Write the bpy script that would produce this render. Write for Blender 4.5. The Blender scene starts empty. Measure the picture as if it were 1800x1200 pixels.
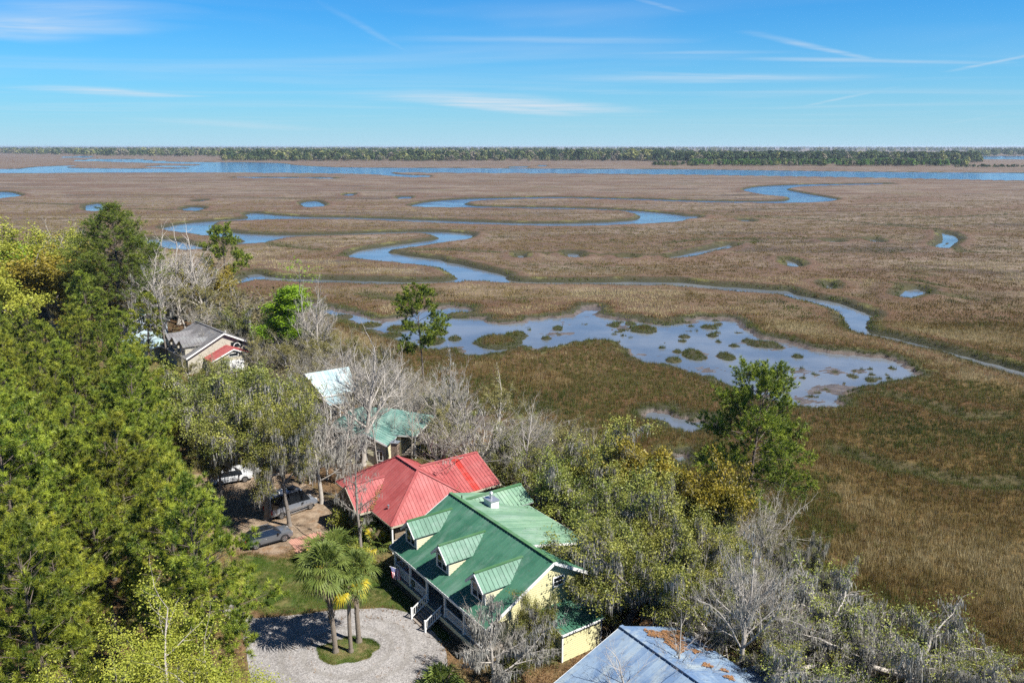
import bpy, bmesh, math, random
import numpy as np
from mathutils import Vector, Matrix

R = math.radians
scn = bpy.context.scene
COL = scn.collection

# ------------------------------------------------------------------ camera
FPX, HORIZON, CAM_Z = 1440.0, 257.0, 41.5          # focal length and horizon row of the 1800x1200 picture
PITCH = math.atan((600.0 - HORIZON) / FPX)
cam_d = bpy.data.cameras.new('camera')
cam_d.sensor_width = 36.0
cam_d.lens = FPX / 1800.0 * 36.0
cam_d.clip_start = 0.5
cam_d.clip_end = 90000.0
cam = bpy.data.objects.new('camera', cam_d)
COL.objects.link(cam)
cam.location = (0, 0, CAM_Z)
cam.rotation_euler = (math.pi / 2 - PITCH, 0, 0)
scn.camera = cam

# ------------------------------------------------------------------ light
SUN_EL = R(51.0)
SUN_AZ = R(-30.0)                                   # direction towards the sun, measured from +X
SUN_DIR = Vector((math.cos(SUN_EL) * math.cos(SUN_AZ), math.cos(SUN_EL) * math.sin(SUN_AZ), math.sin(SUN_EL)))
sun_d = bpy.data.lights.new('sun', 'SUN')
sun_d.energy = 5.0
sun_d.angle = R(0.53)
sun_d.color = (1.0, 0.955, 0.885)
sun = bpy.data.objects.new('sun', sun_d)
COL.objects.link(sun)
sun.rotation_euler = (-SUN_DIR).to_track_quat('-Z', 'Y').to_euler()

scn.view_settings.view_transform = 'Standard'
scn.view_settings.look = 'None'
scn.view_settings.exposure = 1.1
scn.view_settings.gamma = 1.0
scn.view_settings.use_curve_mapping = False
scn.render.engine = 'CYCLES'
cy = scn.cycles
cy.max_bounces = 6
cy.diffuse_bounces = 1
cy.glossy_bounces = 2
cy.transmission_bounces = 3
cy.transparent_max_bounces = 4
cy.volume_bounces = 0
cy.caustics_reflective = False
cy.caustics_refractive = False
cy.use_denoising = False
cy.use_adaptive_sampling = True
cy.adaptive_threshold = 0.015


class NT:
    """small helper round a node tree"""
    def __init__(self, tree):
        self.t = tree
        self.n = tree.nodes
        self.l = tree.links

    def add(self, kind, **kw):
        nd = self.n.new(kind)
        for k, v in kw.items():
            setattr(nd, k, v)
        return nd

    def link(self, a, b):
        self.l.new(a, b)

    def val(self, sock, x):
        if hasattr(x, 'is_output') or isinstance(x, bpy.types.NodeSocket):
            self.l.new(x, sock)
        else:
            sock.default_value = x

    def math(self, op, a, b=None, c=None, clamp=False):
        m = self.add('ShaderNodeMath', operation=op, use_clamp=clamp)
        self.val(m.inputs[0], a)
        if b is not None:
            self.val(m.inputs[1], b)
        if c is not None:
            self.val(m.inputs[2], c)
        return m.outputs[0]

    def mix(self, fac, a, b, blend='MIX'):
        m = self.add('ShaderNodeMix', data_type='RGBA', blend_type=blend)
        self.val(m.inputs[0], fac)
        self.val(m.inputs[6], a if not isinstance(a, tuple) or len(a) == 4 else (*a, 1))
        self.val(m.inputs[7], b if not isinstance(b, tuple) or len(b) == 4 else (*b, 1))
        return m.outputs[2]

    def noise(self, vec, scale, detail=3.0, rough=0.55, dist=0.0, dim='3D'):
        m = self.add('ShaderNodeTexNoise', noise_dimensions=dim)
        if vec is not None:
            self.l.new(vec, m.inputs['Vector'])
        m.inputs['Scale'].default_value = scale
        m.inputs['Detail'].default_value = detail
        m.inputs['Roughness'].default_value = rough
        m.inputs['Distortion'].default_value = dist
        return m.outputs['Fac']

    def ramp(self, fac, lo, hi):
        m = self.add('ShaderNodeMapRange', interpolation_type='SMOOTHSTEP')
        self.val(m.inputs[0], fac)
        m.inputs[1].default_value = lo
        m.inputs[2].default_value = hi
        return m.outputs[0]

    def mapping(self, vec, scale=(1, 1, 1), loc=(0, 0, 0), rot=(0, 0, 0)):
        m = self.add('ShaderNodeMapping')
        self.l.new(vec, m.inputs[0])
        m.inputs['Location'].default_value = loc
        m.inputs['Rotation'].default_value = rot
        m.inputs['Scale'].default_value = scale
        return m.outputs[0]


def ray(px, py):
    x = (px - 900.0) / FPX
    y = -(py - 600.0) / FPX
    c, s = math.cos(PITCH), math.sin(PITCH)
    return (x, c + y * s, -s + y * c)


def G(px, py, z=1.5):
    """point at height z seen at a pixel of the 1800x1200 photograph"""
    d = ray(px, py)
    t = (z - CAM_Z) / d[2]
    return (d[0] * t, d[1] * t, z)


def ZAT(px, py, Y):
    d = ray(px, py)
    return CAM_Z + d[2] * Y / d[1]


# ------------------------------------------------------------------ sky
world = bpy.data.worlds.new('World')
scn.world = world
world.use_nodes = True
W = NT(world.node_tree)
W.n.clear()
sky = W.add('ShaderNodeTexSky', sky_type='NISHITA')
sky.sun_disc = False
sky.sun_elevation = SUN_EL
sky.sun_rotation = math.pi / 2 - SUN_AZ
sky.altitude = 0.0
sky.air_density = 1.0
sky.dust_density = 0.25
sky.ozone_density = 2.6
SKY_STRENGTH = 0.15
gen = W.add('ShaderNodeTexCoord').outputs['Generated']
sep = W.add('ShaderNodeSeparateXYZ')
W.link(gen, sep.inputs[0])
zc = W.math('MAXIMUM', sep.outputs[2], 0.004)
pxs = W.math('DIVIDE', sep.outputs[0], zc)
pys = W.math('DIVIDE', sep.outputs[1], zc)
comb = W.add('ShaderNodeCombineXYZ')
W.link(pxs, comb.inputs[0])
W.link(pys, comb.inputs[1])
pl = comb.outputs[0]                                 # a flat cloud layer seen from below, at unit height


def skypt(px, py):
    d = ray(px, py)
    return d[0] / d[2], d[1] / d[2]


wob = W.noise(pl, 0.55, 2.0, 0.6)
tex_s = W.ramp(W.noise(W.mapping(pl, (0.5, 1.5, 1), (0, 0, 0), (0, 0, R(-12))), 1.0, 4.0, 0.65, 0.6), 0.25, 0.72)
cloud = None


def streak(a, b, wid, amount, soft=1.0, wobble=0.5, feather=0.25, tex=1.6):
    """one wisp of cirrus or one contrail: a band between two points of the cloud layer"""
    global cloud
    (ax, ay), (bx, by) = skypt(*a), skypt(*b)
    L = math.hypot(bx - ax, by - ay)
    ux, uy = (bx - ax) / L, (by - ay) / L
    # t along the band, from 0 to 1, and the distance across it
    t = W.math('MULTIPLY_ADD', pys, uy / L, W.math('MULTIPLY_ADD', pxs, ux / L, -(ax * ux + ay * uy) / L))
    ac = W.math('MULTIPLY_ADD', pys, ux, W.math('MULTIPLY_ADD', pxs, -uy, ax * uy - ay * ux))
    ac = W.math('MULTIPLY_ADD', wob, wobble, W.math('SUBTRACT', ac, 0.5 * wobble))
    ends = W.math('MULTIPLY', W.math('MULTIPLY', t, W.math('SUBTRACT', 1.0, t)), 4.0 * amount)
    ends = W.math('MAXIMUM', ends, 0.0)
    prof = W.ramp(W.math('ABSOLUTE', ac), wid * 1.7, 0.0)
    v = W.math('MULTIPLY', ends, prof)
    cloud = v if cloud is None else W.math('MAXIMUM', cloud, v)


streak((630, 156), (1090, 201), 1.5, 0.75, wobble=1.6)
streak((700, 168), (1020, 206), 0.9, 0.7, wobble=1.2)
streak((30, 150), (340, 172), 0.8, 0.6, wobble=1.2)
streak((260, 205), (550, 231), 2.0, 0.65, wobble=1.6)
streak((880, 138), (1580, 138), 0.7, 0.36, wobble=1.0)
streak((1060, 126), (1500, 140), 0.25, 0.35, wobble=0.4)
streak((1120, 219), (1640, 222), 0.9, 0.36, wobble=0.5)
streak((-80, 66), (220, 24), 0.6, 0.5, wobble=1.2)
streak((-60, 40), (330, 5), 0.5, 0.3, wobble=0.9)
streak((640, 70), (1260, 72), 0.3, 0.22, wobble=0.5)
streak((960, 95), (1420, 92), 0.2, 0.22, wobble=0.4)
streak((1270, 102), (1800, 112), 0.22, 0.34, wobble=0.3)
streak((1300, 53), (1560, 112), 0.09, 0.38, wobble=0.12, feather=0.4)
streak((1660, 128), (1880, 82), 0.09, 0.38, wobble=0.08, feather=0.3)
streak((1400, 190), (1590, 150), 0.13, 0.3, wobble=0.08)
streak((1640, 222), (1780, 198), 0.2, 0.26, wobble=0.08)
streak((540, -8), (740, 105), 0.05, 0.13, wobble=0.05)
streak((1110, -4), (1210, 24), 0.05, 0.28, wobble=0.05)
cloud = W.math('MULTIPLY', cloud, W.math('MULTIPLY_ADD', tex_s, 0.9, 0.45))
veil = W.noise(W.mapping(pl, (0.13, 0.26, 1), (3.1, 1.7, 0), (0, 0, R(-14))), 1.0, 3.5, 0.55, 0.9)
veil = W.math('MULTIPLY', W.ramp(veil, 0.42, 0.85), 0.27)
cloud = W.math('MAXIMUM', cloud, veil)
fade = W.ramp(sep.outputs[2], 0.0, 0.05)
cloud = W.math('MULTIPLY', cloud, fade)
# pale blue air low over the horizon, all the way round
up_z = W.math('MINIMUM', W.math('MAXIMUM', sep.outputs[2], 0.0), 1.0)
low = W.math('POWER', W.math('SUBTRACT', 1.0, up_z), 12.0)
hs = W.add('ShaderNodeHueSaturation')
hs.inputs['Saturation'].default_value = 1.15
W.link(sky.outputs[0], hs.inputs['Color'])
tcol_ = W.mix(W.ramp(up_z, 0.18, 0.75), (0.012, 0.262, 0.455, 1), (0.14, 0.19, 0.24, 1))
tintn = W.mix(1.0, hs.outputs[0], tcol_, 'MULTIPLY')
skyc = W.mix(W.math('MULTIPLY', low, 0.95), tintn, (1.52, 2.24, 2.72, 1))
skyc = W.mix(cloud, skyc, (2.15, 2.42, 2.7, 1))
world.cycles.sampling_method = 'MANUAL'
world.cycles.sample_map_resolution = 256
bg = W.add('ShaderNodeBackground')
bg.inputs[1].default_value = SKY_STRENGTH
W.link(skyc, bg.inputs[0])
wo = W.add('ShaderNodeOutputWorld')
W.link(bg.outputs[0], wo.inputs[0])


# ------------------------------------------------------------------ object helpers
def tag(o, label=None, cat=None, group=None, kind=None):
    if label:
        o['label'] = label
    if cat:
        o['category'] = cat
    if group:
        o['group'] = group
    if kind:
        o['kind'] = kind
    return o


def np_mesh(name, V, T, mat=None, smooth=False, sides=3, midx=None):
    """mesh from numpy arrays, all faces with the same number of sides"""
    me = bpy.data.meshes.new(name)
    V = np.ascontiguousarray(V, dtype=np.float32)
    T = np.ascontiguousarray(T, dtype=np.int32)
    me.vertices.add(len(V))
    me.vertices.foreach_set('co', V.ravel())
    n = len(T)
    me.loops.add(n * sides)
    me.loops.foreach_set('vertex_index', T.ravel())
    me.polygons.add(n)
    me.polygons.foreach_set('loop_start', np.arange(0, n * sides, sides, dtype=np.int32))
    if smooth:
        me.polygons.foreach_set('use_smooth', np.ones(n, dtype=bool))
    else:
        me.polygons.foreach_set('use_smooth', np.zeros(n, dtype=bool))
    for m in (mat if isinstance(mat, (list, tuple)) else [mat]):
        if m:
            me.materials.append(m)
    if midx is not None:
        me.polygons.foreach_set('material_index', np.asarray(midx, dtype=np.int32))
    me.update(calc_edges=True)
    return me


def link(name, data, parent=None, loc=None, rot=None):
    o = bpy.data.objects.new(name, data)
    COL.objects.link(o)
    if parent is not None:
        o.parent = parent
    if loc is not None:
        o.location = loc
    if rot is not None:
        o.rotation_euler = rot
    return o


def py_obj(name, verts, faces, mat, parent=None, smooth=False, loc=None):
    me = bpy.data.meshes.new(name)
    me.from_pydata([tuple(v) for v in verts], [], [tuple(f) for f in faces])
    if mat:
        me.materials.append(mat)
    if smooth:
        me.polygons.foreach_set('use_smooth', [True] * len(me.polygons))
    me.update()
    return link(name, me, parent, loc)


class MB:
    """collects boxes, bars and prisms for one mesh"""
    def __init__(self):
        self.v = []
        self.f = []

    def poly(self, pts):
        n = len(self.v)
        self.v += [tuple(p) for p in pts]
        self.f.append(tuple(range(n, n + len(pts))))

    def hull8(self, p):
        n = len(self.v)
        self.v += [tuple(q) for q in p]
        for f in ((0, 3, 2, 1), (4, 5, 6, 7), (0, 1, 5, 4), (1, 2, 6, 5), (2, 3, 7, 6), (3, 0, 4, 7)):
            self.f.append(tuple(n + i for i in f))
        return self

    def box(self, x0, x1, y0, y1, z0, z1):
        return self.hull8([(x0, y0, z0), (x1, y0, z0), (x1, y1, z0), (x0, y1, z0),
                           (x0, y0, z1), (x1, y0, z1), (x1, y1, z1), (x0, y1, z1)])

    def bar(self, a, b, w, h, up=(0, 0, 1)):
        a, b, up = Vector(a), Vector(b), Vector(up)
        d = (b - a).normalized()
        s = d.cross(up)
        if s.length < 1e-5:
            s = d.cross(Vector((1, 0, 0)))
        s.normalize()
        u = s.cross(d)
        s *= w / 2
        u *= h / 2
        return self.hull8([a - s - u, a + s - u, a + s + u, a - s + u, b - s - u, b + s - u, b + s + u, b - s + u])

    def cyl(self, a, b, r0, r1, k=8, caps=True):
        a, b = Vector(a), Vector(b)
        d = (b - a).normalized()
        s = d.cross(Vector((0, 0, 1)))
        if s.length < 1e-4:
            s = Vector((1, 0, 0))
        s.normalize()
        u = s.cross(d)
        n = len(self.v)
        for c, r in ((a, r0), (b, r1)):
            for i in range(k):
                t = 2 * math.pi * i / k
                self.v.append(tuple(c + (s * math.cos(t) + u * math.sin(t)) * r))
        for i in range(k):
            j = (i + 1) % k
            self.f.append((n + i, n + j, n + k + j, n + k + i))
        if caps:
            self.f.append(tuple(n + i for i in reversed(range(k))))
            self.f.append(tuple(n + k + i for i in range(k)))
        return self

    def extrude(self, pts, vec):
        """closed prism from a planar polygon"""
        vec = Vector(vec)
        n = len(self.v)
        k = len(pts)
        self.v += [tuple(p) for p in pts]
        self.v += [tuple(Vector(p) + vec) for p in pts]
        self.f.append(tuple(n + i for i in reversed(range(k))))
        self.f.append(tuple(n + k + i for i in range(k)))
        for i in range(k):
            j = (i + 1) % k
            self.f.append((n + i, n + j, n + k + j, n + k + i))
        return self

    def build(self, name, mat, parent=None, smooth=False, loc=None):
        return py_obj(name, self.v, self.f, mat, parent, smooth, loc)


def empty(name, loc=(0, 0, 0), rz=0.0, scale=1.0):
    o = bpy.data.objects.new(name, None)
    COL.objects.link(o)
    o.location = loc
    o.rotation_euler = (0, 0, rz)
    o.scale = (scale,) * 3 if not isinstance(scale, tuple) else scale
    o.empty_display_size = 0.5
    return o


# ------------------------------------------------------------------ material helpers
MATS = {}


def new_mat(name):
    m = bpy.data.materials.new(name)
    m.use_nodes = True
    t = NT(m.node_tree)
    t.n.clear()
    out = t.add('ShaderNodeOutputMaterial')
    MATS[name] = m
    return m, t, out


def plain(name, col, rough=0.6, metal=0.0, vary=0.12, scale=3.0, bump=0.0, spec=0.5, coat=0.0, stretch=None, objvar=0.0):
    m, t, out = new_mat(name)
    b = t.add('ShaderNodeBsdfPrincipled')
    tc = t.add('ShaderNodeTexCoord').outputs['Object']
    v = t.mapping(tc, stretch) if stretch else tc
    n = t.noise(v, scale, 5.0, 0.6)
    n2 = t.noise(v, scale * 9, 3.0, 0.6)
    f = t.math('ADD', t.math('MULTIPLY', t.math('SUBTRACT', n, 0.5), 2 * vary),
               t.math('MULTIPLY', t.math('SUBTRACT', n2, 0.5), vary))
    f = t.math('ADD', f, 1.0)
    if objvar:
        oi = t.add('ShaderNodeObjectInfo').outputs['Random']
        f = t.math('ADD', f, t.math('MULTIPLY', t.math('SUBTRACT', oi, 0.5), objvar))
    cm = t.add('ShaderNodeVectorMath', operation='SCALE')
    cm.inputs[0].default_value = col
    t.link(f, cm.inputs['Scale'])
    t.link(cm.outputs[0], b.inputs['Base Color'])
    b.inputs['Roughness'].default_value = rough
    b.inputs['Metallic'].default_value = metal
    b.inputs['Specular IOR Level'].default_value = spec
    b.inputs['Coat Weight'].default_value = coat
    if bump:
        bp = t.add('ShaderNodeBump')
        bp.inputs['Strength'].default_value = bump
        bp.inputs['Distance'].default_value = 0.03
        t.link(n2, bp.inputs['Height'])
        t.link(bp.outputs[0], b.inputs['Normal'])
    t.link(b.outputs[0], out.inputs[0])
    return m


def leaf_mat(name, c1, c2, trans=0.35, rough=0.55, objvar=0.25, scale=0.5, spec=0.3, huevar=0.0, edge=(0.34, 0.66)):
    """leaves: two tones in clumps, light passing through"""
    m, t, out = new_mat(name)
    tc = t.add('ShaderNodeTexCoord').outputs['Object']
    n = t.noise(tc, scale, 3.0, 0.6)
    n2 = t.noise(tc, scale * 14, 2.0, 0.5)
    f = t.ramp(t.math('ADD', t.math('MULTIPLY', n, 0.6), t.math('MULTIPLY', n2, 0.4)), *edge)
    col = t.mix(f, c1, c2)
    oi = t.add('ShaderNodeObjectInfo').outputs['Random']
    k = t.math('ADD', t.math('MULTIPLY', t.math('SUBTRACT', oi, 0.5), objvar), 1.0)
    hs = t.add('ShaderNodeHueSaturation')
    t.link(col, hs.inputs['Color'])
    t.link(k, hs.inputs['Value'])
    if huevar:
        h = t.math('ADD', t.math('MULTIPLY', t.math('SUBTRACT', t.math('FRACT', t.math('MULTIPLY', oi, 7.31)), 0.5), huevar), 0.5)
        t.link(h, hs.inputs['Hue'])
    b = t.add('ShaderNodeBsdfPrincipled')
    t.link(hs.outputs[0], b.inputs['Base Color'])
    b.inputs['Roughness'].default_value = rough
    b.inputs['Specular IOR Level'].default_value = spec
    tr = t.add('ShaderNodeBsdfTranslucent')
    t.link(hs.outputs[0], tr.inputs['Color'])
    mx = t.add('ShaderNodeMixShader')
    mx.inputs[0].default_value = trans
    t.link(b.outputs[0], mx.inputs[1])
    t.link(tr.outputs[0], mx.inputs[2])
    t.link(mx.outputs[0], out.inputs[0])
    return m


# ------------------------------------------------------------------ numpy noise
def vnoise(x, y, seed=0):
    xi, yi = np.floor(x).astype(np.int64), np.floor(y).astype(np.int64)
    fx, fy = x - xi, y - yi
    fx = fx * fx * (3 - 2 * fx)
    fy = fy * fy * (3 - 2 * fy)

    def h(a, b):
        n = (a * 374761393 + b * 668265263 + seed * 974711) & 0x7fffffff
        n = ((n ^ (n >> 13)) * 1274126177) & 0x7fffffff
        return ((n ^ (n >> 16)) & 0xffff) / 65535.0
    return (h(xi, yi) * (1 - fx) + h(xi + 1, yi) * fx) * (1 - fy) + (h(xi, yi + 1) * (1 - fx) + h(xi + 1, yi + 1) * fx) * fy


def fbm(x, y, seed=0, oct=4):
    s = 0.0
    a = 0.5
    for i in range(oct):
        s = s + a * vnoise(x, y, seed + i * 17)
        x, y = x * 2.03 + 11.3, y * 2.03 - 7.1
        a *= 0.5
    return s / (1 - 0.5 ** oct)


def poly_sd(X, Y, poly, reach=14.0, out=None):
    """signed distance to a polygon, positive inside, clipped to +-reach; written into out by maximum"""
    P = np.asarray(poly, dtype=np.float64)
    x0, y0 = P.min(0) - reach
    x1, y1 = P.max(0) + reach
    if out is None:
        out = np.full(X.shape, -reach)
    idx = np.nonzero((X > x0) & (X < x1) & (Y > y0) & (Y < y1))[0]
    if len(idx) == 0:
        return out
    for s in range(0, len(idx), 60000):
        ii = idx[s:s + 60000]
        x, y = X[ii], Y[ii]
        d2 = np.full(x.shape, reach * reach)
        ins = np.zeros(x.shape, dtype=bool)
        for k in range(len(P)):
            ax, ay = P[k]
            bx, by = P[(k + 1) % len(P)]
            ex, ey = bx - ax, by - ay
            L2 = ex * ex + ey * ey + 1e-12
            t = np.clip(((x - ax) * ex + (y - ay) * ey) / L2, 0, 1)
            dx, dy = x - ax - t * ex, y - ay - t * ey
            d2 = np.minimum(d2, dx * dx + dy * dy)
            if ay != by:
                c = (ay > y) != (by > y)
                ins ^= c & (x < ex * (y - ay) / (by - ay) + ax)
        d = np.sqrt(d2)
        sd = np.where(ins, d, -d)
        out[ii] = np.maximum(out[ii], sd)
    return out


def line_d(X, Y, pts, reach=10.0, out=None):
    if out is None:
        out = np.full(X.shape, reach)
    P = np.asarray(pts)
    x0, y0 = P.min(0) - reach
    x1, y1 = P.max(0) + reach
    ii = np.nonzero((X > x0) & (X < x1) & (Y > y0) & (Y < y1))[0]
    if len(ii) == 0:
        return out
    x, y = X[ii], Y[ii]
    d2 = out[ii] ** 2
    for k in range(len(P) - 1):
        ax, ay = P[k]
        ex, ey = P[k + 1] - P[k]
        t = np.clip(((x - ax) * ex + (y - ay) * ey) / (ex * ex + ey * ey + 1e-12), 0, 1)
        d2 = np.minimum(d2, (x - ax - t * ex) ** 2 + (y - ay - t * ey) ** 2)
    out[ii] = np.sqrt(d2)
    return out

# ------------------------------------------------------------------ outlines of the water, in pixels of the photograph
def r1(*p): return [(x / 3.0, 230 + y / 3.0) for x, y in p]
def r2(*p): return [(600 + x / 3.0, 230 + y / 3.0) for x, y in p]
def r3(*p): return [(1200 + x / 3.0, 230 + y / 3.0) for x, y in p]


WATER_PX = []
# the wide river
WATER_PX.append([(-500, 298), (0, 297.5), (50, 296.5), (75, 293), (105, 291.5), (140, 291.5), (112, 294.5), (150, 296), (225, 296.6), (330, 296.2),
                 (350, 294.5), (300, 294), (262, 292.8), (285, 291), (340, 291.5), (372, 288.8), (330, 287.6), (270, 286), (215, 284.5), (140, 282), (160, 280.4),
                 (215, 279.2), (242, 279.4), (262, 282), (300, 284.8), (360, 285.3), (450, 285.6), (500, 287.2), (520, 291), (600, 294.8), (800, 295.6), (1000, 297),
                 (1200, 297.6), (1400, 300.5), (1600, 303), (1800, 304), (2600, 306), (2600, 322), (1800, 318), (1600, 313.5), (1400, 310), (1200, 306.6),
                 (1000, 304.6), (780, 303.4), (680, 302.6), (700, 307), (755, 308.6), (760, 311), (720, 311.6), (660, 305.6), (500, 303.4), (250, 303.4), (0, 303.6), (-500, 304)])
WATER_PX.append([(125, 275.4), (165, 274.4), (160, 277), (128, 277)])
WATER_PX.append([(1645, 276.5), (1700, 274.6), (1900, 274.4), (2300, 274), (2300, 280), (1800, 280), (1660, 279)])
WATER_PX.append([(413, 311.0), (600, 312.6), (600, 313.6), (500, 313.0), (413, 312.2)])
WATER_PX.append([(895, 293), (928, 292.6), (926, 294.6), (896, 295)])
WATER_PX.append([(945, 290.6), (962, 290.4), (958, 292.0), (947, 292.2)])
# pool on the left and small ponds
WATER_PX.append([(-200, 336), (0, 337.3), (20, 338.3), (43, 345), (0, 351), (-200, 354)])
WATER_PX.append([(165, 360), (188, 361), (186, 369.5), (165, 369)])
WATER_PX.append([(333, 365), (357, 366), (355, 370), (333, 369.3)])
WATER_PX.append([(535, 356.5), (557, 355), (573, 362), (547, 363.5)])
WATER_PX.append([(353, 352.5), (362, 352.5), (361, 354.5), (354, 354.3)])
WATER_PX.append([(703, 346.7), (723, 346.7), (722, 349.2), (705, 349)])
WATER_PX.append([(610, 341.5), (622, 341.5), (620, 344.2), (612, 344)])
# the creek, from its far end to the pond
WATER_PX.append(r3((1100, 277), (850, 281), (600, 284), (480, 290), (380, 296), (312, 312), (345, 324), (430, 340), (500, 345), (556, 350), (568, 360), (540, 371),
                   (400, 374), (200, 372), (0, 368)) +
                r2((1600, 360), (1400, 356), (1150, 350), (1080, 350), (880, 354), (700, 357), (550, 366), (450, 376), (355, 396), (420, 402), (600, 405), (800, 408), (1000, 412),
                   (1250, 415), (1400, 420), (1500, 426), (1570, 444), (1575, 460), (1550, 472), (1400, 483), (1200, 488), (1000, 489), (800, 483), (600, 476), (400, 469),
                   (200, 463), (0, 457)) +
                r1((1600, 455), (1450, 445), (1350, 434), (1310, 435), (1335, 452), (1320, 462), (1150, 474), (1000, 486), (905, 500), (880, 514), (920, 526), (1040, 542),
                   (1130, 556), (1230, 566), (1310, 572), (1330, 580), (1260, 590), (1220, 602), (1290, 603), (1400, 592), (1500, 568), (1600, 559), (1800, 553)) +
                r2((200, 548), (400, 541), (470, 545), (525, 560), (500, 574), (400, 588), (250, 607), (100, 630), (45, 652), (60, 669), (150, 681), (300, 696), (450, 712), (530, 726), (590, 752),
                   (622, 776), (590, 790), (400, 806), (200, 804), (0, 796)) +
                r1((1600, 790), (1400, 770), (1360, 752), (1300, 764), (1256, 800), (1275, 812), (1330, 795), (1400, 786), (1600, 804), (1800, 806)) +
                r2((200, 814), (450, 812), (620, 797), (760, 799), (900, 806), (1100, 814), (1300, 811), (1500, 806), (1700, 812), (1800, 830)) +
                r3((100, 826), (300, 842), (480, 856), (600, 892), (720, 922), (790, 946), (842, 972), (868, 1020), (888, 1062), (1000, 1088), (1200, 1138), (1400, 1182)) +
                [(1700, 638), (1760, 655), (1830, 675), (2000, 720), (2000, 705), (1830, 663), (1760, 644), (1700, 627)] +
                r3((1400, 1163), (1250, 1128), (1100, 1088), (978, 1068), (950, 1030), (942, 1010), (980, 976), (965, 962), (900, 934), (800, 904), (700, 886), (600, 866), (560, 845),
                   (480, 842), (300, 828), (100, 814), (0, 800)) +
                r2((1700, 799), (1500, 797), (1250, 801), (1050, 803), (920, 797), (860, 782), (872, 766), (750, 736), (650, 710), (540, 690), (530, 680), (450, 672), (350, 660), (262, 645),
                   (225, 639), (262, 631), (350, 620), (500, 596), (650, 576), (692, 560), (692, 548), (600, 537), (470, 532), (350, 534), (200, 537), (0, 546)) +
                r1((1600, 551), (1400, 549), (1250, 540), (1130, 524), (1110, 506), (1145, 482), (1320, 474), (1450, 468), (1600, 466), (1800, 467)) +
                r2((100, 469), (300, 477), (500, 487), (700, 494), (1000, 502), (1200, 504), (1400, 499), (1600, 492), (1750, 482), (1816, 460), (1790, 445), (1700, 435), (1550, 422), (1400, 414),
                   (1250, 408), (1100, 405), (830, 402), (700, 398), (638, 386), (680, 372), (760, 366), (900, 361), (1150, 356), (1400, 362), (1600, 367), (1800, 376)) +
                r3((200, 379), (400, 382), (600, 381), (740, 372), (797, 358), (700, 341), (600, 324), (510, 306), (560, 296), (700, 289), (900, 285), (1100, 280)))
WATER_PX.append([(255, 420), (300, 421), (335, 430), (368, 438), (330, 440), (270, 432)])
# side channels and pans
WATER_PX.append(r3((-90, 672), (0, 656), (60, 640), (200, 614), (240, 600), (262, 606), (200, 622), (120, 638), (30, 664), (-60, 676)))
WATER_PX.append(r2((1188, 650), (1245, 652), (1255, 666), (1210, 668)))
WATER_PX.append(r2((1480, 668), (1530, 668), (1525, 674), (1485, 674)))
WATER_PX.append(r2((932, 660), (958, 660), (955, 671), (935, 671)))
WATER_PX.append(r3((545, 690), (565, 690), (605, 710), (560, 718)))
WATER_PX.append(r3((1148, 872), (1175, 846), (1240, 843), (1248, 860), (1200, 870), (1160, 880)))
WATER_PX.append(r3((1362, 546), (1418, 572), (1395, 588), (1350, 612), (1322, 604), (1375, 585)))
WATER_PX.append(r3((748, 582), (800, 582), (800, 589), (750, 588)))
WATER_PX.append(r3((985, 576), (1012, 578), (1008, 588), (988, 586)))
WATER_PX.append(r3((-30, 450), (98, 450), (60, 460), (-20, 468)))
WATER_PX.append(r3((305, 473), (350, 473), (345, 480), (308, 480)))
WATER_PX.append(r3((755, 822), (770, 816), (772, 834), (757, 834)))
WATER_PX.append([(870, 494.5), (1000, 498), (1100, 500), (1180, 498.5), (1240, 506), (1300, 511.5), (1370, 514), (1370, 519), (1300, 514.5), (1240, 509), (1180, 503), (1100, 502.5), (1000, 500.5), (870, 499)])
WATER_PX.append([(640, 493.5), (720, 497), (806, 494), (806, 498), (720, 500), (640, 497)])
WATER_PX.append([(440, 487), (520, 491), (640, 494), (640, 498), (520, 496), (440, 492)])
for _i, _p in enumerate(WATER_PX):
    _a = np.array(_p)
    if np.ptp(_a[:, 0]) < 40 and _a[:, 1].mean() > 330:          # small pans: the reeds round them hide their rims
        _c = _a.mean(0)
        WATER_PX[_i] = [tuple(_c + (q - _c) * np.array([1.15, 1.45])) for q in _a]
# the band of water behind the bare trees, and the shallow pond
POND_PX = [[(500, 518), (530, 526), (570, 540), (620, 552), (665, 566), (700, 560), (740, 545), (790, 538), (836, 545), (826, 552), (795, 553), (800, 560), (850, 558), (862, 569), (905, 568),
            (930, 562), (985, 558), (1010, 552), (1030, 540), (1055, 540), (1060, 549), (1040, 553), (1110, 563), (1160, 570), (1190, 566), (1250, 558), (1300, 566), (1330, 590), (1400, 606), (1440, 618),
            (1500, 622), (1590, 636), (1620, 664), (1575, 675), (1500, 688), (1478, 706), (1484, 722), (1420, 726), (1320, 700), (1235, 664), (1180, 645), (1130, 640), (1098, 622), (1092, 606),
            (1040, 603), (1000, 608), (960, 621), (910, 612), (870, 622), (850, 632), (820, 628), (805, 615), (760, 622), (700, 600), (640, 580), (580, 556), (530, 540), (498, 528)],
           [(1130, 727), (1165, 724), (1190, 734), (1240, 738), (1270, 752), (1230, 764), (1178, 762), (1168, 748), (1140, 742)],
           [(1172, 800), (1195, 800), (1216, 826), (1190, 822)]]
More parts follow.
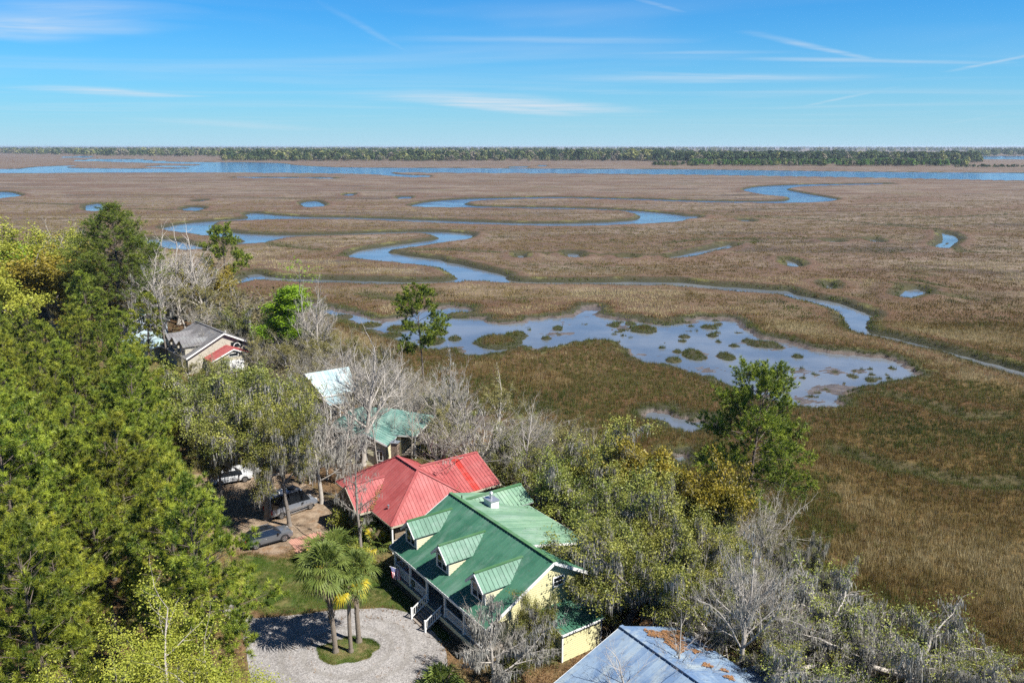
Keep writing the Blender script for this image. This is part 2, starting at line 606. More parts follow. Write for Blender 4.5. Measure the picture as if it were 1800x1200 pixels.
ISLAND_PX = [  # banks of reed standing in the pond: centre, half width, half height in pixels
    (875, 601, 42, 12), (905, 590, 20, 9), (810, 555, 26, 5), (885, 563, 30, 5), (980, 578, 9, 4), (1131, 580, 24, 7), (1217, 623, 19, 11), (1191, 618, 8, 4), (1275, 626, 14, 7),
    (1080, 572, 8, 4), (1107, 569, 10, 4), (1131, 564, 10, 3), (1204, 592, 10, 3), (1252, 590, 11, 3.5), (1185, 634, 14, 4), (1010, 619, 3, 2), (1246, 576, 14, 3), (1170, 566, 40, 5),
    (1200, 600, 8, 3), (1402, 627, 10, 4), (1368, 611, 10, 3), (1315, 600, 12, 4), (1290, 608, 8, 3), (1500, 662, 10, 4), (1530, 668, 11, 4), (960, 595, 8, 3), (1340, 606, 30, 5),
    (700, 578, 20, 5), (757, 600, 24, 7), (560, 544, 18, 3.5), (605, 558, 16, 4), (648, 572, 20, 4.5), (690, 589, 18, 5), (735, 575, 15, 4), (772, 585, 14, 4.5), (800, 596, 12, 4)]
_r = random.Random(9)
for _ in range(26):
    ISLAND_PX.append((_r.uniform(1080, 1390), _r.uniform(563, 612), _r.uniform(3, 9), _r.uniform(0.9, 2.0)))
for _ in range(34):
    ISLAND_PX.append((_r.uniform(1390, 1590), _r.uniform(645, 700), _r.uniform(2, 7), _r.uniform(0.9, 1.8)))
for _ in range(12):
    ISLAND_PX.append((_r.uniform(830, 1080), _r.uniform(568, 605), _r.uniform(2, 6), _r.uniform(0.8, 1.6)))
DITCH_PX = [[(600, 455), (760, 440), (900, 447), (1060, 452), (1200, 455), (1330, 425)],
            [(1230, 376), (1420, 386), (1560, 396), (1640, 405), (1668, 416)], [(1660, 430), (1690, 445), (1720, 446)],
            [(1200, 373), (1290, 375)], [(1180, 428), (1240, 422), (1370, 420), (1450, 425), (1560, 420)],
            [(1250, 430), (1290, 436)], [(1380, 458), (1390, 468)], [(1580, 505), (1610, 518), (1700, 528)], [(1600, 495), (1650, 508)],
            [(150, 368), (250, 368), (350, 374), (440, 372)], [(330, 349), (400, 345), (500, 350), (600, 354)], [(460, 430), (560, 442)],
            [(0, 355), (120, 360), (170, 364)], [(200, 320), (400, 322), (600, 318)], [(800, 320), (950, 318), (1100, 320)], [(1350, 345), (1500, 350), (1620, 346)],
            [(1500, 380), (1640, 384), (1760, 378)], [(640, 520), (700, 530), (760, 520)], [(1120, 600), (1160, 620), (1200, 640)],
            [(1560, 700), (1640, 720), (1700, 740), (1760, 738)], [(1660, 850), (1720, 862), (1790, 858)], [(1480, 800), (1560, 830), (1600, 836)]]
UPLAND_PX = [(-900, 470), (-200, 482), (0, 486), (150, 484), (300, 478), (390, 500), (450, 548), (520, 582), (600, 625), (680, 665), (760, 702), (850, 742), (940, 790), (1000, 832), (1080, 864),
             (1170, 892), (1250, 925), (1320, 960), (1370, 1010), (1395, 1070), (1420, 1130), (1480, 1190), (1600, 1240), (1800, 1290), (2100, 1400)]


def chaikin(P, it=2, closed=True):
    P = np.asarray(P, dtype=np.float64)
    for _ in range(it):
        Q = np.roll(P, -1, 0)
        P = np.stack([0.8 * P + 0.2 * Q, 0.2 * P + 0.8 * Q], 1).reshape(-1, 2)
    return P


def ground(px, z=0.0):
    return np.array([G(max(-900, x), y, z)[:2] for x, y in px])


WATER = [ground(chaikin(p, 1)) for p in WATER_PX]
POND = [ground(chaikin(p, 1)) for p in POND_PX]
DITCH = [ground(p) for p in DITCH_PX]
UPLAND = np.vstack([ground(UPLAND_PX, 1.0), [[60, -40], [-300, -40]]])


def terrain(X, Y, fine=True):
    """height of the reed canopy, the banks, the pond bed and the dry land; also the fields that colour it"""
    wig = (fbm(X * 0.22, Y * 0.22, 3, 3) - 0.5) * 2.2 + (fbm(X * 0.9, Y * 0.9, 8, 2) - 0.5) * 0.8
    wig = wig * np.clip(1.25 - Y / 900.0, 0.25, 1.0)
    w = np.full(X.shape, -14.0)
    hide = np.clip(Y - 110, 0, None) / 41.5 * 0.95          # the near bank stands back from the creek
    for p in WATER:
        poly_sd(X, Y, p, 14.0, w)
        poly_sd(X, Y + hide, p, 14.0, w)
    w = np.where(w > -13.9, w + wig * 0.7, w)
    pd = np.full(X.shape, -14.0)
    for p in POND:
        poly_sd(X, Y, p, 14.0, pd)
    pd = np.where(pd > -13.9, pd + wig * 1.5 + (fbm(X * 0.45, Y * 0.45, 14, 3) - 0.5) * 3.2, pd)
    isl = np.full(X.shape, -5.0)
    for cx, cy_, rx, ry in ISLAND_PX:
        gx, gy, _ = G(cx, cy_, 0.0)
        ax = abs(G(cx + rx, cy_, 0.0)[0] - gx)
        ay = abs(G(cx, cy_ - ry, 0.0)[1] - gy)
        q = np.hypot((X - gx) / ax, (Y - gy) / ay)
        isl = np.maximum(isl, (1.0 - q) * min(ax, ay) + np.where(q < 2.0, wig * min(0.9, 0.28 * min(ax, ay) + 0.12), 0))
    dt = np.full(X.shape, 10.0)
    for p in DITCH:
        line_d(X, Y, p, 10.0, dt)
    dt = dt + wig * 1.1
    u = poly_sd(X, Y, UPLAND, 14.0)
    u = np.where(u > -13.9, u + wig * 0.6, u)
    cano = np.interp(Y, [60, 250, 650, 2000], [0.75, 0.75, 0.45, 0.3])
    ss = lambda t: np.clip(t, 0, 1) ** 2 * (3 - 2 * np.clip(t, 0, 1))
    # reed canopy, with hummocks
    hum = (fbm(X * 0.5, Y * 0.5, 21, 3) - 0.5) * 0.35 + (fbm(X * 0.06, Y * 0.06, 5, 3) - 0.5) * 0.5
    h = cano * (1.0 + hum)
    # ditches sink into it
    h = h * (1 - 0.75 * ss(1 - dt / (1.5 + Y * 0.004)))
    # mud strip along the dry land
    mud = ss(1 - np.abs(u + 1.2 + wig * 1.5) / 3.2)
    h = h * (1 - mud) + (0.10 + (fbm(X * 1.5, Y * 1.5, 31, 3) - 0.5) * 0.16) * mud
    # tall reeds on the creek banks
    lev = np.exp(-((w + 4.5) / 3.5) ** 2) * np.interp(Y, [120, 260, 700, 1500], [0.25, 0.75, 0.9, 0.6]) * (pd < -3)
    h = h + lev * (0.75 + 0.5 * fbm(X * 0.15, Y * 0.15, 51, 3))
    # channels
    h = h * ss((-w + 0.1) / 1.7) + 0.03
    h = np.where(w > 0, -np.minimum(w, 2.0) * 0.3 - 0.01, h)
    # shallow pond: mud that barely breaks the surface
    bed = (fbm(X * 0.16, Y * 0.16, 41, 4) - 0.62) * 0.34 + (fbm(X * 1.3, Y * 1.3, 47, 3) - 0.5) * 0.13
    bed = bed + 0.02 * ss(1 - pd / 4.0) - 0.045
    up_ = ss((G(1100, 570, 0)[1] + (X - 20) * -0.25 - Y) / -14.0) * ss(pd / 1.0) * (X > 5)
    bed = bed + 0.075 * up_
    rg = G(1450, 680, 0)
    bed = bed + 0.085 * ss(1 - np.hypot((X - rg[0]) / 22, (Y - rg[1]) / 22))
    k = ss((pd + 0.8) / 1.6)
    h = h * (1 - k) + bed * k
    ki = ss((isl + 0.4) / 1.0)
    h = h * (1 - ki) + np.maximum(h, 0.06 + 0.38 * np.clip(isl / 1.0, 0, 1) + hum * 0.4) * ki
    # dry land
    ku = ss((u + 0.2) / 5.0)
    h = h * (1 - ku) + 1.5 * ku
    shore = np.minimum(np.minimum(np.abs(w), np.abs(pd)), 14)
    wat = np.maximum(w, pd)
    wat = np.where(isl > 0, np.minimum(wat, -isl), wat)
    return h, wat, u, dt, mud, pd, isl


rows = [18.0]
while rows[-1] < 45000:
    y = rows[-1]
    k = 0.0048 if y < 320 else (0.0075 if y < 2300 else 0.07)
    rows.append(y * (1 + k) if y > 40 else y + 1.0)
rows = np.array(rows)
ncol = 430
tcol = np.linspace(-0.80, 0.80, ncol)
GX = (tcol[None, :] * (rows[:, None] + 18.0)).ravel()
GY = np.repeat(rows, ncol)
H, WAT, UPL, DIT, MUD, PND, ISL = terrain(GX, GY)
nr = len(rows)
ii = np.arange(nr * ncol).reshape(nr, ncol)
quads = np.stack([ii[:-1, :-1], ii[:-1, 1:], ii[1:, 1:], ii[1:, :-1]], -1).reshape(-1, 4)


def attr(me, name, arr):
    a = me.attributes.new(name, 'FLOAT', 'POINT')
    a.data.foreach_set('value', np.ascontiguousarray(arr, dtype=np.float32))


LAWN_PX = [(415, 972), (450, 975), (505, 985), (540, 975), (600, 965), (690, 1000), (760, 1075), (800, 1120), (765, 1130), (740, 1090), (690, 1070), (640, 1066), (560, 1072), (500, 1079), (458, 1080), (432, 1035)]
DIRT_PX = [(300, 800), (345, 838), (420, 815), (500, 826), (560, 862), (612, 905), (600, 945), (520, 952), (502, 978), (420, 969), (372, 957), (360, 915), (330, 880), (250, 850)]
YARD_PX = [(700, 860), (900, 870), (960, 900), (1080, 1010), (1130, 1080), (1100, 1160), (960, 1200), (900, 1240), (860, 1200), (780, 1120), (700, 1010)]
lawn = poly_sd(GX, GY, ground(chaikin(LAWN_PX, 1), 1.5), 4.0)
dirt = poly_sd(GX, GY, ground(chaikin(DIRT_PX, 1), 1.5), 4.0)

m_ground, t, out = new_mat('ground')
geo = t.add('ShaderNodeNewGeometry')
pos = geo.outputs['Position']
sp = t.add('ShaderNodeSeparateXYZ')
t.link(pos, sp.inputs[0])


def A(name):
    return t.add('ShaderNodeAttribute', attribute_type='GEOMETRY', attribute_name=name).outputs['Fac']


big = t.noise(t.mapping(pos, (0.008, 0.022, 0)), 1.0, 5.0, 0.62, 0.5)
mid = t.noise(t.mapping(pos, (0.05, 0.09, 0)), 1.0, 5.0, 0.65, 0.4)
sml = t.noise(t.mapping(pos, (0.45, 0.45, 0)), 1.0, 4.0, 0.7)
fin = t.noise(t.mapping(pos, (2.6, 2.6, 0)), 1.0, 3.0, 0.7)
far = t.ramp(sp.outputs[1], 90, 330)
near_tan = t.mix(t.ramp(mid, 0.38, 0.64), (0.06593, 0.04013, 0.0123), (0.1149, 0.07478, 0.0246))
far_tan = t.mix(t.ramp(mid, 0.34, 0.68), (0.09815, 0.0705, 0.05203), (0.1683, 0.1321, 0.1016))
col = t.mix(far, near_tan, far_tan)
stk = t.noise(t.mapping(pos, (0.006, 0.035, 0), (5, 3, 0), (0, 0, R(4))), 1.0, 6.0, 0.7, 0.8)
col = t.mix(t.math('MULTIPLY', t.ramp(stk, 0.50, 0.62), t.math('MULTIPLY', far, 0.85)), col, (0.050, 0.038, 0.033, 1))
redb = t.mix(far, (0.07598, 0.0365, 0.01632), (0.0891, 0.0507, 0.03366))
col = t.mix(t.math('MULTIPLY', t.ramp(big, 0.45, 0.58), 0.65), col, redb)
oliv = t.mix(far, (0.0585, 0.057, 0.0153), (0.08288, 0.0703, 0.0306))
col = t.mix(t.math('MULTIPLY', t.ramp(t.noise(t.mapping(pos, (0.018, 0.05, 0), (30, 8, 0)), 1.0, 5.0, 0.65, 0.6), 0.50, 0.70), 0.7), col, oliv)
wat = A('wat')
sw = t.math('ADD', wat, t.math('MULTIPLY', t.math('SUBTRACT', sml, 0.5), 3.0))
# reddish belt behind the bank, yellow-green and dark mud on the bank itself
col = t.mix(t.math('MULTIPLY', t.ramp(sw, -10.0, -4.5), 0.65), col, redb)
bankc = t.mix(t.ramp(t.noise(t.mapping(pos, (0.05, 0.05, 0)), 1.0, 4.0, 0.7), 0.48, 0.66), (0.040, 0.036, 0.018), (0.110, 0.108, 0.034))
col = t.mix(t.math('MULTIPLY', t.ramp(sw, -4.2, -2.6), 0.9), col, bankc)
col = t.mix(t.ramp(sw, -1.9, -0.8), col, (0.034, 0.034, 0.018, 1))
dit = t.math('ADD', A('dit'), t.math('MULTIPLY', t.math('SUBTRACT', sml, 0.5), 2.5))
col = t.mix(t.math('MULTIPLY', t.ramp(dit, 4.0, 1.2), 0.85), col, (0.050, 0.045, 0.020, 1))
sc = t.math('ADD', t.math('MULTIPLY', t.math('SUBTRACT', sml, 0.5), 0.9), t.math('MULTIPLY', t.math('SUBTRACT', fin, 0.5), 1.0))
vm = t.add('ShaderNodeVectorMath', operation='SCALE')
t.link(col, vm.inputs[0])
t.link(t.math('ADD', sc, 1.0), vm.inputs['Scale'])
col = vm.outputs[0]
# bare mud: pond bed and the strip along the dry land
mudc = t.mix(t.ramp(sml, 0.35, 0.65), (0.062, 0.050, 0.043), (0.110, 0.090, 0.078))
mudf = t.math('MAXIMUM', A('mud'), t.ramp(A('pnd'), -0.6, 0.3))
mudf = t.math('MULTIPLY', mudf, t.ramp(A('isl'), 0.1, -0.4))
col = t.mix(mudf, col, mudc)
# dry land: fallen leaves, pine straw, patches of green
litter = t.mix(t.ramp(t.noise(t.mapping(pos, (0.9, 0.9, 0)), 1.0, 5.0, 0.7), 0.35, 0.65), (0.050, 0.030, 0.015), (0.140, 0.085, 0.042))
litter = t.mix(t.math('MULTIPLY', t.ramp(t.noise(t.mapping(pos, (0.13, 0.13, 0)), 1.0, 4.0, 0.6), 0.47, 0.62), 0.75), litter, (0.060, 0.080, 0.018, 1))
litter = t.mix(t.ramp(fin, 0.3, 0.8), litter, t.mix(0.5, litter, (0.24, 0.15, 0.075, 1)))
lawnc = t.mix(t.ramp(t.noise(t.mapping(pos, (0.5, 0.5, 0)), 1.0, 4.0, 0.65), 0.38, 0.62), (0.045, 0.075, 0.012), (0.105, 0.095, 0.032))
litter = t.mix(t.ramp(t.math('ADD', A('lawn'), t.math('MULTIPLY', t.math('SUBTRACT', sml, 0.5), 2.4)), -0.3, 0.5), litter, lawnc)
dirtc = t.mix(t.ramp(t.noise(t.mapping(pos, (0.7, 0.7, 0)), 1.0, 5.0, 0.7), 0.35, 0.65), (0.130, 0.092, 0.060), (0.255, 0.195, 0.138))
dirtc = t.mix(t.math('MULTIPLY', t.ramp(sml, 0.52, 0.68), 0.8), dirtc, (0.17, 0.095, 0.045, 1))
litter = t.mix(t.ramp(t.math('ADD', A('dirt'), t.math('MULTIPLY', t.math('SUBTRACT', sml, 0.5), 2.4)), -0.3, 0.6), litter, dirtc)
col = t.mix(t.ramp(t.math('ADD', A('upl'), t.math('MULTIPLY', t.math('SUBTRACT', sml, 0.5), 1.6)), 0.2, 1.6), col, litter)
bs = t.add('ShaderNodeBsdfPrincipled')
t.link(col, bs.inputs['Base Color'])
t.link(t.math('SUBTRACT', 0.95, t.math('MULTIPLY', mudf, 0.5)), bs.inputs['Roughness'])
bs.inputs['Specular IOR Level'].default_value = 0.25
bp = t.add('ShaderNodeBump')
bp.inputs['Strength'].default_value = 0.8
bp.inputs['Distance'].default_value = 0.35
t.link(t.math('ADD', t.math('MULTIPLY', fin, 0.45), t.math('ADD', sml, t.math('MULTIPLY', mid, 1.5))), bp.inputs['Height'])
t.link(bp.outputs[0], bs.inputs['Normal'])
t.link(bs.outputs[0], out.inputs[0])

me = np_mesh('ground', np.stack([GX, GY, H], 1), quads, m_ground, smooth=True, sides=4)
for nm, ar in (('wat', WAT), ('upl', UPL), ('dit', DIT), ('mud', MUD), ('pnd', PND), ('isl', ISL), ('lawn', lawn), ('dirt', dirt)):
    attr(me, nm, ar)
ground_o = link('ground', me)
tag(ground_o, kind='structure')

# ------------------------------------------------------------------ water
m_water, t, out = new_mat('water')
pos = t.add('ShaderNodeNewGeometry').outputs['Position']
sp = t.add('ShaderNodeSeparateXYZ')
t.link(pos, sp.inputs[0])
b = t.add('ShaderNodeBsdfPrincipled')
murk = t.noise(t.mapping(pos, (0.05, 0.05, 0)), 1.0, 4.0, 0.6)
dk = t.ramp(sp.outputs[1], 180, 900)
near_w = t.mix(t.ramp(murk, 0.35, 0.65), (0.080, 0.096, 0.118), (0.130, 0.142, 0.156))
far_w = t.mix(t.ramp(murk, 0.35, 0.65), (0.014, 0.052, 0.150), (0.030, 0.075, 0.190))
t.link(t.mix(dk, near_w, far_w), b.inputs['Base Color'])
b.inputs['Roughness'].default_value = 0.08
b.inputs['IOR'].default_value = 1.333
w1 = t.noise(t.mapping(pos, (0.9, 1.6, 0)), 1.0, 3.0, 0.6)
w2 = t.noise(t.mapping(pos, (0.11, 0.3, 0)), 1.0, 4.0, 0.6)
bp = t.add('ShaderNodeBump')
bp.inputs['Distance'].default_value = 0.55
patch = t.noise(t.mapping(pos, (0.03, 0.05, 0)), 1.0, 3.0, 0.6)
t.link(t.math('MULTIPLY', t.math('ADD', t.math('MULTIPLY', dk, 0.9), 0.10), t.ramp(patch, 0.2, 0.75)), bp.inputs['Strength'])
t.link(t.math('ADD', t.math('MULTIPLY', w1, 0.35), w2), bp.inputs['Height'])
t.link(bp.outputs[0], b.inputs['Normal'])
t.link(b.outputs[0], out.inputs[0])
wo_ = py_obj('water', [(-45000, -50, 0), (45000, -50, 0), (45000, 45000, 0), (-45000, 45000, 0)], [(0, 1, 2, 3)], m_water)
tag(wo_, kind='structure')


# ------------------------------------------------------------------ scattering of stuff (instances on points)
def scatter(name, P, scl, rotz, idx, tint, protos, tilt=None):
    cname = name + '_kinds'
    c = bpy.data.collections.new(cname)
    for i, o in enumerate(protos):
        c.objects.link(o)
    n = len(P)
    me = bpy.data.meshes.new(name)
    me.vertices.add(n)
    me.vertices.foreach_set('co', np.ascontiguousarray(P, dtype=np.float32).ravel())
    rot = np.zeros((n, 3), np.float32)
    rot[:, 2] = rotz
    if tilt is not None:
        rot[:, 0] = tilt
    a = me.attributes.new('rot', 'FLOAT_VECTOR', 'POINT')
    a.data.foreach_set('vector', rot.ravel())
    s3 = np.ascontiguousarray(scl, dtype=np.float32)
    if s3.ndim == 1:
        s3 = np.repeat(s3[:, None], 3, 1)
    a = me.attributes.new('scl', 'FLOAT_VECTOR', 'POINT')
    a.data.foreach_set('vector', np.ascontiguousarray(s3, dtype=np.float32).ravel())
    a = me.attributes.new('idx', 'INT', 'POINT')
    a.data.foreach_set('value', np.ascontiguousarray(idx, dtype=np.int32))
    attr(me, 'tint', tint)
    o = link(name, me)
    g = bpy.data.node_groups.new(name, 'GeometryNodeTree')
    g.interface.new_socket('Geometry', in_out='INPUT', socket_type='NodeSocketGeometry')
    g.interface.new_socket('Geometry', in_out='OUTPUT', socket_type='NodeSocketGeometry')
    N = NT(g)
    gi = N.add('NodeGroupInput')
    go = N.add('NodeGroupOutput')
    ci = N.add('GeometryNodeCollectionInfo')
    ci.inputs['Collection'].default_value = c
    ci.inputs['Separate Children'].default_value = True
    ci.inputs['Reset Children'].default_value = True
    iop = N.add('GeometryNodeInstanceOnPoints')
    N.link(gi.outputs[0], iop.inputs['Points'])
    N.link(ci.outputs[0], iop.inputs['Instance'])
    iop.inputs['Pick Instance'].default_value = True
    for nm, ty, sk in (('idx', 'INT', 'Instance Index'), ('rot', 'FLOAT_VECTOR', 'Rotation'), ('scl', 'FLOAT_VECTOR', 'Scale')):
        na = N.add('GeometryNodeInputNamedAttribute', data_type=ty)
        na.inputs['Name'].default_value = nm
        N.link(na.outputs[0], iop.inputs[sk])
    N.link(iop.outputs[0], go.inputs[0])
    md = o.modifiers.new('scatter', 'NODES')
    md.node_group = g
    return o


def tint_mat(name, stops, trans=0.25, rough=0.8, vscale=0.9):
    """colour picked per instance by its tint"""
    m, t, out = new_mat(name)
    at = t.add('ShaderNodeAttribute', attribute_type='INSTANCER', attribute_name='tint').outputs['Fac']
    cr = t.add('ShaderNodeValToRGB')
    el = cr.color_ramp.elements
    while len(el) < len(stops):
        el.new(0.5)
    for e, (p, c) in zip(el, stops):
        e.position = p
        e.color = (*c, 1)
    t.link(at, cr.inputs[0])
    b = t.add('ShaderNodeBsdfPrincipled')
    t.link(cr.outputs[0], b.inputs['Base Color'])
    b.inputs['Roughness'].default_value = rough
    b.inputs['Specular IOR Level'].default_value = 0.2
    tr = t.add('ShaderNodeBsdfTranslucent')
    t.link(cr.outputs[0], tr.inputs['Color'])
    mx = t.add('ShaderNodeMixShader')
    mx.inputs[0].default_value = trans
    t.link(b.outputs[0], mx.inputs[1])
    t.link(tr.outputs[0], mx.inputs[2])
    t.link(mx.outputs[0], out.inputs[0])
    return m


def blade_clump(name, mat, seed, n, spread, h0, h1, wid, lean):
    rg = np.random.default_rng(seed)
    a = rg.uniform(0, 2 * np.pi, n)
    r = spread * np.sqrt(rg.uniform(0, 1, n))
    base = np.stack([r * np.cos(a), r * np.sin(a), np.zeros(n)], 1)
    h = rg.uniform(h0, h1, n)
    la = rg.uniform(0, 2 * np.pi, n)
    lm = rg.uniform(0, lean, n)
    tip = base + np.stack([np.cos(la) * lm * h, np.sin(la) * lm * h, h], 1)
    wa = rg.uniform(0, np.pi, n)
    wv = np.stack([np.cos(wa), np.sin(wa), np.zeros(n)], 1) * (wid * rg.uniform(0.6, 1.3, n))[:, None]
    V = np.stack([base - wv - [0, 0, 0.15], base + wv - [0, 0, 0.15], tip], 1).reshape(-1, 3)
    T = np.arange(3 * n).reshape(-1, 3)
    return bpy.data.objects.new(name, np_mesh(name, V, T, mat))


rg = np.random.default_rng(5)
m_reed = tint_mat('reed', [(0.0, (0.04813, 0.06384, 0.01441)), (0.2, (0.0963, 0.1186, 0.02674)), (0.4, (0.1337, 0.08208, 0.03087)), (0.6, (0.1871, 0.1414, 0.04733)), (0.8, (0.2727, 0.2121, 0.09464)), (1.0, (0.3851, 0.3191, 0.1749))])
near_k = [blade_clump('reed_clump', m_reed, 100 + i, 16, 0.34, 0.35, 0.95, 0.035, 0.45) for i in range(5)]
far_k = [blade_clump('reed_tuft', m_reed, 200 + i, 16, 1.0, 0.2, 0.6, 0.10, 0.6) for i in range(4)]
REED_PTS = []


def reed_field(name, n, y0, y1, protos, s0, s1, power, fadeout=0.0, jit=0.16):
    uu = rg.uniform(0, 1, n)
    Y = (y0 ** power + uu * (y1 ** power - y0 ** power)) ** (1.0 / power)
    X = rg.uniform(-0.68, 0.68, n) * (Y + 6)
    h, w, u, d, mu, pdd, isl = terrain(X, Y)
    keep = (u < -0.8) & (h > 0.16) & (mu < rg.uniform(0.1, 0.7, n))
    keep |= (isl > 0.05) & (u < -1)
    keep &= (w < 0.2) | (isl > 0.05)
    keep &= rg.uniform(0, 1, n) > np.clip((Y - y1 * 0.55) / (y1 * 0.45), 0, 1) * fadeout
    keep &= (w < -0.01 * (Y - 120)) | (isl > 0.05) | (Y < 150)
    X, Y, h, w, d, u, isl, pdd = (a[keep] for a in (X, Y, h, w, d, u, isl, pdd))
    patch = fbm(X * 0.035, Y * 0.06, 61, 4)
    red = fbm(X * 0.05 + 9, Y * 0.05, 71, 4)
    ti = 0.60 + (patch - 0.5) * 1.9 + (fbm(X * 0.010 + 4, Y * 0.024, 83, 4) - 0.5) * 1.7 + rg.normal(0, jit, len(X))
    ti = np.where((red > 0.55) & (Y > 95), ti - (red - 0.55) * 2.2, ti)
    gr = fbm(X * 0.04 + 3, Y * 0.045 + 5, 77, 4) + np.clip((105 - Y) / 400, 0, 0.06)
    ti = np.where(gr > 0.56, 0.12 + rg.uniform(0, 0.25, len(X)), ti)
    edge = np.maximum(w, -d * 0.7)
    ti = np.where(edge > -4.5 - np.clip(Y - 150, 0, 350) * 0.012 + rg.normal(0, 1.5, len(X)), 0.42 + rg.normal(0, 0.10, len(X)), ti)
    ti = np.where(edge > -1.8 - np.clip(Y - 150, 0, 350) * 0.006 + rg.normal(0, 0.5, len(X)), rg.uniform(0.02, 0.30, len(X)), ti)
    ti = np.where(edge < -5, ti + np.clip((Y - 130) / 500, 0, 0.18), ti)
    ti = np.clip(ti, 0, 1)
    s = rg.uniform(s0, s1, len(X)) * np.where(edge > -1.2, 0.75, 1.0)
    z = np.maximum(h - 0.62, -0.05) * np.where(edge > -1.5, 0.3, 1.0)
    z = np.minimum(h - 0.12, h * 0.75)
    o = scatter(name, np.stack([X, Y, z], 1), s, rg.uniform(0, 6.28, len(X)), rg.integers(0, len(protos), len(X)), ti, protos)
    return o


tag(reed_field('marsh_reeds', 150000, 48, 190, near_k, 0.7, 1.25, 0.9), 'brown and olive marsh reeds covering the near flats beside the pond', 'reeds', kind='stuff')
tag(reed_field('distant_marsh_reeds', 95000, 185, 760, far_k, 0.8, 1.5, 0.35, 1.0, 0.07), 'tan marsh reeds covering the flats between the creek bends', 'reeds', kind='stuff')

# ------------------------------------------------------------------ building kit
def metal_roof(name, c1, c2, rough=0.52, dirt=(0.06, 0.05, 0.035), dirty=0.35, fade=0.20, spec=0.42):
    m, t, out = new_mat(name)
    tc = t.add('ShaderNodeTexCoord').outputs['Object']
    n = t.noise(tc, 0.45, 5.0, 0.65, 0.4)
    n2 = t.noise(t.mapping(tc, (1.5, 1.5, 0.5)), 2.4, 5.0, 0.7)
    oi = t.add('ShaderNodeObjectInfo').outputs['Random']
    f = t.ramp(t.math('ADD', n, t.math('MULTIPLY', t.math('SUBTRACT', oi, 0.5), 0.22)), 0.32, 0.68)
    col = t.mix(f, c1, c2)
    fd = t.noise(t.mapping(tc, (0.5, 0.16, 0.3)), 1.6, 5.0, 0.7, 0.3)
    col = t.mix(t.math('MULTIPLY', t.ramp(fd, 0.45, 0.72), fade), col, (0.33, 0.37, 0.36, 1))
    col = t.mix(t.math('MULTIPLY', t.ramp(n2, 0.52, 0.76), dirty), col, dirt)
    b = t.add('ShaderNodeBsdfPrincipled')
    t.link(col, b.inputs['Base Color'])
    t.link(t.math('MULTIPLY_ADD', n2, 0.25, rough - 0.1), b.inputs['Roughness'])
    b.inputs['Specular IOR Level'].default_value = spec
    bp = t.add('ShaderNodeBump')
    bp.inputs['Strength'].default_value = 0.12
    bp.inputs['Distance'].default_value = 0.02
    t.link(n2, bp.inputs['Height'])
    t.link(bp.outputs[0], b.inputs['Normal'])
    t.link(b.outputs[0], out.inputs[0])
    return m


m_green = metal_roof('green_metal', (0.030, 0.112, 0.068), (0.055, 0.156, 0.100))
m_greenlit = metal_roof('sunlit_green_metal', (0.115, 0.215, 0.140), (0.175, 0.285, 0.190), dirty=0.3, fade=0.3)  # paler copy of the green metal: sunlit brightness put into the colour
m_greent = metal_roof('green_trim', (0.048, 0.128, 0.048), (0.068, 0.16, 0.064))
m_red = metal_roof('red_metal', (0.255, 0.052, 0.052), (0.330, 0.086, 0.083), rough=0.62, dirty=0.4, fade=0.06, spec=0.3)
m_redbright = metal_roof('new_red_metal', (0.288, 0.0176, 0.0112), (0.336, 0.024, 0.016), dirty=0.05)
m_grey = metal_roof('grey_metal', (0.104, 0.1, 0.104), (0.152, 0.148, 0.152), dirty=0.4)
m_teal = metal_roof('teal_metal', (0.22, 0.32, 0.345), (0.36, 0.44, 0.46), dirty=0.35, fade=0.35)
m_palegreen = metal_roof('pale_green_metal', (0.08, 0.176, 0.152), (0.16, 0.264, 0.224), dirty=0.45)
m_blue = metal_roof('blue_metal', (0.096, 0.16, 0.272), (0.20, 0.27, 0.352), dirty=0.5, fade=0.65)
m_yellow = plain('yellow_siding', (0.50, 0.47, 0.26), 0.65, vary=0.08, scale=0.7)
m_cream = plain('cream_siding', (0.50, 0.47, 0.32), 0.65, vary=0.08, scale=0.7)
m_beige = plain('beige_siding', (0.38, 0.345, 0.26), 0.7, vary=0.1, scale=0.7)
m_tan = plain('tan_siding', (0.36, 0.335, 0.275), 0.7, vary=0.1, scale=0.7)
m_brown = plain('brown_siding', (0.17, 0.13, 0.085), 0.75, vary=0.15, scale=0.7)
m_white = plain('white_paint', (0.66, 0.66, 0.64), 0.5, vary=0.05, scale=1.0)
m_deck = plain('weathered_boards', (0.22, 0.19, 0.16), 0.85, vary=0.25, scale=3.0, bump=0.2)
m_pane = plain('window_glass', (0.012, 0.016, 0.020), 0.06, vary=0.1, scale=0.6, spec=0.9)
m_dark = plain('dark_opening', (0.03, 0.028, 0.025), 0.8)
m_brick = plain('chimney_brick', (0.27, 0.20, 0.15), 0.85, vary=0.3, scale=5.0, bump=0.3)
m_steel = plain('galvanised_steel', (0.45, 0.47, 0.50), 0.35, metal=0.7)
m_leaflit = plain('fallen_leaves', (0.23, 0.115, 0.045), 0.9, vary=0.45, scale=5.0, bump=0.5)


def clip_poly(P, f):
    """part of a polygon where f(p) >= 0 (f linear)"""
    out = []
    n = len(P)
    for i in range(n):
        a, b = P[i], P[(i + 1) % n]
        fa, fb = f(a), f(b)
        if fa >= 0:
            out.append(a)
        if (fa >= 0) != (fb >= 0):
            k = fa / (fa - fb)
            out.append(tuple(a[j] + (b[j] - a[j]) * k for j in range(len(a))))
    return out


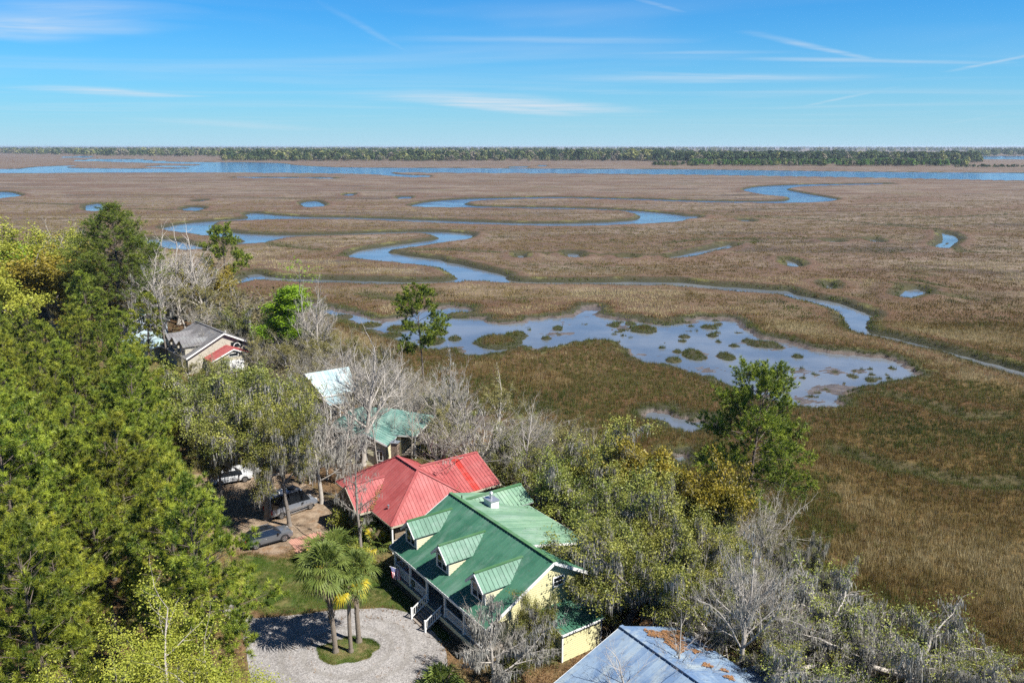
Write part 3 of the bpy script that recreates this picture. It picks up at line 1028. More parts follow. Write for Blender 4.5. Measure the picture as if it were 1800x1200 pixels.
def slope(roof, pts, w, mat, holes=None, single=True, rib=0.045, start=0.0, odd=None):
    """one roof slope: metal panels with a standing seam each, laid down the fall line"""
    P = [Vector(p) for p in pts]
    n = (P[1] - P[0]).cross(P[2] - P[0]).normalized()
    if n.z < 0:
        n = -n
    d = Vector((0, 0, -1)) - n * (-n.z)
    d.normalize()
    a = d.cross(n).normalized()
    o = P[0]
    Q = [((p - o).dot(a), (p - o).dot(d)) for p in P]
    lo, hi = min(q[0] for q in Q), max(q[0] for q in Q)
    k0 = math.floor((lo - start) / w)
    allmb = MB()
    cnt = 0
    back = lambda q, h: o + a * q[0] + d * q[1] + n * h
    k = k0
    while start + k * w < hi:
        x0, x1 = start + k * w, start + (k + 1) * w
        R_ = clip_poly(clip_poly(Q, lambda q: q[0] - x0), lambda q: x1 - q[0])
        k += 1
        if len(R_) < 3:
            continue
        area = abs(sum(R_[i][0] * R_[(i + 1) % len(R_)][1] - R_[(i + 1) % len(R_)][0] * R_[i][1] for i in range(len(R_)))) / 2
        if area < 0.01:
            continue
        mb = MB() if single else allmb
        mb.extrude([back(q, 0.0) for q in R_], n * 0.03)
        # seam along the panel's first edge
        xs = x0 + 0.022
        S = [q for q in R_]
        S = clip_poly(clip_poly(S, lambda q: q[0] - (xs - 0.02)), lambda q: (xs + 0.02) - q[0])
        if len(S) >= 3:
            mb.extrude([back(q, 0.031) for q in S], n * rib)
        if single:
            mm = mat
            if odd and cnt in odd:
                mm = m_redbright
            mb.build('panel', mm, roof)
        cnt += 1
    if not single:
        ob = allmb.build('panels', mat, roof)
        ob['kind'] = 'stuff'


def siding(house, pts, nrm, mat, lap=0.19, name='wall', z0=None):
    """lap siding over a convex wall polygon"""
    P = [tuple(p) for p in pts]
    n = Vector(nrm)
    mb = MB()
    mb.extrude([Vector(p) - n * 0.12 for p in P], n * 0.10)
    lo, hi = min(p[2] for p in P), max(p[2] for p in P)
    z = lo
    while z < hi - 0.01:
        z1 = min(z + lap, hi)
        S = clip_poly(clip_poly(P, lambda q: q[2] - z), lambda q: z1 - q[2])
        if len(S) >= 3:
            q = []
            for p in S:
                f = (p[2] - z) / lap
                q.append(Vector(p) + n * (0.036 * (1 - f) + 0.002))
            mb.poly(q)
            lowp = [p for p in S if abs(p[2] - z) < 1e-4]
            if len(lowp) == 2:
                a, b = Vector(lowp[0]), Vector(lowp[1])
                mb.poly([a + n * 0.001, b + n * 0.001, b + n * 0.038, a + n * 0.038])
        z = z1
    return mb.build(name, mat, house)


def window(house, c, a, n, w, h, cols=2, rows=2, trim=0.10, mat=None):
    """framed window: casing, sash bars and pane"""
    c, a, n = Vector(c), Vector(a).normalized(), Vector(n).normalized()
    up = Vector((0, 0, 1))
    mb = MB()
    q = lambda x, z, d=0.0: c + a * x + up * z + n * d
    for s in (-1, 1):
        mb.bar(q(s * (w / 2 + trim / 2), -h / 2 - trim, 0.05), q(s * (w / 2 + trim / 2), h / 2 + trim, 0.05), trim, 0.07, up=n)
        mb.bar(q(-w / 2, s * (h / 2 + trim / 2), 0.05), q(w / 2, s * (h / 2 + trim / 2), 0.05), trim, 0.07, up=n)
    o = mb.build('window', mat or m_white, house)
    pm = MB()
    pm.extrude([q(-w / 2, -h / 2, 0.026), q(w / 2, -h / 2, 0.026), q(w / 2, h / 2, 0.026), q(-w / 2, h / 2, 0.026)], n * 0.012)
    pm.build('pane', m_pane, o)
    bm_ = MB()
    for i in range(1, cols):
        x = -w / 2 + w * i / cols
        bm_.bar(q(x, -h / 2, 0.055), q(x, h / 2, 0.055), 0.07, 0.03, up=n)
    for j in range(1, rows):
        z = -h / 2 + h * j / rows
        bm_.bar(q(-w / 2, z, 0.052), q(w / 2, z, 0.052), 0.045, 0.028, up=n)
    if bm_.v:
        bm_.build('sash', mat or m_white, o)
    return o


def fascia(house, a, b, mat, h=0.2, w=0.05, name='fascia', drop=0.09):
    mb = MB()
    a, b = Vector(a), Vector(b)
    mb.bar(a - Vector((0, 0, drop)), b - Vector((0, 0, drop)), w, h)
    return mb.build(name, mat, house)


def railing(house, a, b, h=0.95, mat=None, name='railing', gap=0.16):
    a, b = Vector(a), Vector(b)
    mb = MB()
    up = Vector((0, 0, 1))
    mb.bar(a + up * h, b + up * h, 0.09, 0.06)
    mb.bar(a + up * 0.12, b + up * 0.12, 0.06, 0.06)
    L = (b - a).length
    k = max(2, int(L / gap))
    for i in range(1, k):
        p = a.lerp(b, i / k)
        mb.bar(p + up * 0.14, p + up * (h - 0.02), 0.04, 0.04, up=(1, 0, 0.01))
    return mb.build(name, mat or m_white, house)


def ridge_cap(roof, a, b, mat, w=0.34):
    mb = MB()
    a, b = Vector(a), Vector(b)
    mb.bar(a + Vector((0, 0, 0.03)), b + Vector((0, 0, 0.03)), w, 0.10)
    return mb.build('ridge_cap', mat, roof)


def roof_deck(house, polys, mat, name='roof', thick=0.16):
    """the boarded deck below the panels: what the roof part itself is"""
    mb = MB()
    for P in polys:
        P = [Vector(p) for p in P]
        n = (P[1] - P[0]).cross(P[2] - P[0]).normalized()
        if n.z < 0:
            n = -n
            P = P[::-1]
        mb.extrude([p - n * (thick + 0.004) for p in P], n * thick)
    return mb.build(name, mat, house)


UROT = R(-55.0)
# ================================================================== the house with the green metal roof
gh = empty('house', (-11.46, 70.20, 1.5), UROT)
tag(gh, 'yellow clapboard house with green metal roof, three dormers and white porch', 'house')
LX, RUN, ZE, ZR = 16.5, 6.66, 3.5, 7.2
zf = lambda y: ZE + (ZR - ZE) * y / RUN                        # front slope
zs = lambda y: ZR - (y - RUN) * 0.245                          # shallow rear slope
XS = 13.0                                                      # the shallow rear slope ends here
YB = 13.4
front = [(0, 0, ZE), (LX, 0, ZE), (LX, RUN, ZR), (0, RUN, ZR)]
rear = [(0, RUN, ZR), (XS, RUN, ZR), (XS, YB, zs(YB)), (0, YB, zs(YB))]
rear2 = [(XS, RUN, ZR), (LX, RUN, ZR), (LX, 2 * RUN, ZE), (XS, 2 * RUN, ZE)]
wing = [(1.7, 7.9, 6.95), (1.7, 13.9, 6.95), (3.9, 13.9, 5.9), (3.9, 7.9, 5.9)]
wing2 = [(1.7, 7.9, 6.95), (1.7, 13.9, 6.95), (-0.6, 13.9, 5.9), (-0.6, 7.9, 5.9)]
gr = roof_deck(gh, [front, rear, rear2, wing, wing2], m_white)
slope(gr, front, 0.42, m_green)
slope(gr, rear, 0.42, m_greenlit)
slope(gr, rear2, 0.42, m_green)
slope(gr, wing, 0.42, m_greenlit)
slope(gr, wing2, 0.42, m_green)
ridge_cap(gr, (0, RUN, ZR + 0.06), (LX, RUN, ZR + 0.06), m_greent)
ridge_cap(gr, (1.7, 7.4, 7.0), (1.7, 13.9, 7.0), m_greent)
fascia(gh, (0, -0.02, ZE), (LX, -0.02, ZE), m_white, 0.24)
fascia(gh, (-0.03, 0, ZE), (-0.03, RUN, ZR), m_white, 0.26)
fascia(gh, (LX + 0.03, 0, ZE), (LX + 0.03, RUN, ZR), m_white, 0.26)
fascia(gh, (LX + 0.03, RUN, ZR), (LX + 0.03, 2 * RUN, ZE), m_white, 0.26)
fascia(gh, (XS + 0.03, RUN + 0.3, zs(RUN + 0.3)), (XS + 0.03, YB, zs(YB)), m_white, 0.2)
fascia(gh, (0, YB + 0.03, zs(YB)), (XS, YB + 0.03, zs(YB)), m_white, 0.2)
# walls
XW0, XW1, YF, YBW = 0.35, LX - 0.4, 2.3, 12.9
siding(gh, [(XW0, YF, 1.0), (XW1, YF, 1.0), (XW1, YF, zf(YF) - 0.2), (XW0, YF, zf(YF) - 0.2)], (0, -1, 0), m_yellow)
siding(gh, [(XW1, YF, 0.3), (XW1, YBW, 0.3), (XW1, YBW, 3.55), (XW1, RUN, ZR - 0.22), (XW1, YF, zf(YF) - 0.2)], (1, 0, 0), m_yellow)
siding(gh, [(XW1, 0.45, ZE - 0.1), (XW1, YF, ZE - 0.1), (XW1, YF, zf(YF) - 0.2), (XW1, 0.45, zf(0.45) - 0.2)], (1, 0, 0), m_yellow)
siding(gh, [(XW0, YF, 0.3), (XW0, YF, zf(YF) - 0.2), (XW0, RUN, ZR - 0.22), (XW0, YBW, zs(YBW) - 0.2), (XW0, YBW, 0.3)], (-1, 0, 0), m_yellow)
siding(gh, [(XW0, YBW, 0.3), (XW1, YBW, 0.3), (XW1, YBW, 3.5), (XW0, YBW, 3.5)], (0, 1, 0), m_yellow)
siding(gh, [(XS - 0.15, RUN + 0.4, zf(RUN - 0.4)), (XS - 0.15, YBW, 3.4), (XS - 0.15, YBW, zs(YBW) - 0.15), (XS - 0.15, RUN + 0.4, zs(RUN + 0.4) - 0.1)], (1, 0, 0), m_yellow)
siding(gh, [(XW0, YBW + 0.02, 3.5), (XS - 0.15, YBW + 0.02, 3.5), (XS - 0.15, YBW + 0.02, zs(YBW) - 0.2), (XW0, YBW + 0.02, zs(YBW) - 0.2)], (0, 1, 0), m_yellow)
siding(gh, [(0.0, 13.6, 4.0), (3.4, 13.6, 4.0), (3.4, 13.6, 5.75), (1.7, 13.6, 6.7), (0.0, 13.6, 5.75)], (0, 1, 0), m_yellow)
# windows and front door
for x in (2.2, 5.0, 11.3, 14.2):
    window(gh, (x, YF - 0.02, 2.25), (1, 0, 0), (0, -1, 0), 1.0, 1.6)
dm = MB()
dm.box(7.75, 8.75, YF - 0.09, YF - 0.03, 1.02, 3.1)
dr = dm.build('door', m_white, gh)
MB().box(8.6, 8.66, YF - 0.14, YF - 0.092, 1.95, 2.05).build('handle', m_steel, dr)
window(gh, (XW1 + 0.02, 7.35, 5.15), (0, 1, 0), (1, 0, 0), 1.0, 0.7, 1, 2)
window(gh, (XW1 + 0.02, 4.4, 2.3), (0, 1, 0), (1, 0, 0), 1.0, 1.5)
window(gh, (XW1 + 0.02, 10.9, 2.3), (0, 1, 0), (1, 0, 0), 1.0, 1.5)
window(gh, (XW0 - 0.02, 8.0, 4.9), (0, 1, 0), (-1, 0, 0), 1.0, 1.3)
# dormers
for cx in (2.05, 7.75, 13.45):
    dn = empty('dormer', (0, 0, 0))
    dn.parent = gh
    hw, yf, zw, zp = 1.08, 1.25, 5.62, 6.62
    ov = 0.22
    yv = (zp - ZE) / (ZR - ZE) * RUN + 0.05                    # where the ridge meets the big slope
    ze_ = zw - 0.16
    xe = hw + ov
    ye = (ze_ - ZE) / (ZR - ZE) * RUN
    for s in (-1, 1):
        rp = [(cx, yf - 0.42, zp), (cx, yv, zp), (cx + s * xe, ye, ze_), (cx + s * xe, yf - 0.42, ze_)]
        dk = roof_deck(dn, [rp], m_white, 'dormer_roof', 0.09)
        slope(dk, rp, 0.42, m_green)
        siding(dn, [(cx + s * hw, yf, zf(yf) + 0.02), (cx + s * hw, yf, zw - 0.06), (cx + s * hw, (zw - 0.06 - ZE) / (ZR - ZE) * RUN, zw - 0.06)], (s, 0, 0), m_cream, 0.17)
        fascia(dn, (cx, yf - 0.44, zp), (cx + s * xe, yf - 0.44, ze_), m_white, 0.2, drop=0.08)
        MB().box(cx + s * (hw - 0.07) - 0.08, cx + s * (hw - 0.07) + 0.08, yf - 0.05, yf + 0.03, zf(yf) - 0.1, zw - 0.1).build('corner_board', m_white, dn)
    ridge_cap(dn, (cx, yf - 0.42, zp + 0.05), (cx, yv, zp + 0.05), m_greent, 0.22)
    siding(dn, [(cx - hw, yf, zf(yf)), (cx + hw, yf, zf(yf)), (cx + hw, yf, zw - 0.06), (cx, yf, zp - 0.14), (cx - hw, yf, zw - 0.06)], (0, -1, 0), m_yellow, 0.17)
    window(dn, (cx, yf - 0.015, 4.98), (1, 0, 0), (0, -1, 0), 1.5, 1.15, 2, 2, 0.11)
# porch
pf = MB()
nb = 18
for i in range(nb):
    y0 = 0.12 + i * (2.16 / nb)
    pf.box(0.3, LX - 0.35, y0, y0 + 2.16 / nb - 0.012, 0.88, 1.0)
po = pf.build('porch_floor', m_deck, gh)
po['kind'] = 'stuff'
MB().box(0.3, LX - 0.35, 0.02, 0.10, 0.62, 0.99).build('skirt_board', m_cream, gh)
MB().box(0.28, LX - 0.35, 0.0, 0.06, 0.02, 0.6).build('lattice', m_dark, gh)
MB().box(0.3, LX - 0.35, 0.22, 0.42, 3.02, 3.3).build('porch_beam', m_white, gh)
posts = [0.45, 3.4, 6.5, 9.6, 12.7, LX - 0.5]
for x in posts:
    mb = MB()
    mb.box(x - 0.08, x + 0.08, 0.24, 0.40, 1.0, 3.02)
    mb.box(x - 0.12, x + 0.12, 0.20, 0.44, 1.0, 1.16)
    mb.box(x - 0.12, x + 0.12, 0.20, 0.44, 2.88, 3.02)
    mb.build('porch_post', m_white, gh)
for a_, b_ in zip(posts[:-1], posts[1:]):
    if 6.4 < a_ < 6.6:
        continue
    railing(gh, (a_ + 0.1, 0.32, 1.0), (b_ - 0.1, 0.32, 1.0))
railing(gh, (0.42, 0.42, 1.0), (0.42, 2.2, 1.0))
st = MB()
for i in range(5):
    st.box(6.9, 9.2, -0.28 * i - 0.30, -0.28 * i + 0.02, 0.80 - 0.18 * i - 0.06, 0.80 - 0.18 * i)
    st.box(6.9, 9.2, -0.28 * i - 0.06, -0.28 * i - 0.02, 0.62 - 0.18 * i, 0.80 - 0.18 * i - 0.06)
st.build('porch_steps', m_deck, gh)
for x in (6.85, 9.25):
    mb = MB()
    mb.bar((x, 0.2, 1.92), (x, -1.45, 0.95), 0.08, 0.08)
    mb.bar((x, 0.2, 1.15), (x, -1.45, 0.2), 0.06, 0.07)
    mb.box(x - 0.07, x + 0.07, -1.52, -1.38, 0.0, 1.1)
    for i in range(1, 9):
        y = 0.2 - 1.65 * i / 9
        mb.bar((x, y, 1.15 - 0.95 * i / 9), (x, y, 1.92 - 0.97 * i / 9), 0.04, 0.04, up=(1, 0, 0.01))
    mb.build('stair_railing', m_white, gh)
# white chase with a flue on the rear slope
ch = MB()
ch.box(3.0, 4.25, 8.6, 9.5, zs(9.1) - 0.3, zs(9.1) + 0.72)
co = ch.build('chimney_box', m_white, gr)
MB().box(2.93, 4.32, 8.53, 9.57, zs(9.1) + 0.722, zs(9.1) + 0.80).cyl((3.6, 9.05, zs(9.1) + 0.8), (3.6, 9.05, zs(9.1) + 1.35), 0.13, 0.13, 12).cyl((3.6, 9.05, zs(9.1) + 1.37), (3.6, 9.05, zs(9.1) + 1.5), 0.22, 0.08, 12).build('chimney_cap', m_steel, gr)
MB().cyl((1.5, RUN + 0.4, 7.0), (1.5, RUN + 0.4, 7.45), 0.06, 0.06, 8).build('vent_pipe', m_dark, gr)
# lean-to at the gable end
x0, x1, y0, y1 = XW1 + 0.03, 19.2, 5.4, 9.5
lr_p = [(x0 + 0.02, y0 - 0.15, 3.15), (x0 + 0.02, y1 + 0.15, 3.15), (x1 + 0.2, y1 + 0.15, 2.62), (x1 + 0.2, y0 - 0.15, 2.62)]
lt = empty('lean_to')
lt.parent = gh
lr = roof_deck(lt, [lr_p], m_white, 'lean_to_roof', 0.1)
slope(lr, lr_p, 0.42, m_green)
siding(lt, [(x0, y0, 0.05), (x1, y0, 0.05), (x1, y0, 2.5), (x0, y0, 3.02)], (0, -1, 0), m_yellow)
siding(lt, [(x1, y0, 0.05), (x1, y1, 0.05), (x1, y1, 2.5), (x1, y0, 2.5)], (1, 0, 0), m_yellow)
siding(lt, [(x0, y1, 0.05), (x1, y1, 0.05), (x1, y1, 2.5), (x0, y1, 3.02)], (0, 1, 0), m_yellow)
MB().box(x1 - 0.09, x1 + 0.04, y0 - 0.04, y0 + 0.09, 0.02, 2.5).build('corner_board', m_white, lt)
MB().box(x1 - 0.09, x1 + 0.04, y1 - 0.09, y1 + 0.04, 0.02, 2.5).build('corner_board', m_white, lt)
fascia(lt, (x1 + 0.23, y0 - 0.15, 2.62), (x1 + 0.23, y1 + 0.15, 2.62), m_white, 0.14)
fascia(lt, (x0, y0 - 0.17, 3.15), (x1 + 0.2, y0 - 0.17, 2.62), m_white, 0.14)
# rear deck with white railing
dk = MB()
for i in range(30):
    dk.box(3.5 + i * 0.22, 3.5 + i * 0.22 + 0.205, YBW + 0.1, 16.3, 2.2, 2.26)
dko = dk.build('rear_deck', m_deck, gh)
dko['kind'] = 'stuff'
for x in (3.6, 6.8, 10.0):
    MB().box(x - 0.08, x + 0.08, 16.1, 16.26, 0, 3.3).build('deck_post', m_white, gh)
railing(gh, (3.6, 16.2, 2.26), (10.0, 16.2, 2.26))
railing(gh, (10.0, YBW + 0.2, 2.26), (10.0, 16.1, 2.26))
# wreath on the porch wall
wr = MB()
for i in range(14):
    a_ = 2 * math.pi * i / 14
    b_ = 2 * math.pi * (i + 1) / 14
    wr.cyl((4.0 + 0.26 * math.cos(a_), 0.24, 1.55 + 0.26 * math.sin(a_)), (4.0 + 0.26 * math.cos(b_), 0.24, 1.55 + 0.26 * math.sin(b_)), 0.07, 0.07, 6)
wro = wr.build('wreath', plain('wreath_green', (0.03, 0.045, 0.02), 0.9), None)
wro.matrix_world = gh.matrix_basis
tag(wro, 'small dark round wreath on the white porch railing beside the steps', 'wreath')

# ---- flag on the porch rail
m_flag_red = plain('flag_red', (0.45, 0.03, 0.05), 0.7)
m_flag_blue = plain('flag_blue', (0.03, 0.04, 0.16), 0.7)
m_flag_white = plain('flag_white', (0.72, 0.70, 0.70), 0.7)
fl = empty('flag', (0, 0, 0))
fl.matrix_basis = gh.matrix_basis
tag(fl, 'small flag with stars and red and white stripes hanging from the porch rail', 'flag')
MB().cyl((2.0, 0.2, 1.95), (2.0, -1.05, 2.75), 0.022, 0.022, 8).build('pole', m_white, fl)


def flagpt(s, d):
    # hangs from the staff in folds: s along the staff, d downwards
    p0 = Vector((2.0, -0.05 - 0.92 * s, 2.13 + 0.58 * s))
    f = 0.07 * math.sin(9 * s + 2.2 * d) * (0.3 + d)
    return p0 + Vector((f + 0.10 * d, 0.22 * d * (s - 0.2), -1.25 * d * (0.86 + 0.14 * s)))


def cloth(s0, s1, d0, d1, mat, name, off=0.0):
    vs, fs = [], []
    N1, N2 = 8, 6
    for i in range(N1 + 1):
        for j in range(N2 + 1):
            p = flagpt(s0 + (s1 - s0) * i / N1, d0 + (d1 - d0) * j / N2)
            vs.append(p + Vector((off, 0, 0)))
    for i in range(N1):
        for j in range(N2):
            k = i * (N2 + 1) + j
            fs.append((k, k + 1, k + N2 + 2, k + N2 + 1))
    o = py_obj(name, vs, fs, mat, fl, True)
    md = o.modifiers.new('thick', 'SOLIDIFY')
    md.thickness = 0.012
    md.offset = 0
    return o


for k in range(13):
    a_, b_ = 1 - (k + 1) / 13, 1 - k / 13
    mt = m_flag_red if k % 2 == 0 else m_flag_white
    if k < 7:
        cloth(a_, b_, 0.42, 1.0, mt, 'stripe')
    else:
        cloth(a_, b_, 0.0, 1.0, mt, 'stripe')
can = cloth(6 / 13, 1.0, 0.0, 0.42, m_flag_blue, 'canton')
sv = MB()
for i in range(9):
    n_ = 6 if i % 2 == 0 else 5
    for j in range(n_):
        s = 6 / 13 + (7 / 13) * (i + 1) / 10
        d = 0.42 * (j + (0.5 if i % 2 == 0 else 1.0)) / 6.2
        c = flagpt(s, d)
        for off in (-0.009, 0.009):
            vs = []
            for q in range(10):
                rr = 0.022 if q % 2 == 0 else 0.009
                aa = math.pi / 2 + q * math.pi / 5
                vs.append(c + Vector((off, -rr * math.cos(aa), rr * math.sin(aa))))
            sv.poly(vs)
so = sv.build('stars', m_flag_white, can)
so['kind'] = 'stuff'

# ================================================================== the house with the red metal roof
rh = empty('house', (-12.05, 75.35, 1.5), UROT)
tag(rh, 'brown house with red metal hip roof and side wings behind the yellow house', 'house')
ZE2, ZR2 = 3.0, 6.55
xL, yD = -13.8, 10.4
RA, RB = (-3.8, 5.2, ZR2), (-8.6, 5.2, ZR2)
c00, c10, c11, c01 = (0, 0, ZE2), (xL, 0, ZE2), (xL, yD, ZE2), (0, yD, ZE2)
s_front = [c00, RA, RB, c10]
s_right = [c00, c01, RA]
s_rear = [c01, c11, RB, RA]
s_left = [c10, RB, c11]
fw_r = [(-7.4, -1.6, 5.1), (-7.4, 3.1, 5.1), (-4.6, 0.0, 3.0), (-4.6, -1.6, 3.0)]
fw_l = [(-7.4, -1.6, 5.1), (-7.4, 3.1, 5.1), (-10.2, 0.0, 3.0), (-10.2, -1.6, 3.0)]
rw_r = [(-7.5, 7.2, 5.2), (-7.5, 15.0, 5.2), (-2.6, 15.0, 3.0), (-2.6, 10.3, 3.0)]
rw_l = [(-7.5, 7.2, 5.2), (-7.5, 15.0, 5.2), (-12.4, 15.0, 3.0), (-12.4, 10.3, 3.0)]
rr_ = roof_deck(rh, [s_front, s_right, s_rear, s_left, fw_r, fw_l, rw_r, rw_l], m_beige)
for P in (s_front, s_right, s_rear, s_left, fw_l, rw_l):
    slope(rr_, P, 0.42, m_red)
up_ = lambda P, h=0.035: [(p[0], p[1], p[2] + h) for p in P]
slope(rr_, up_(fw_r, 0.03), 0.42, m_red)
slope(rr_, up_(rw_r, 0.03), 0.42, m_red, odd=(7, 8))
ridge_cap(rr_, (*RA[:2], RA[2] + 0.07), (*RB[:2], RB[2] + 0.07), m_red)
for a_, b_ in ((RA, c00), (RA, c01), (RB, c10), (RB, c11)):
    mb = MB()
    mb.bar(Vector(a_) + Vector((0, 0, 0.07)), Vector(b_) + Vector((0, 0, 0.07)), 0.3, 0.06)
    mb.build('hip_cap', m_red, rr_)
ridge_cap(rr_, (-7.4, -1.6, 5.17), (-7.4, 3.0, 5.17), m_red)
ridge_cap(rr_, (-7.5, 7.4, 5.27), (-7.5, 15.0, 5.27), m_red)
MB().cyl((-2.6, 1.0, 3.5), (-2.6, 1.0, 4.05), 0.07, 0.07, 8).cyl((-2.6, 1.0, 4.06), (-2.6, 1.0, 4.16), 0.12, 0.12, 8).build('vent_pipe', m_steel, rr_)
siding(rh, [(-0.7, 0.7, 0.1), (-0.7, 9.7, 0.1), (-0.7, 9.7, 3.1), (-0.7, 0.7, 3.1)], (1, 0, 0), m_brown)
siding(rh, [(-13.1, 0.7, 0.1), (-0.7, 0.7, 0.1), (-0.7, 0.7, 3.1), (-13.1, 0.7, 3.1)], (0, -1, 0), m_brown)
siding(rh, [(-13.1, 9.7, 0.1), (-0.7, 9.7, 0.1), (-0.7, 9.7, 3.1), (-13.1, 9.7, 3.1)], (0, 1, 0), m_brown)
siding(rh, [(-13.1, 0.7, 0.1), (-13.1, 9.7, 0.1), (-13.1, 9.7, 3.1), (-13.1, 0.7, 3.1)], (-1, 0, 0), m_brown)
siding(rh, [(-9.7, -1.3, 0.1), (-5.1, -1.3, 0.1), (-5.1, -1.3, 3.0), (-7.4, -1.3, 4.8), (-9.7, -1.3, 3.0)], (0, -1, 0), m_brown)
siding(rh, [(-5.1, -1.3, 0.1), (-5.1, 0.7, 0.1), (-5.1, 0.7, 3.1), (-5.1, -1.3, 3.1)], (1, 0, 0), m_brown)
siding(rh, [(-3.3, 9.7, 0.1), (-3.3, 14.6, 0.1), (-3.3, 14.6, 3.1), (-3.3, 9.7, 3.1)], (1, 0, 0), m_brown)
siding(rh, [(-11.7, 14.6, 0.1), (-3.3, 14.6, 0.1), (-3.3, 14.6, 3.0), (-7.5, 14.6, 4.9), (-11.7, 14.6, 3.0)], (0, 1, 0), m_brown)
for a_, b_ in (((0, -0.03, ZE2), (-4.6, -0.03, ZE2)), ((0.03, 0, ZE2), (0.03, yD, ZE2)), ((-10.2, -0.03, ZE2), (xL, -0.03, ZE2)), ((-7.4, -1.63, 5.1), (-4.6, -1.63, 3.0)), ((-7.4, -1.63, 5.1), (-10.2, -1.63, 3.0)),
               ((-4.57, -1.6, 3.0), (-4.57, -0.1, 3.0)), ((-2.57, 10.5, 3.0), (-2.57, 15.0, 3.0)), ((-7.5, 15.03, 5.2), (-2.6, 15.03, 3.0))):
    fascia(rh, a_, b_, m_beige, 0.18)
for x in (-2.2, -11.6):
    window(rh, (x, 0.68, 1.8), (1, 0, 0), (0, -1, 0), 1.1, 1.3, mat=m_beige)
window(rh, (-0.68, 3.0, 1.8), (0, 1, 0), (1, 0, 0), 1.1, 1.3, mat=m_beige)
window(rh, (-3.28, 12.4, 1.9), (0, 1, 0), (1, 0, 0), 1.6, 1.2, mat=m_beige)
window(rh, (-7.4, -1.32, 1.8), (1, 0, 0), (0, -1, 0), 1.4, 1.4, mat=m_beige)
MB().box(-0.2, -0.05, 0.05, 0.2, 0, 3.0).build('corner_post', m_white, rh)
MB().box(-0.65, -0.5, 0.0, 2.6, 0.62, 0.8).build('landing', m_deck, rh)
railing(rh, (-0.3, 0.1, 0.4), (-0.3, 2.6, 0.4), 0.9, m_beige)
# fallen leaves in the valley of the front wing
rgl = random.Random(3)


def leaf_heap(parent, pts_fn, n, name='leaf_litter', s=0.09):
    mb = MB()
    for i in range(n):
        p, nn = pts_fn()
        a_ = Vector((rgl.uniform(-1, 1), rgl.uniform(-1, 1), rgl.uniform(-0.5, 0.5))).normalized() * s * rgl.uniform(0.6, 1.4)
        b_ = nn.cross(a_) * rgl.uniform(0.5, 0.8)
        a_ = a_ - nn * a_.dot(nn) * 0.6
        p = p + nn * rgl.uniform(0.05, 0.12)
        mb.poly([p - a_, p - b_, p + a_, p + b_])
    o = mb.build(name, m_leaflit, parent)
    o['kind'] = 'stuff'
    return o


def valley():
    k = rgl.random() ** 1.6
    p = Vector((-4.6, 0.0, 3.05)).lerp(Vector((-6.6, 2.2, 4.55)), k)
    return p + Vector((rgl.gauss(0, 0.12), rgl.gauss(0, 0.22), 0.06)), Vector((0.1, -0.4, 0.9)).normalized()


leaf_heap(rr_, valley, 260)

# ================================================================== pale yellow house with the green roof behind
yh = empty('house', (-19.6, 102.6, 1.5), R(-12))
tag(yh, 'pale yellow house with weathered green roof behind the red roofed house', 'house')
A0, A1, B0, B1 = -5.5, 7.2, 0.0, 8.5
ZE3, ZR3 = 3.2, 5.3
m0, m1 = (-1.8, 4.2, ZR3), (2.6, 4.2, ZR3)
q = [(A0, B0, ZE3), (A1, B0, ZE3), (A1, B1, ZE3), (A0, B1, ZE3)]
pl_ = [[q[0], q[1], m1, m0], [q[1], q[2], m1], [q[2], q[3], m0, m1], [q[3], q[0], m0]]
gw = [[(1.4, -3.4, 4.4), (1.4, 2.4, 4.4), (4.6, 0.2, 2.9), (4.6, -3.4, 2.9)], [(1.4, -3.4, 4.4), (1.4, 2.4, 4.4), (-2.6, 0.0, 2.6), (-2.6, -3.4, 2.6)]]
yr = roof_deck(yh, pl_ + gw, m_white)
for P in pl_ + gw:
    slope(yr, up_(P, 0.03) if P in gw else P, 0.6, m_palegreen)
siding(yh, [(-2.2, -3.1, -0.0), (4.2, -3.1, 0.0), (4.2, -3.1, 3.0), (1.4, -3.1, 4.25), (-2.2, -3.1, 2.75)], (0, -1, 0), m_cream, 0.22)
siding(yh, [(4.2, -3.1, 0.0), (4.2, 0.5, 0.0), (4.2, 0.5, 3.1), (4.2, -3.1, 2.95)], (1, 0, 0), m_cream, 0.22)
siding(yh, [(A0 + 0.5, 0.5, 0), (A1 - 2.2, 0.5, 0), (A1 - 2.2, 0.5, 3.2), (A0 + 0.5, 0.5, 3.2)], (0, -1, 0), m_cream, 0.22)
siding(yh, [(A1 - 2.2, 0.5, 0), (A1 - 2.2, B1 - 0.5, 0), (A1 - 2.2, B1 - 0.5, 3.2), (A1 - 2.2, 0.5, 3.2)], (1, 0, 0), m_cream, 0.22)
siding(yh, [(A0 + 0.5, 0.5, 0), (A0 + 0.5, B1 - 0.5, 0), (A0 + 0.5, B1 - 0.5, 3.2), (A0 + 0.5, 0.5, 3.2)], (-1, 0, 0), m_cream, 0.22)
for a_, b_ in ((q[0], q[1]), (q[1], q[2]), ((1.4, -3.43, 4.4), (4.6, -3.43, 2.9)), ((1.4, -3.43, 4.4), (-2.6, -3.43, 2.6))):
    fascia(yh, a_, b_, m_white, 0.2)
for yy in (0.35, 3.0, 5.6, 8.2):
    MB().box(A1 - 0.35, A1 - 0.17, yy - 0.09, yy + 0.09, 0, 3.1).build('porch_post', m_white, yh)
MB().box(A1 - 2.1, A1 - 0.1, 0.2, 8.3, 0.3, 0.45).build('porch_floor', m_deck, yh)
window(yh, (1.0, -3.12, 1.4), (1, 0, 0), (0, -1, 0), 1.1, 1.4)
window(yh, (3.3, -3.12, 1.4), (1, 0, 0), (0, -1, 0), 0.9, 1.2)
window(yh, (-4.2, 0.48, 1.5), (1, 0, 0), (0, -1, 0), 1.0, 1.3)
ck = MB()
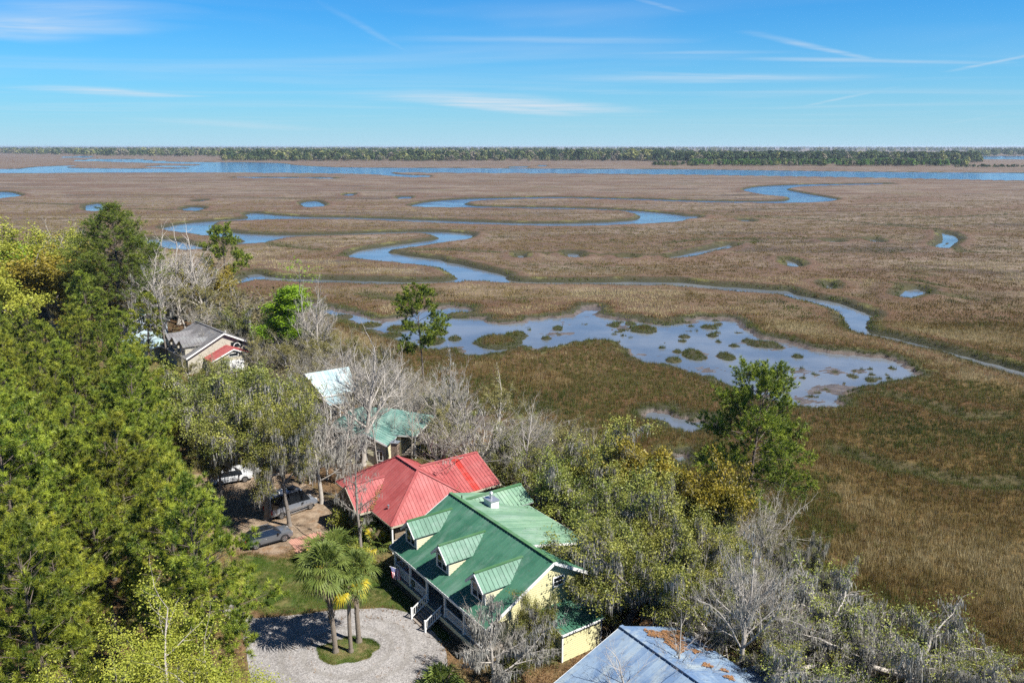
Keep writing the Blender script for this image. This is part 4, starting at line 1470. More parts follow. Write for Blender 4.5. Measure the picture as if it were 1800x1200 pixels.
cxk, cyk = 5.05, -3.6
for i in range(17):
    for s_ in range(2):
        o_ = 0.02 if i % 2 else 0.0
        ck.box(cxk + s_ * 0.46 + o_, cxk + s_ * 0.46 + 0.44 + o_, cyk, cyk + 0.8, i * 0.2 + 0.0, i * 0.2 + 0.185)
ck.box(cxk + 0.02, cxk + 0.9, cyk + 0.02, cyk + 0.78, 0, 3.4)
cko = ck.build('chimney', m_brick, yh)
MB().box(cxk - 0.1, cxk + 1.04, cyk - 0.1, cyk + 0.9, 3.41, 3.5).cyl((cxk + 0.45, cyk + 0.4, 3.5), (cxk + 0.45, cyk + 0.4, 3.8), 0.16, 0.16, 10).build('chimney_cap', m_steel, cko)

# ================================================================== pale teal roof among the trees
th = empty('house', (-28.4, 119.2, 1.5), UROT)
tag(th, 'beige house with pale teal metal roof beside three bare trunks', 'house')
tr1 = [(-3.6, -1.6, 6.0), (-3.6, 5.6, 6.0), (0.4, 5.0, 3.2), (0.4, -0.4, 3.2)]
tr2 = [(-3.6, -1.6, 6.0), (-3.6, 5.6, 6.0), (-8.0, 5.6, 3.2), (-8.0, -2.6, 3.2)]
tr3 = [(-3.6, -1.6, 6.0), (0.4, -0.4, 3.2), (-0.2, -2.8, 3.05), (-8.0, -2.6, 3.2)]
tr4 = [(0.5, -0.6, 2.9), (0.5, 2.6, 2.9), (3.0, 2.6, 2.5), (3.0, -0.6, 2.5)]
tr = roof_deck(th, [tr1, tr2, tr4], m_white)
for P in (tr1, tr2, tr4):
    slope(tr, P, 0.6, m_teal)
tr3d = roof_deck(th, [[(-3.6, -1.6, 6.0), (0.4, -0.4, 3.2), (-8.0, -2.6, 3.2)]], m_white, 'hip_roof', 0.1)
slope(tr3d, [(-3.6, -1.6, 6.0), (0.4, -0.4, 3.2), (-8.0, -2.6, 3.2)], 0.6, m_teal)
siding(th, [(-0.2, -0.2, 0), (-0.2, 4.6, 0), (-0.2, 4.6, 3.1), (-0.2, -0.2, 3.1)], (1, 0, 0), m_beige, 0.25)
siding(th, [(-7.4, -1.8, 0), (-0.2, -0.2, 0), (-0.2, -0.2, 3.1), (-7.4, -1.8, 3.1)], (0.22, -0.97, 0), m_beige, 0.25)
siding(th, [(-7.4, 4.8, 0), (-0.2, 4.6, 0), (-0.2, 4.6, 3.1), (-3.6, 4.8, 5.8), (-7.4, 4.8, 3.1)], (0, 1, 0), m_beige, 0.25)
siding(th, [(-7.4, -1.8, 0), (-7.4, 4.8, 0), (-7.4, 4.8, 3.1), (-7.4, -1.8, 3.1)], (-1, 0, 0), m_beige, 0.25)
fascia(th, (0.42, -0.4, 3.2), (0.42, 5.0, 3.2), m_white, 0.2)
fascia(th, (0.4, -0.45, 3.2), (-8.0, -2.65, 3.2), m_white, 0.2)
for yy in (-0.4, 1.1, 2.5):
    MB().box(2.7, 2.86, yy - 0.08, yy + 0.08, 0, 2.5).build('porch_post', m_white, th)
window(th, (-0.17, 2.4, 1.7), (0, 1, 0), (1, 0, 0), 1.2, 1.2)
window(th, (-3.8, -1.02, 1.7), (0.97, 0.22, 0), (0.22, -0.97, 0), 1.2, 1.2)

# ================================================================== grey roofed house with three dormers
eh = empty('house', (-53.2, 147.0, 1.5), R(-49))
tag(eh, 'tan house with grey metal roof, three dormers and an arched gable window', 'house')
L_, HW = 13.5, 7.2
ZE5, ZR5 = 3.0, 6.6
e_f = [(-L_, -HW, ZE5), (0.5, -HW, ZE5), (0.5, 0, ZR5), (-L_, 0, ZR5)]
e_b = [(-L_, HW, ZE5), (0.5, HW, ZE5), (0.5, 0, ZR5), (-L_, 0, ZR5)]
er = roof_deck(eh, [e_f, e_b], m_white)
slope(er, e_f, 0.6, m_grey, single=False)
slope(er, e_b, 0.6, m_grey, single=False)
ridge_cap(er, (-L_, 0, ZR5 + 0.06), (0.5, 0, ZR5 + 0.06), m_grey)
MB().cyl((-4, 2.0, 5.5), (-4, 2.0, 6.1), 0.08, 0.08, 8).build('vent_pipe', m_white, er)
siding(eh, [(0, -HW + 0.4, 0), (0, HW - 0.4, 0), (0, HW - 0.4, ZE5 + 0.1), (0, 0, ZR5 - 0.2), (0, -HW + 0.4, ZE5 + 0.1)], (1, 0, 0), m_tan, 0.25)
siding(eh, [(-L_ + 0.5, -HW + 0.9, 0), (0, -HW + 0.9, 0), (0, -HW + 0.9, ZE5 + 0.2), (-L_ + 0.5, -HW + 0.9, ZE5 + 0.2)], (0, -1, 0), m_beige, 0.25)
siding(eh, [(-L_ + 0.5, HW - 0.4, 0), (0, HW - 0.4, 0), (0, HW - 0.4, ZE5), (-L_ + 0.5, HW - 0.4, ZE5)], (0, 1, 0), m_beige, 0.25)
siding(eh, [(-L_ + 0.5, -HW + 0.4, 0), (-L_ + 0.5, HW - 0.4, 0), (-L_ + 0.5, HW - 0.4, ZE5), (-L_ + 0.5, 0, ZR5 - 0.2), (-L_ + 0.5, -HW + 0.4, ZE5)], (-1, 0, 0), m_beige, 0.25)
for s in (-1, 1):
    fascia(eh, (0.53, s * HW, ZE5), (0.53, 0, ZR5), m_white, 0.26)
    fascia(eh, (-L_, s * (HW + 0.03), ZE5), (0.5, s * (HW + 0.03), ZE5), m_white, 0.2)
window(eh, (0.02, 2.4, 4.1), (0, 1, 0), (1, 0, 0), 2.1, 0.9, 1, 1, 0.06, m_dark)
ar = MB()
for i in range(12):
    a_, b_ = math.pi * i / 12, math.pi * (i + 1) / 12
    ar.bar((0.10, 2.4 + 0.62 * math.cos(a_), 3.75 + 0.62 * math.sin(a_)), (0.10, 2.4 + 0.62 * math.cos(b_), 3.75 + 0.62 * math.sin(b_)), 0.1, 0.1)
ar.build('window_arch', m_white, eh)
MB().box(0.1, 0.22, HW - 0.62, HW - 0.5, 0, ZE5).build('downpipe', m_white, eh)
ez = lambda y: ZR5 + (ZR5 - ZE5) / HW * y
for cx in (-2.6, -6.3, -10.0):
    dn = empty('dormer')
    dn.parent = eh
    hw, yf, zw, zp = 1.35, -HW + 0.5, 4.9, 5.75
    yv = (zp - ZR5) / (ZR5 - ZE5) * HW
    for s in (-1, 1):
        ze_ = zw - 0.2
        rp = [(cx, yf - 0.4, zp), (cx, yv, zp), (cx + s * (hw + 0.3), (ze_ - ZR5) / (ZR5 - ZE5) * HW, ze_), (cx + s * (hw + 0.3), yf - 0.4, ze_)]
        dk_ = roof_deck(dn, [rp], m_beige, 'dormer_roof', 0.09)
        slope(dk_, rp, 0.6, m_grey)
        siding(dn, [(cx + s * hw, yf, ez(yf)), (cx + s * hw, yf, zw - 0.1), (cx + s * hw, (zw - 0.1 - ZR5) / (ZR5 - ZE5) * HW, zw - 0.1)], (s, 0, 0), m_tan, 0.25)
    siding(dn, [(cx - hw, yf, ez(yf)), (cx + hw, yf, ez(yf)), (cx + hw, yf, zw - 0.1), (cx, yf, zp - 0.15), (cx - hw, yf, zw - 0.1)], (0, -1, 0), m_tan, 0.25)
    window(dn, (cx, yf - 0.02, 4.1), (1, 0, 0), (0, -1, 0), 1.2, 1.0)
# red roofed garage in front of its gable
kh = empty('garage', (-50.6, 144.2, 1.5), R(-52))
tag(kh, 'small tan garage with red metal roof in front of the grey roofed house', 'garage')
k1 = [(0.3, 0, 4.3), (-8.6, 0, 4.3), (-8.6, 4.2, 2.5), (0.3, 4.2, 2.5)]
k2 = [(0.3, 0, 4.3), (-8.6, 0, 4.3), (-8.6, -4.2, 2.5), (0.3, -4.2, 2.5)]
k3 = [(-6.2, -6.4, 3.2), (-6.2, -2.4, 3.3), (-3.6, -3.6, 2.55), (-3.6, -6.4, 2.45)]
kr = roof_deck(kh, [k1, k2, k3], m_white)
for P in (k1, k2, k3):
    slope(kr, P, 0.6, m_red)
siding(kh, [(0, -3.8, 0), (0, 3.8, 0), (0, 3.8, 2.5), (0, 0, 4.1), (0, -3.8, 2.5)], (1, 0, 0), m_beige, 0.25)
siding(kh, [(-8.2, -3.8, 0), (0, -3.8, 0), (0, -3.8, 2.5), (-8.2, -3.8, 2.5)], (0, -1, 0), m_beige, 0.25)
siding(kh, [(-8.2, 3.8, 0), (0, 3.8, 0), (0, 3.8, 2.5), (-8.2, 3.8, 2.5)], (0, 1, 0), m_beige, 0.25)
fascia(kh, (0.33, -4.2, 2.5), (0.33, 0, 4.3), m_white, 0.24)
fascia(kh, (0.33, 4.2, 2.5), (0.33, 0, 4.3), m_white, 0.24)
window(kh, (0.02, 0.0, 3.2), (0, 1, 0), (1, 0, 0), 1.6, 0.5, 1, 1, 0.08)
MB().box(0.0, 0.08, -1.8, 1.8, 0.05, 2.2).build('garage_door', m_white, kh)
# deck and rail behind the garage
dk2 = empty('timber_deck', (-45.5, 148.5, 1.5), R(-50))
tag(dk2, 'pale timber deck with railing beside the tan gable wall', 'deck')
for i in range(14):
    MB().box(-3 + i * 0.43, -3 + i * 0.43 + 0.40, -2, 3, 0.9, 0.98).build('plank', m_deck, dk2)
railing(dk2, (-3, 3, 0.98), (3, 3, 0.98))
railing(dk2, (3, -2, 0.98), (3, 3, 0.98))
for x in (-2.9, 0, 2.9):
    for yy in (-1.9, 2.9):
        MB().box(x - 0.08, x + 0.08, yy - 0.08, yy + 0.08, 0, 1.9).build('post', m_white, dk2)

# ================================================================== far teal roof and dark green gable
fh = empty('house', (-70.5, 156.0, 1.5), R(-30))
tag(fh, 'house with light aqua metal hip roof half hidden by pines', 'house')
f1 = [(-5.5, -3.5, 2.6), (4.5, -3.5, 2.6), (2.5, 1.0, 4.4), (-3.5, 1.0, 4.4)]
f2 = [(4.5, -3.5, 2.6), (4.5, 5.5, 2.6), (2.5, 1.0, 4.4)]
f3 = [(4.5, 5.5, 2.6), (-5.5, 5.5, 2.6), (-3.5, 1.0, 4.4), (2.5, 1.0, 4.4)]
f4 = [(-5.5, 5.5, 2.6), (-5.5, -3.5, 2.6), (-3.5, 1.0, 4.4)]
fr = roof_deck(fh, [f1, f2, f3, f4], m_white)
for P in (f1, f2, f3, f4):
    slope(fr, P, 0.7, m_teal, single=False)
for a_, b_, n_ in (((-5, -3), (4, -3), (0, -1, 0)), ((4, -3), (4, 5), (1, 0, 0)), ((4, 5), (-5, 5), (0, 1, 0)), ((-5, 5), (-5, -3), (-1, 0, 0))):
    siding(fh, [(*a_, 0), (*b_, 0), (*b_, 2.55), (*a_, 2.55)], n_, m_cream, 0.3)
window(fh, (0, -3.02, 1.3), (1, 0, 0), (0, -1, 0), 1.4, 1.1)
zh = empty('house', (-81.0, 175.5, 1.5), R(-50))
tag(zh, 'pale grey house with dark green gable roof behind the aqua roof', 'house')
z1 = [(-6, -4.5, 3.2), (4.5, -4.5, 3.2), (4.5, 0, 5.2), (-6, 0, 5.2)]
z2 = [(-6, 4.5, 3.2), (4.5, 4.5, 3.2), (4.5, 0, 5.2), (-6, 0, 5.2)]
zr_ = roof_deck(zh, [z1, z2], m_white)
m_dkgreen = metal_roof('dark_green_metal', (0.05, 0.11, 0.09), (0.11, 0.19, 0.16), dirty=0.4)
slope(zr_, z1, 0.7, m_dkgreen, single=False)
slope(zr_, z2, 0.7, m_dkgreen, single=False)
m_pgrey = plain('grey_blue_siding', (0.36, 0.41, 0.47), 0.6)
siding(zh, [(4, -4, 0), (4, 4, 0), (4, 4, 3.2), (4, 0, 5.0), (4, -4, 3.2)], (1, 0, 0), m_pgrey, 0.3)
siding(zh, [(-5.5, -4, 0), (4, -4, 0), (4, -4, 3.2), (-5.5, -4, 3.2)], (0, -1, 0), m_pgrey, 0.3)
siding(zh, [(-5.5, 4, 0), (4, 4, 0), (4, 4, 3.2), (-5.5, 4, 3.2)], (0, 1, 0), m_pgrey, 0.3)
window(zh, (4.02, 0.5, 1.8), (0, 1, 0), (1, 0, 0), 1.2, 1.4)
fascia(zh, (4.53, -4.5, 3.2), (4.53, 0, 5.2), m_white, 0.22)
fascia(zh, (4.53, 4.5, 3.2), (4.53, 0, 5.2), m_white, 0.22)

# ================================================================== blue roofed house at the lower edge
bh = empty('house', (8.15, 54.76, 1.5), R(-56))
tag(bh, 'house with faded blue metal roof strewn with brown leaves', 'house')
HWb, ZEb, ZRb = 6.2, 2.7, 5.0
b1 = [(0, 0, ZRb), (15, 0, ZRb), (15, HWb, ZEb), (0, HWb, ZEb)]
b2 = [(0, 0, ZRb), (15, 0, ZRb), (15, -HWb, ZEb), (0, -HWb, ZEb)]
b3 = [(0.8, -HWb + 0.1, 2.62), (15, -HWb + 0.1, 2.62), (15, -HWb - 2.6, 2.05), (0.8, -HWb - 2.6, 2.05)]
b4 = [(6.3, HWb - 0.1, 2.62), (15, HWb - 0.1, 2.62), (15, HWb + 2.4, 2.1), (6.3, HWb + 2.4, 2.1)]
br = roof_deck(bh, [b1, b2, b3, b4], m_white)
for P in (b1, b2, b3, b4):
    slope(br, P, 0.55, m_blue)
ridge_cap(br, (0, 0, ZRb + 0.06), (15, 0, ZRb + 0.06), m_blue)
for s in (-1, 1):
    fascia(bh, (-0.03, 0, ZRb), (-0.03, s * HWb, ZEb), m_white, 0.2)
siding(bh, [(0.5, -HWb + 0.5, 0), (0.5, HWb - 0.5, 0), (0.5, HWb - 0.5, 2.7), (0.5, 0, 4.7), (0.5, -HWb + 0.5, 2.7)], (-1, 0, 0), m_beige)
siding(bh, [(0.5, -HWb + 0.5, 0), (14.5, -HWb + 0.5, 0), (14.5, -HWb + 0.5, 2.7), (0.5, -HWb + 0.5, 2.7)], (0, -1, 0), m_beige)
siding(bh, [(0.5, HWb - 0.5, 0), (14.5, HWb - 0.5, 0), (14.5, HWb - 0.5, 2.7), (0.5, HWb - 0.5, 2.7)], (0, 1, 0), m_beige)
for x in (1.0, 4.5, 8.0):
    MB().box(x - 0.07, x + 0.07, -HWb - 2.4, -HWb - 2.26, 0, 2.0).build('porch_post', m_white, bh)
nb1 = Vector((0, ZRb - ZEb, HWb)).normalized()


def heap(cx, cy_, rx, ry, side=1):
    def f():
        a_ = rgl.uniform(0, 6.28)
        r_ = math.sqrt(rgl.random()) * (0.75 + 0.25 * math.sin(3 * a_ + cx) + 0.15 * math.sin(7 * a_))
        x, y = cx + rx * r_ * math.cos(a_), cy_ + ry * r_ * math.sin(a_)
        return Vector((x, side * y, ZRb - (ZRb - ZEb) * y / HWb + 0.03)), Vector((0, side * nb1.y, nb1.z))
    return f


for cx, cy_, rx, ry, n_ in ((1.6, 3.4, 1.4, 2.2, 1500), (3.3, 2.6, 0.9, 0.9, 520), (1.0, 5.2, 0.5, 0.8, 200), (3.9, 4.0, 0.35, 0.6, 120), (5.9, 3.0, 0.45, 0.55, 150), (6.6, 4.0, 0.3, 0.4, 80), (7.6, 3.4, 0.4, 0.55, 130), (9.2, 3.6, 0.4, 0.5, 110), (3.6, 5.6, 0.3, 0.5, 90)):
    leaf_heap(br, heap(cx, cy_, rx, ry), n_)

# ================================================================== gravel drive, island, brick path
GRAVEL_PX = [(372, 1046), (392, 1050), (425, 1074), (448, 1087), (507, 1081), (560, 1075), (605, 1070), (647, 1069), (685, 1068), (722, 1078), (752, 1098), (778, 1128), (788, 1160), (782, 1200), (770, 1260),
             (600, 1300), (470, 1290), (446, 1230), (434, 1150), (425, 1100), (372, 1064)]
m_gravel, t, out = new_mat('gravel')
pos = t.add('ShaderNodeNewGeometry').outputs['Position']
vo = t.add('ShaderNodeTexVoronoi')
vo.inputs['Scale'].default_value = 11.0
t.link(pos, vo.inputs['Vector'])
n1 = t.noise(pos, 0.35, 5.0, 0.6)
n2 = t.noise(pos, 7.0, 3.0, 0.7)
cg = t.mix(t.ramp(n1, 0.35, 0.65), (0.1428, 0.1314, 0.1242), (0.2143, 0.2018, 0.1929))
cg = t.mix(t.ramp(n2, 0.35, 0.75), cg, (0.2857, 0.2722, 0.2588, 1))
hsv = t.add('ShaderNodeHueSaturation')
t.link(cg, hsv.inputs['Color'])
t.link(t.math('MULTIPLY_ADD', t.math('FRACT', t.math('MULTIPLY', vo.outputs['Color'], 3.7)), 0.55, 0.72), hsv.inputs['Value'])
trk = t.add('ShaderNodeVectorMath', operation='DISTANCE')
t.link(pos, trk.inputs[0])
trk.inputs[1].default_value = (*G(611, 1143)[:2], 1.5)
rr1 = t.math('ADD', trk.outputs['Value'], t.math('MULTIPLY', t.math('SUBTRACT', n1, 0.5), 1.6))
tk = t.math('MAXIMUM', t.ramp(t.math('ABSOLUTE', t.math('SUBTRACT', rr1, 3.5)), 0.42, 0.12), t.ramp(t.math('ABSOLUTE', t.math('SUBTRACT', rr1, 5.1)), 0.42, 0.12))
hsv_out = t.mix(t.math('MULTIPLY', tk, t.math('MULTIPLY_ADD', n2, 0.5, 0.15)), hsv.outputs[0], (0.150, 0.138, 0.122, 1))
cg = t.mix(t.math('MULTIPLY', t.ramp(t.noise(pos, 0.9, 4.0, 0.7), 0.6, 0.72), 0.6), hsv_out, (0.1905, 0.1408, 0.0941, 1))
b = t.add('ShaderNodeBsdfPrincipled')
t.link(cg, b.inputs['Base Color'])
b.inputs['Roughness'].default_value = 0.9
bp = t.add('ShaderNodeBump')
bp.inputs['Strength'].default_value = 0.8
bp.inputs['Distance'].default_value = 0.04
t.link(vo.outputs['Distance'], bp.inputs['Height'])
t.link(bp.outputs[0], b.inputs['Normal'])
t.link(b.outputs[0], out.inputs[0])


def sheet(name, poly, z, mat, wob=0.15, seed=1, thick=0.0):
    P = chaikin(poly, 3)
    out_ = []
    for i in range(len(P)):
        a_, b_ = P[i], P[(i + 1) % len(P)]
        k = max(1, int(np.hypot(*(b_ - a_)) / 0.3))
        for j in range(k):
            out_.append(a_ + (b_ - a_) * j / k)
    P = np.array(out_)
    P = P + np.stack([fbm(P[:, 0] * 1.7, P[:, 1] * 1.7, seed, 3) - 0.5, fbm(P[:, 0] * 1.7 + 40, P[:, 1] * 1.7, seed + 5, 3) - 0.5], 1) * 2 * wob
    from mathutils.geometry import tessellate_polygon
    vs = [Vector((p[0], p[1], z)) for p in P]
    fs = [f if (vs[f[1]] - vs[f[0]]).cross(vs[f[2]] - vs[f[0]]).z > 0 else f[::-1] for f in tessellate_polygon([vs])]
    return py_obj(name, vs, fs, mat)


gd = sheet('gravel_drive', ground(GRAVEL_PX, 1.5), 1.506, m_gravel)
tag(gd, kind='structure')
m_turf, t, out = new_mat('turf')
pos = t.add('ShaderNodeNewGeometry').outputs['Position']
cg = t.mix(t.ramp(t.noise(pos, 1.1, 4.0, 0.65), 0.38, 0.62), (0.050, 0.090, 0.012), (0.150, 0.115, 0.050))
cg = t.mix(t.ramp(t.noise(pos, 9.0, 3.0, 0.7), 0.45, 0.75), cg, (0.16, 0.12, 0.055, 1))
b = t.add('ShaderNodeBsdfPrincipled')
t.link(cg, b.inputs['Base Color'])
b.inputs['Roughness'].default_value = 0.95
t.link(b.outputs[0], out.inputs[0])
ISLE = []
c0 = np.array(G(611, 1143)[:2])
for i in range(40):
    a_ = 2 * math.pi * i / 40
    k_ = 1.0 + 0.10 * math.sin(2 * a_ + 0.7) + 0.06 * math.sin(5 * a_) + 0.04 * math.sin(9 * a_ + 1)
    p = G(611 + 50 * k_ * math.cos(a_), 1143 - 24 * k_ * math.sin(a_) - 3 * math.cos(a_))
    ISLE.append(p[:2])
ISLE = np.array(ISLE)
vs = [(p[0], p[1], 1.507) for p in ISLE] + [(c0[0] + (p[0] - c0[0]) * 0.8, c0[1] + (p[1] - c0[1]) * 0.8, 1.58) for p in ISLE] + [(c0[0], c0[1], 1.62)]
fs = [(i, (i + 1) % 40, 40 + (i + 1) % 40, 40 + i) for i in range(40)] + [(40 + i, 40 + (i + 1) % 40, 80) for i in range(40)]
tag(py_obj('planting_bed', vs, fs, m_turf, None, True), kind='structure')

m_brickp = plain('path_brick', (0.33, 0.17, 0.125), 0.9, vary=0.25, scale=2.0, bump=0.3, objvar=0.35)
bpx = np.array([G(x, y)[:2] for x, y in ((507, 950), (560, 934), (577, 945), (542, 956), (560, 975), (530, 984))])
path_poly = [(p[0], p[1]) for p in bpx]
pav = empty('brick_path', (bpx[0][0], bpx[0][1], 1.5), UROT)
tag(pav, kind='structure')
bxw, byw = 0.40, 0.20
pm = MB()
ca, sa = math.cos(UROT), math.sin(UROT)
for i in range(-30, 60):
    for j in range(-60, 60):
        lx, ly = (i + (0.5 if j % 2 else 0)) * bxw, j * byw
        gx, gy = bpx[0][0] + lx * ca - ly * sa, bpx[0][1] + lx * sa + ly * ca
        if poly_sd(np.array([gx]), np.array([gy]), path_poly, 2.0)[0] > 0.0:
            h_ = 0.03 + rgl.uniform(-0.006, 0.008)
            pm.box(lx - bxw / 2 + 0.008, lx + bxw / 2 - 0.008, ly - byw / 2 + 0.008, ly + byw / 2 - 0.008, -0.04, h_)
po_ = pm.build('paving_bricks', m_brickp, pav)
po_['kind'] = 'stuff'

# ------------------------------------------------------------------ vehicles
m_tyre = plain('tyre_rubber', (0.012, 0.012, 0.013), 0.8)
m_rim = plain('alloy_rim', (0.42, 0.43, 0.45), 0.3, metal=0.8)
m_glass = plain('car_glass', (0.010, 0.012, 0.015), 0.05, vary=0.05, spec=0.9)
m_trimk = plain('black_trim', (0.015, 0.015, 0.016), 0.5)
m_lamp = plain('headlamp', (0.6, 0.62, 0.65), 0.15, spec=0.8)
m_tail = plain('tail_lamp', (0.35, 0.008, 0.010), 0.25)
m_plate = plain('number_plate', (0.6, 0.6, 0.6), 0.5)


def wheel(parent, x, y, r, w):
    s = 1 if y > 0 else -1
    o = empty('wheel', (x, y, r))
    o.parent = parent
    prof = [(-w / 2, r * 0.66), (-w / 2, r * 0.92), (-w * 0.36, r), (w * 0.36, r), (w / 2, r * 0.92), (w / 2, r * 0.66)]
    K = 20
    vs, fs = [], []
    for i in range(K):
        a_ = 2 * math.pi * i / K
        for yy, rr in prof:
            vs.append((rr * math.cos(a_), yy, rr * math.sin(a_)))
    n_ = len(prof)
    for i in range(K):
        j = (i + 1) % K
        for k in range(n_ - 1):
            fs.append((i * n_ + k, i * n_ + k + 1, j * n_ + k + 1, j * n_ + k))
    py_obj('tyre', vs, fs, m_tyre, o, True)
    mb = MB()
    mb.cyl((0, s * w * 0.30, 0), (0, s * w * 0.32, 0), r * 0.67, r * 0.67, 20)
    dk = mb.build('wheel_disc', m_trimk, o)
    mb = MB()
    for i in range(5):
        a_ = 2 * math.pi * i / 5 + 0.3
        for da in (-0.16, 0.16):
            mb.bar((0.05 * math.cos(a_), s * w * 0.42, 0.05 * math.sin(a_)), (r * 0.62 * math.cos(a_ + da), s * w * 0.42, r * 0.62 * math.sin(a_ + da)), 0.045, 0.03, up=(0, 1, 0))
    mb.cyl((0, s * w * 0.38, 0), (0, s * w * 0.46, 0), r * 0.16, r * 0.14, 10)
    for i in range(20):
        a_, b_ = 2 * math.pi * i / 20, 2 * math.pi * (i + 1) / 20
        mb.bar((r * 0.64 * math.cos(a_), s * w * 0.42, r * 0.64 * math.sin(a_)), (r * 0.64 * math.cos(b_), s * w * 0.42, r * 0.64 * math.sin(b_)), 0.05, 0.035, up=(0, 1, 0))
    mb.build('rim', m_rim, o)


def vehicle(name, loc, rz, paint, st, wins, ws, rw, wheels, wr, ww, label, cat, pillars=(), roofmat=None, belt_in=0.04):
    """st: stations (x, half width, underside, belt, top, half roof width); the body is one loft"""
    o = empty(name, loc, rz)
    tag(o, label, cat)
    secs = []
    for x, w, zb, belt, top, tw in st:
        h = belt - zb
        half = [(0.0, zb), (w * 0.82, zb), (w * 0.97, zb + h * 0.14), (w * 1.0, zb + h * 0.45), (w * 0.985, zb + h * 0.78), (w * (1 - belt_in), belt), (tw, top - 0.05 * min(1, (top - belt) * 4)), (tw * 0.86, top), (0.0, top + 0.025)]
        secs.append([(x, yy, zz) for yy, zz in half] + [(x, -yy, zz) for yy, zz in reversed(half[1:-1])])
    n_ = len(secs[0])
    vs = [p for s in secs for p in s]
    parts = {'body': [], 'side_window': [], 'windscreen': [], 'rear_window': [], 'roof_panel': []}
    sides = {}
    for i in range(len(secs) - 1):
        xm = (st[i][0] + st[i + 1][0]) / 2
        for k in range(n_):
            f = (i * n_ + k, i * n_ + (k + 1) % n_, (i + 1) * n_ + (k + 1) % n_, (i + 1) * n_ + k)
            key = 'body'
            if k in (5, n_ - 6) and any(a <= xm <= b for a, b in wins):
                key = ('side_window', [j for j, (a, b) in enumerate(wins) if a <= xm <= b][0], k)
            elif k in (6, 7, n_ - 8, n_ - 7):
                if ws[0] <= xm <= ws[1]:
                    key = 'windscreen'
                elif rw and rw[0] <= xm <= rw[1]:
                    key = 'rear_window'
                elif roofmat and ws[0] > xm > (rw[1] if rw else -99):
                    key = 'roof_panel'
            parts.setdefault(key, []).append(f)
    parts['body'].append(tuple(range(n_)))
    parts['body'].append(tuple(reversed([(len(secs) - 1) * n_ + k for k in range(n_)])))

    def sub(nm, faces, mat, smooth=True):
        if not faces:
            return None
        used_ = sorted({v for f in faces for v in f})
        mp = {v: i for i, v in enumerate(used_)}
        ob = py_obj(nm, [vs[v] for v in used_], [[mp[v] for v in f] for f in faces], mat, o, smooth)
        return ob
    bd = sub('body', parts['body'], paint)
    md = bd.modifiers.new('edge', 'EDGE_SPLIT')
    md.split_angle = R(38)
    for key, fc in parts.items():
        if isinstance(key, tuple):
            sub('side_window', fc, m_glass, False)
    sub('windscreen', parts['windscreen'], m_glass)
    sub('rear_window', parts['rear_window'], m_glass)
    sub('roof_panel', parts['roof_panel'], roofmat)
    for x in wheels:
        for s in (-1, 1):
            hw = np.interp(x, [q[0] for q in st], [q[1] for q in st])
            wheel(o, x, s * (hw - ww * 0.42), wr, ww)
            am = MB()                                         # dark wheel arch lining
            for i in range(10):
                a_, b_ = math.pi * i / 10, math.pi * (i + 1) / 10
                am.bar((x + (wr + 0.05) * math.cos(a_), s * (hw + 0.004), wr + (wr + 0.05) * math.sin(a_)), (x + (wr + 0.05) * math.cos(b_), s * (hw + 0.004), wr + (wr + 0.05) * math.sin(b_)), 0.03, 0.08)
            am.poly([(x + (wr + 0.02) * math.cos(math.pi * i / 12), s * (hw + 0.003), wr + (wr + 0.02) * math.sin(math.pi * i / 12)) for i in range(13)])
            am.build('wheel_arch', m_trimk, o)
    return o


def lights(o, xf, yf, zf_, xr, yr, zr_, hr=0.12):
    for s in (-1, 1):
        MB().box(xf - 0.05, xf + 0.03, s * yf - 0.16, s * yf + 0.16, zf_ - 0.06, zf_ + 0.06).build('headlight', m_lamp, o)
        MB().box(xr - 0.03, xr + 0.06, s * yr - 0.13, s * yr + 0.13, zr_ - hr / 2, zr_ + hr / 2).build('tail_light', m_tail, o)
        MB().box(0.75, 0.92, s * 1.08 - 0.10, s * 1.08 + 0.10, 1.06, 1.20).build('mirror', m_trimk, o)


p_grey = plain('grey_car_paint', (0.13, 0.14, 0.155), 0.25, metal=0.35, vary=0.04, coat=0.8)
p_silver = plain('silver_car_paint', (0.27, 0.30, 0.35), 0.3, metal=0.55, vary=0.04, coat=0.6)
p_white = plain('white_car_paint', (0.50, 0.51, 0.52), 0.3, vary=0.03, coat=0.6)
SUV = [(-2.49, 0.78, 0.46, 0.92, 0.94, 0.70), (-2.40, 0.92, 0.36, 1.04, 1.07, 0.80), (-2.22, 0.96, 0.30, 1.10, 1.22, 0.70), (-1.55, 0.985, 0.28, 1.11, 1.60, 0.68), (-0.85, 1.0, 0.28, 1.09, 1.69, 0.69), (-0.1, 1.0, 0.28, 1.07, 1.71, 0.69),
       (0.42, 1.0, 0.28, 1.06, 1.66, 0.68), (1.22, 0.99, 0.28, 1.04, 1.12, 0.80), (1.75, 0.98, 0.28, 1.0, 1.06, 0.78), (2.2, 0.95, 0.30, 0.93, 0.97, 0.72), (2.42, 0.88, 0.38, 0.82, 0.84, 0.66), (2.49, 0.76, 0.46, 0.72, 0.74, 0.56)]
pa, pb = Vector(G(451, 965.5)), Vector(G(500.8, 951.5))
mid_ = (pa + pb) / 2
rz = math.atan2(pb.y - pa.y, pb.x - pa.x)
nrm_ = Vector((-math.sin(rz), math.cos(rz), 0))
mid_ = mid_ + nrm_ * 0.95
suv = vehicle('suv', (mid_.x, mid_.y, 1.5), rz, p_grey, SUV, [(-2.3, -1.5), (-1.5, -0.15), (-0.12, 1.25)], (0.42, 1.22), (-2.40, -1.55), (-1.49, 1.49), 0.38, 0.27, 'dark grey coupe-roofed sport utility car parked on the dirt by the grass', 'car', roofmat=m_glass)
lights(suv, 2.40, 0.68, 0.78, -2.46, 0.62, 0.98)
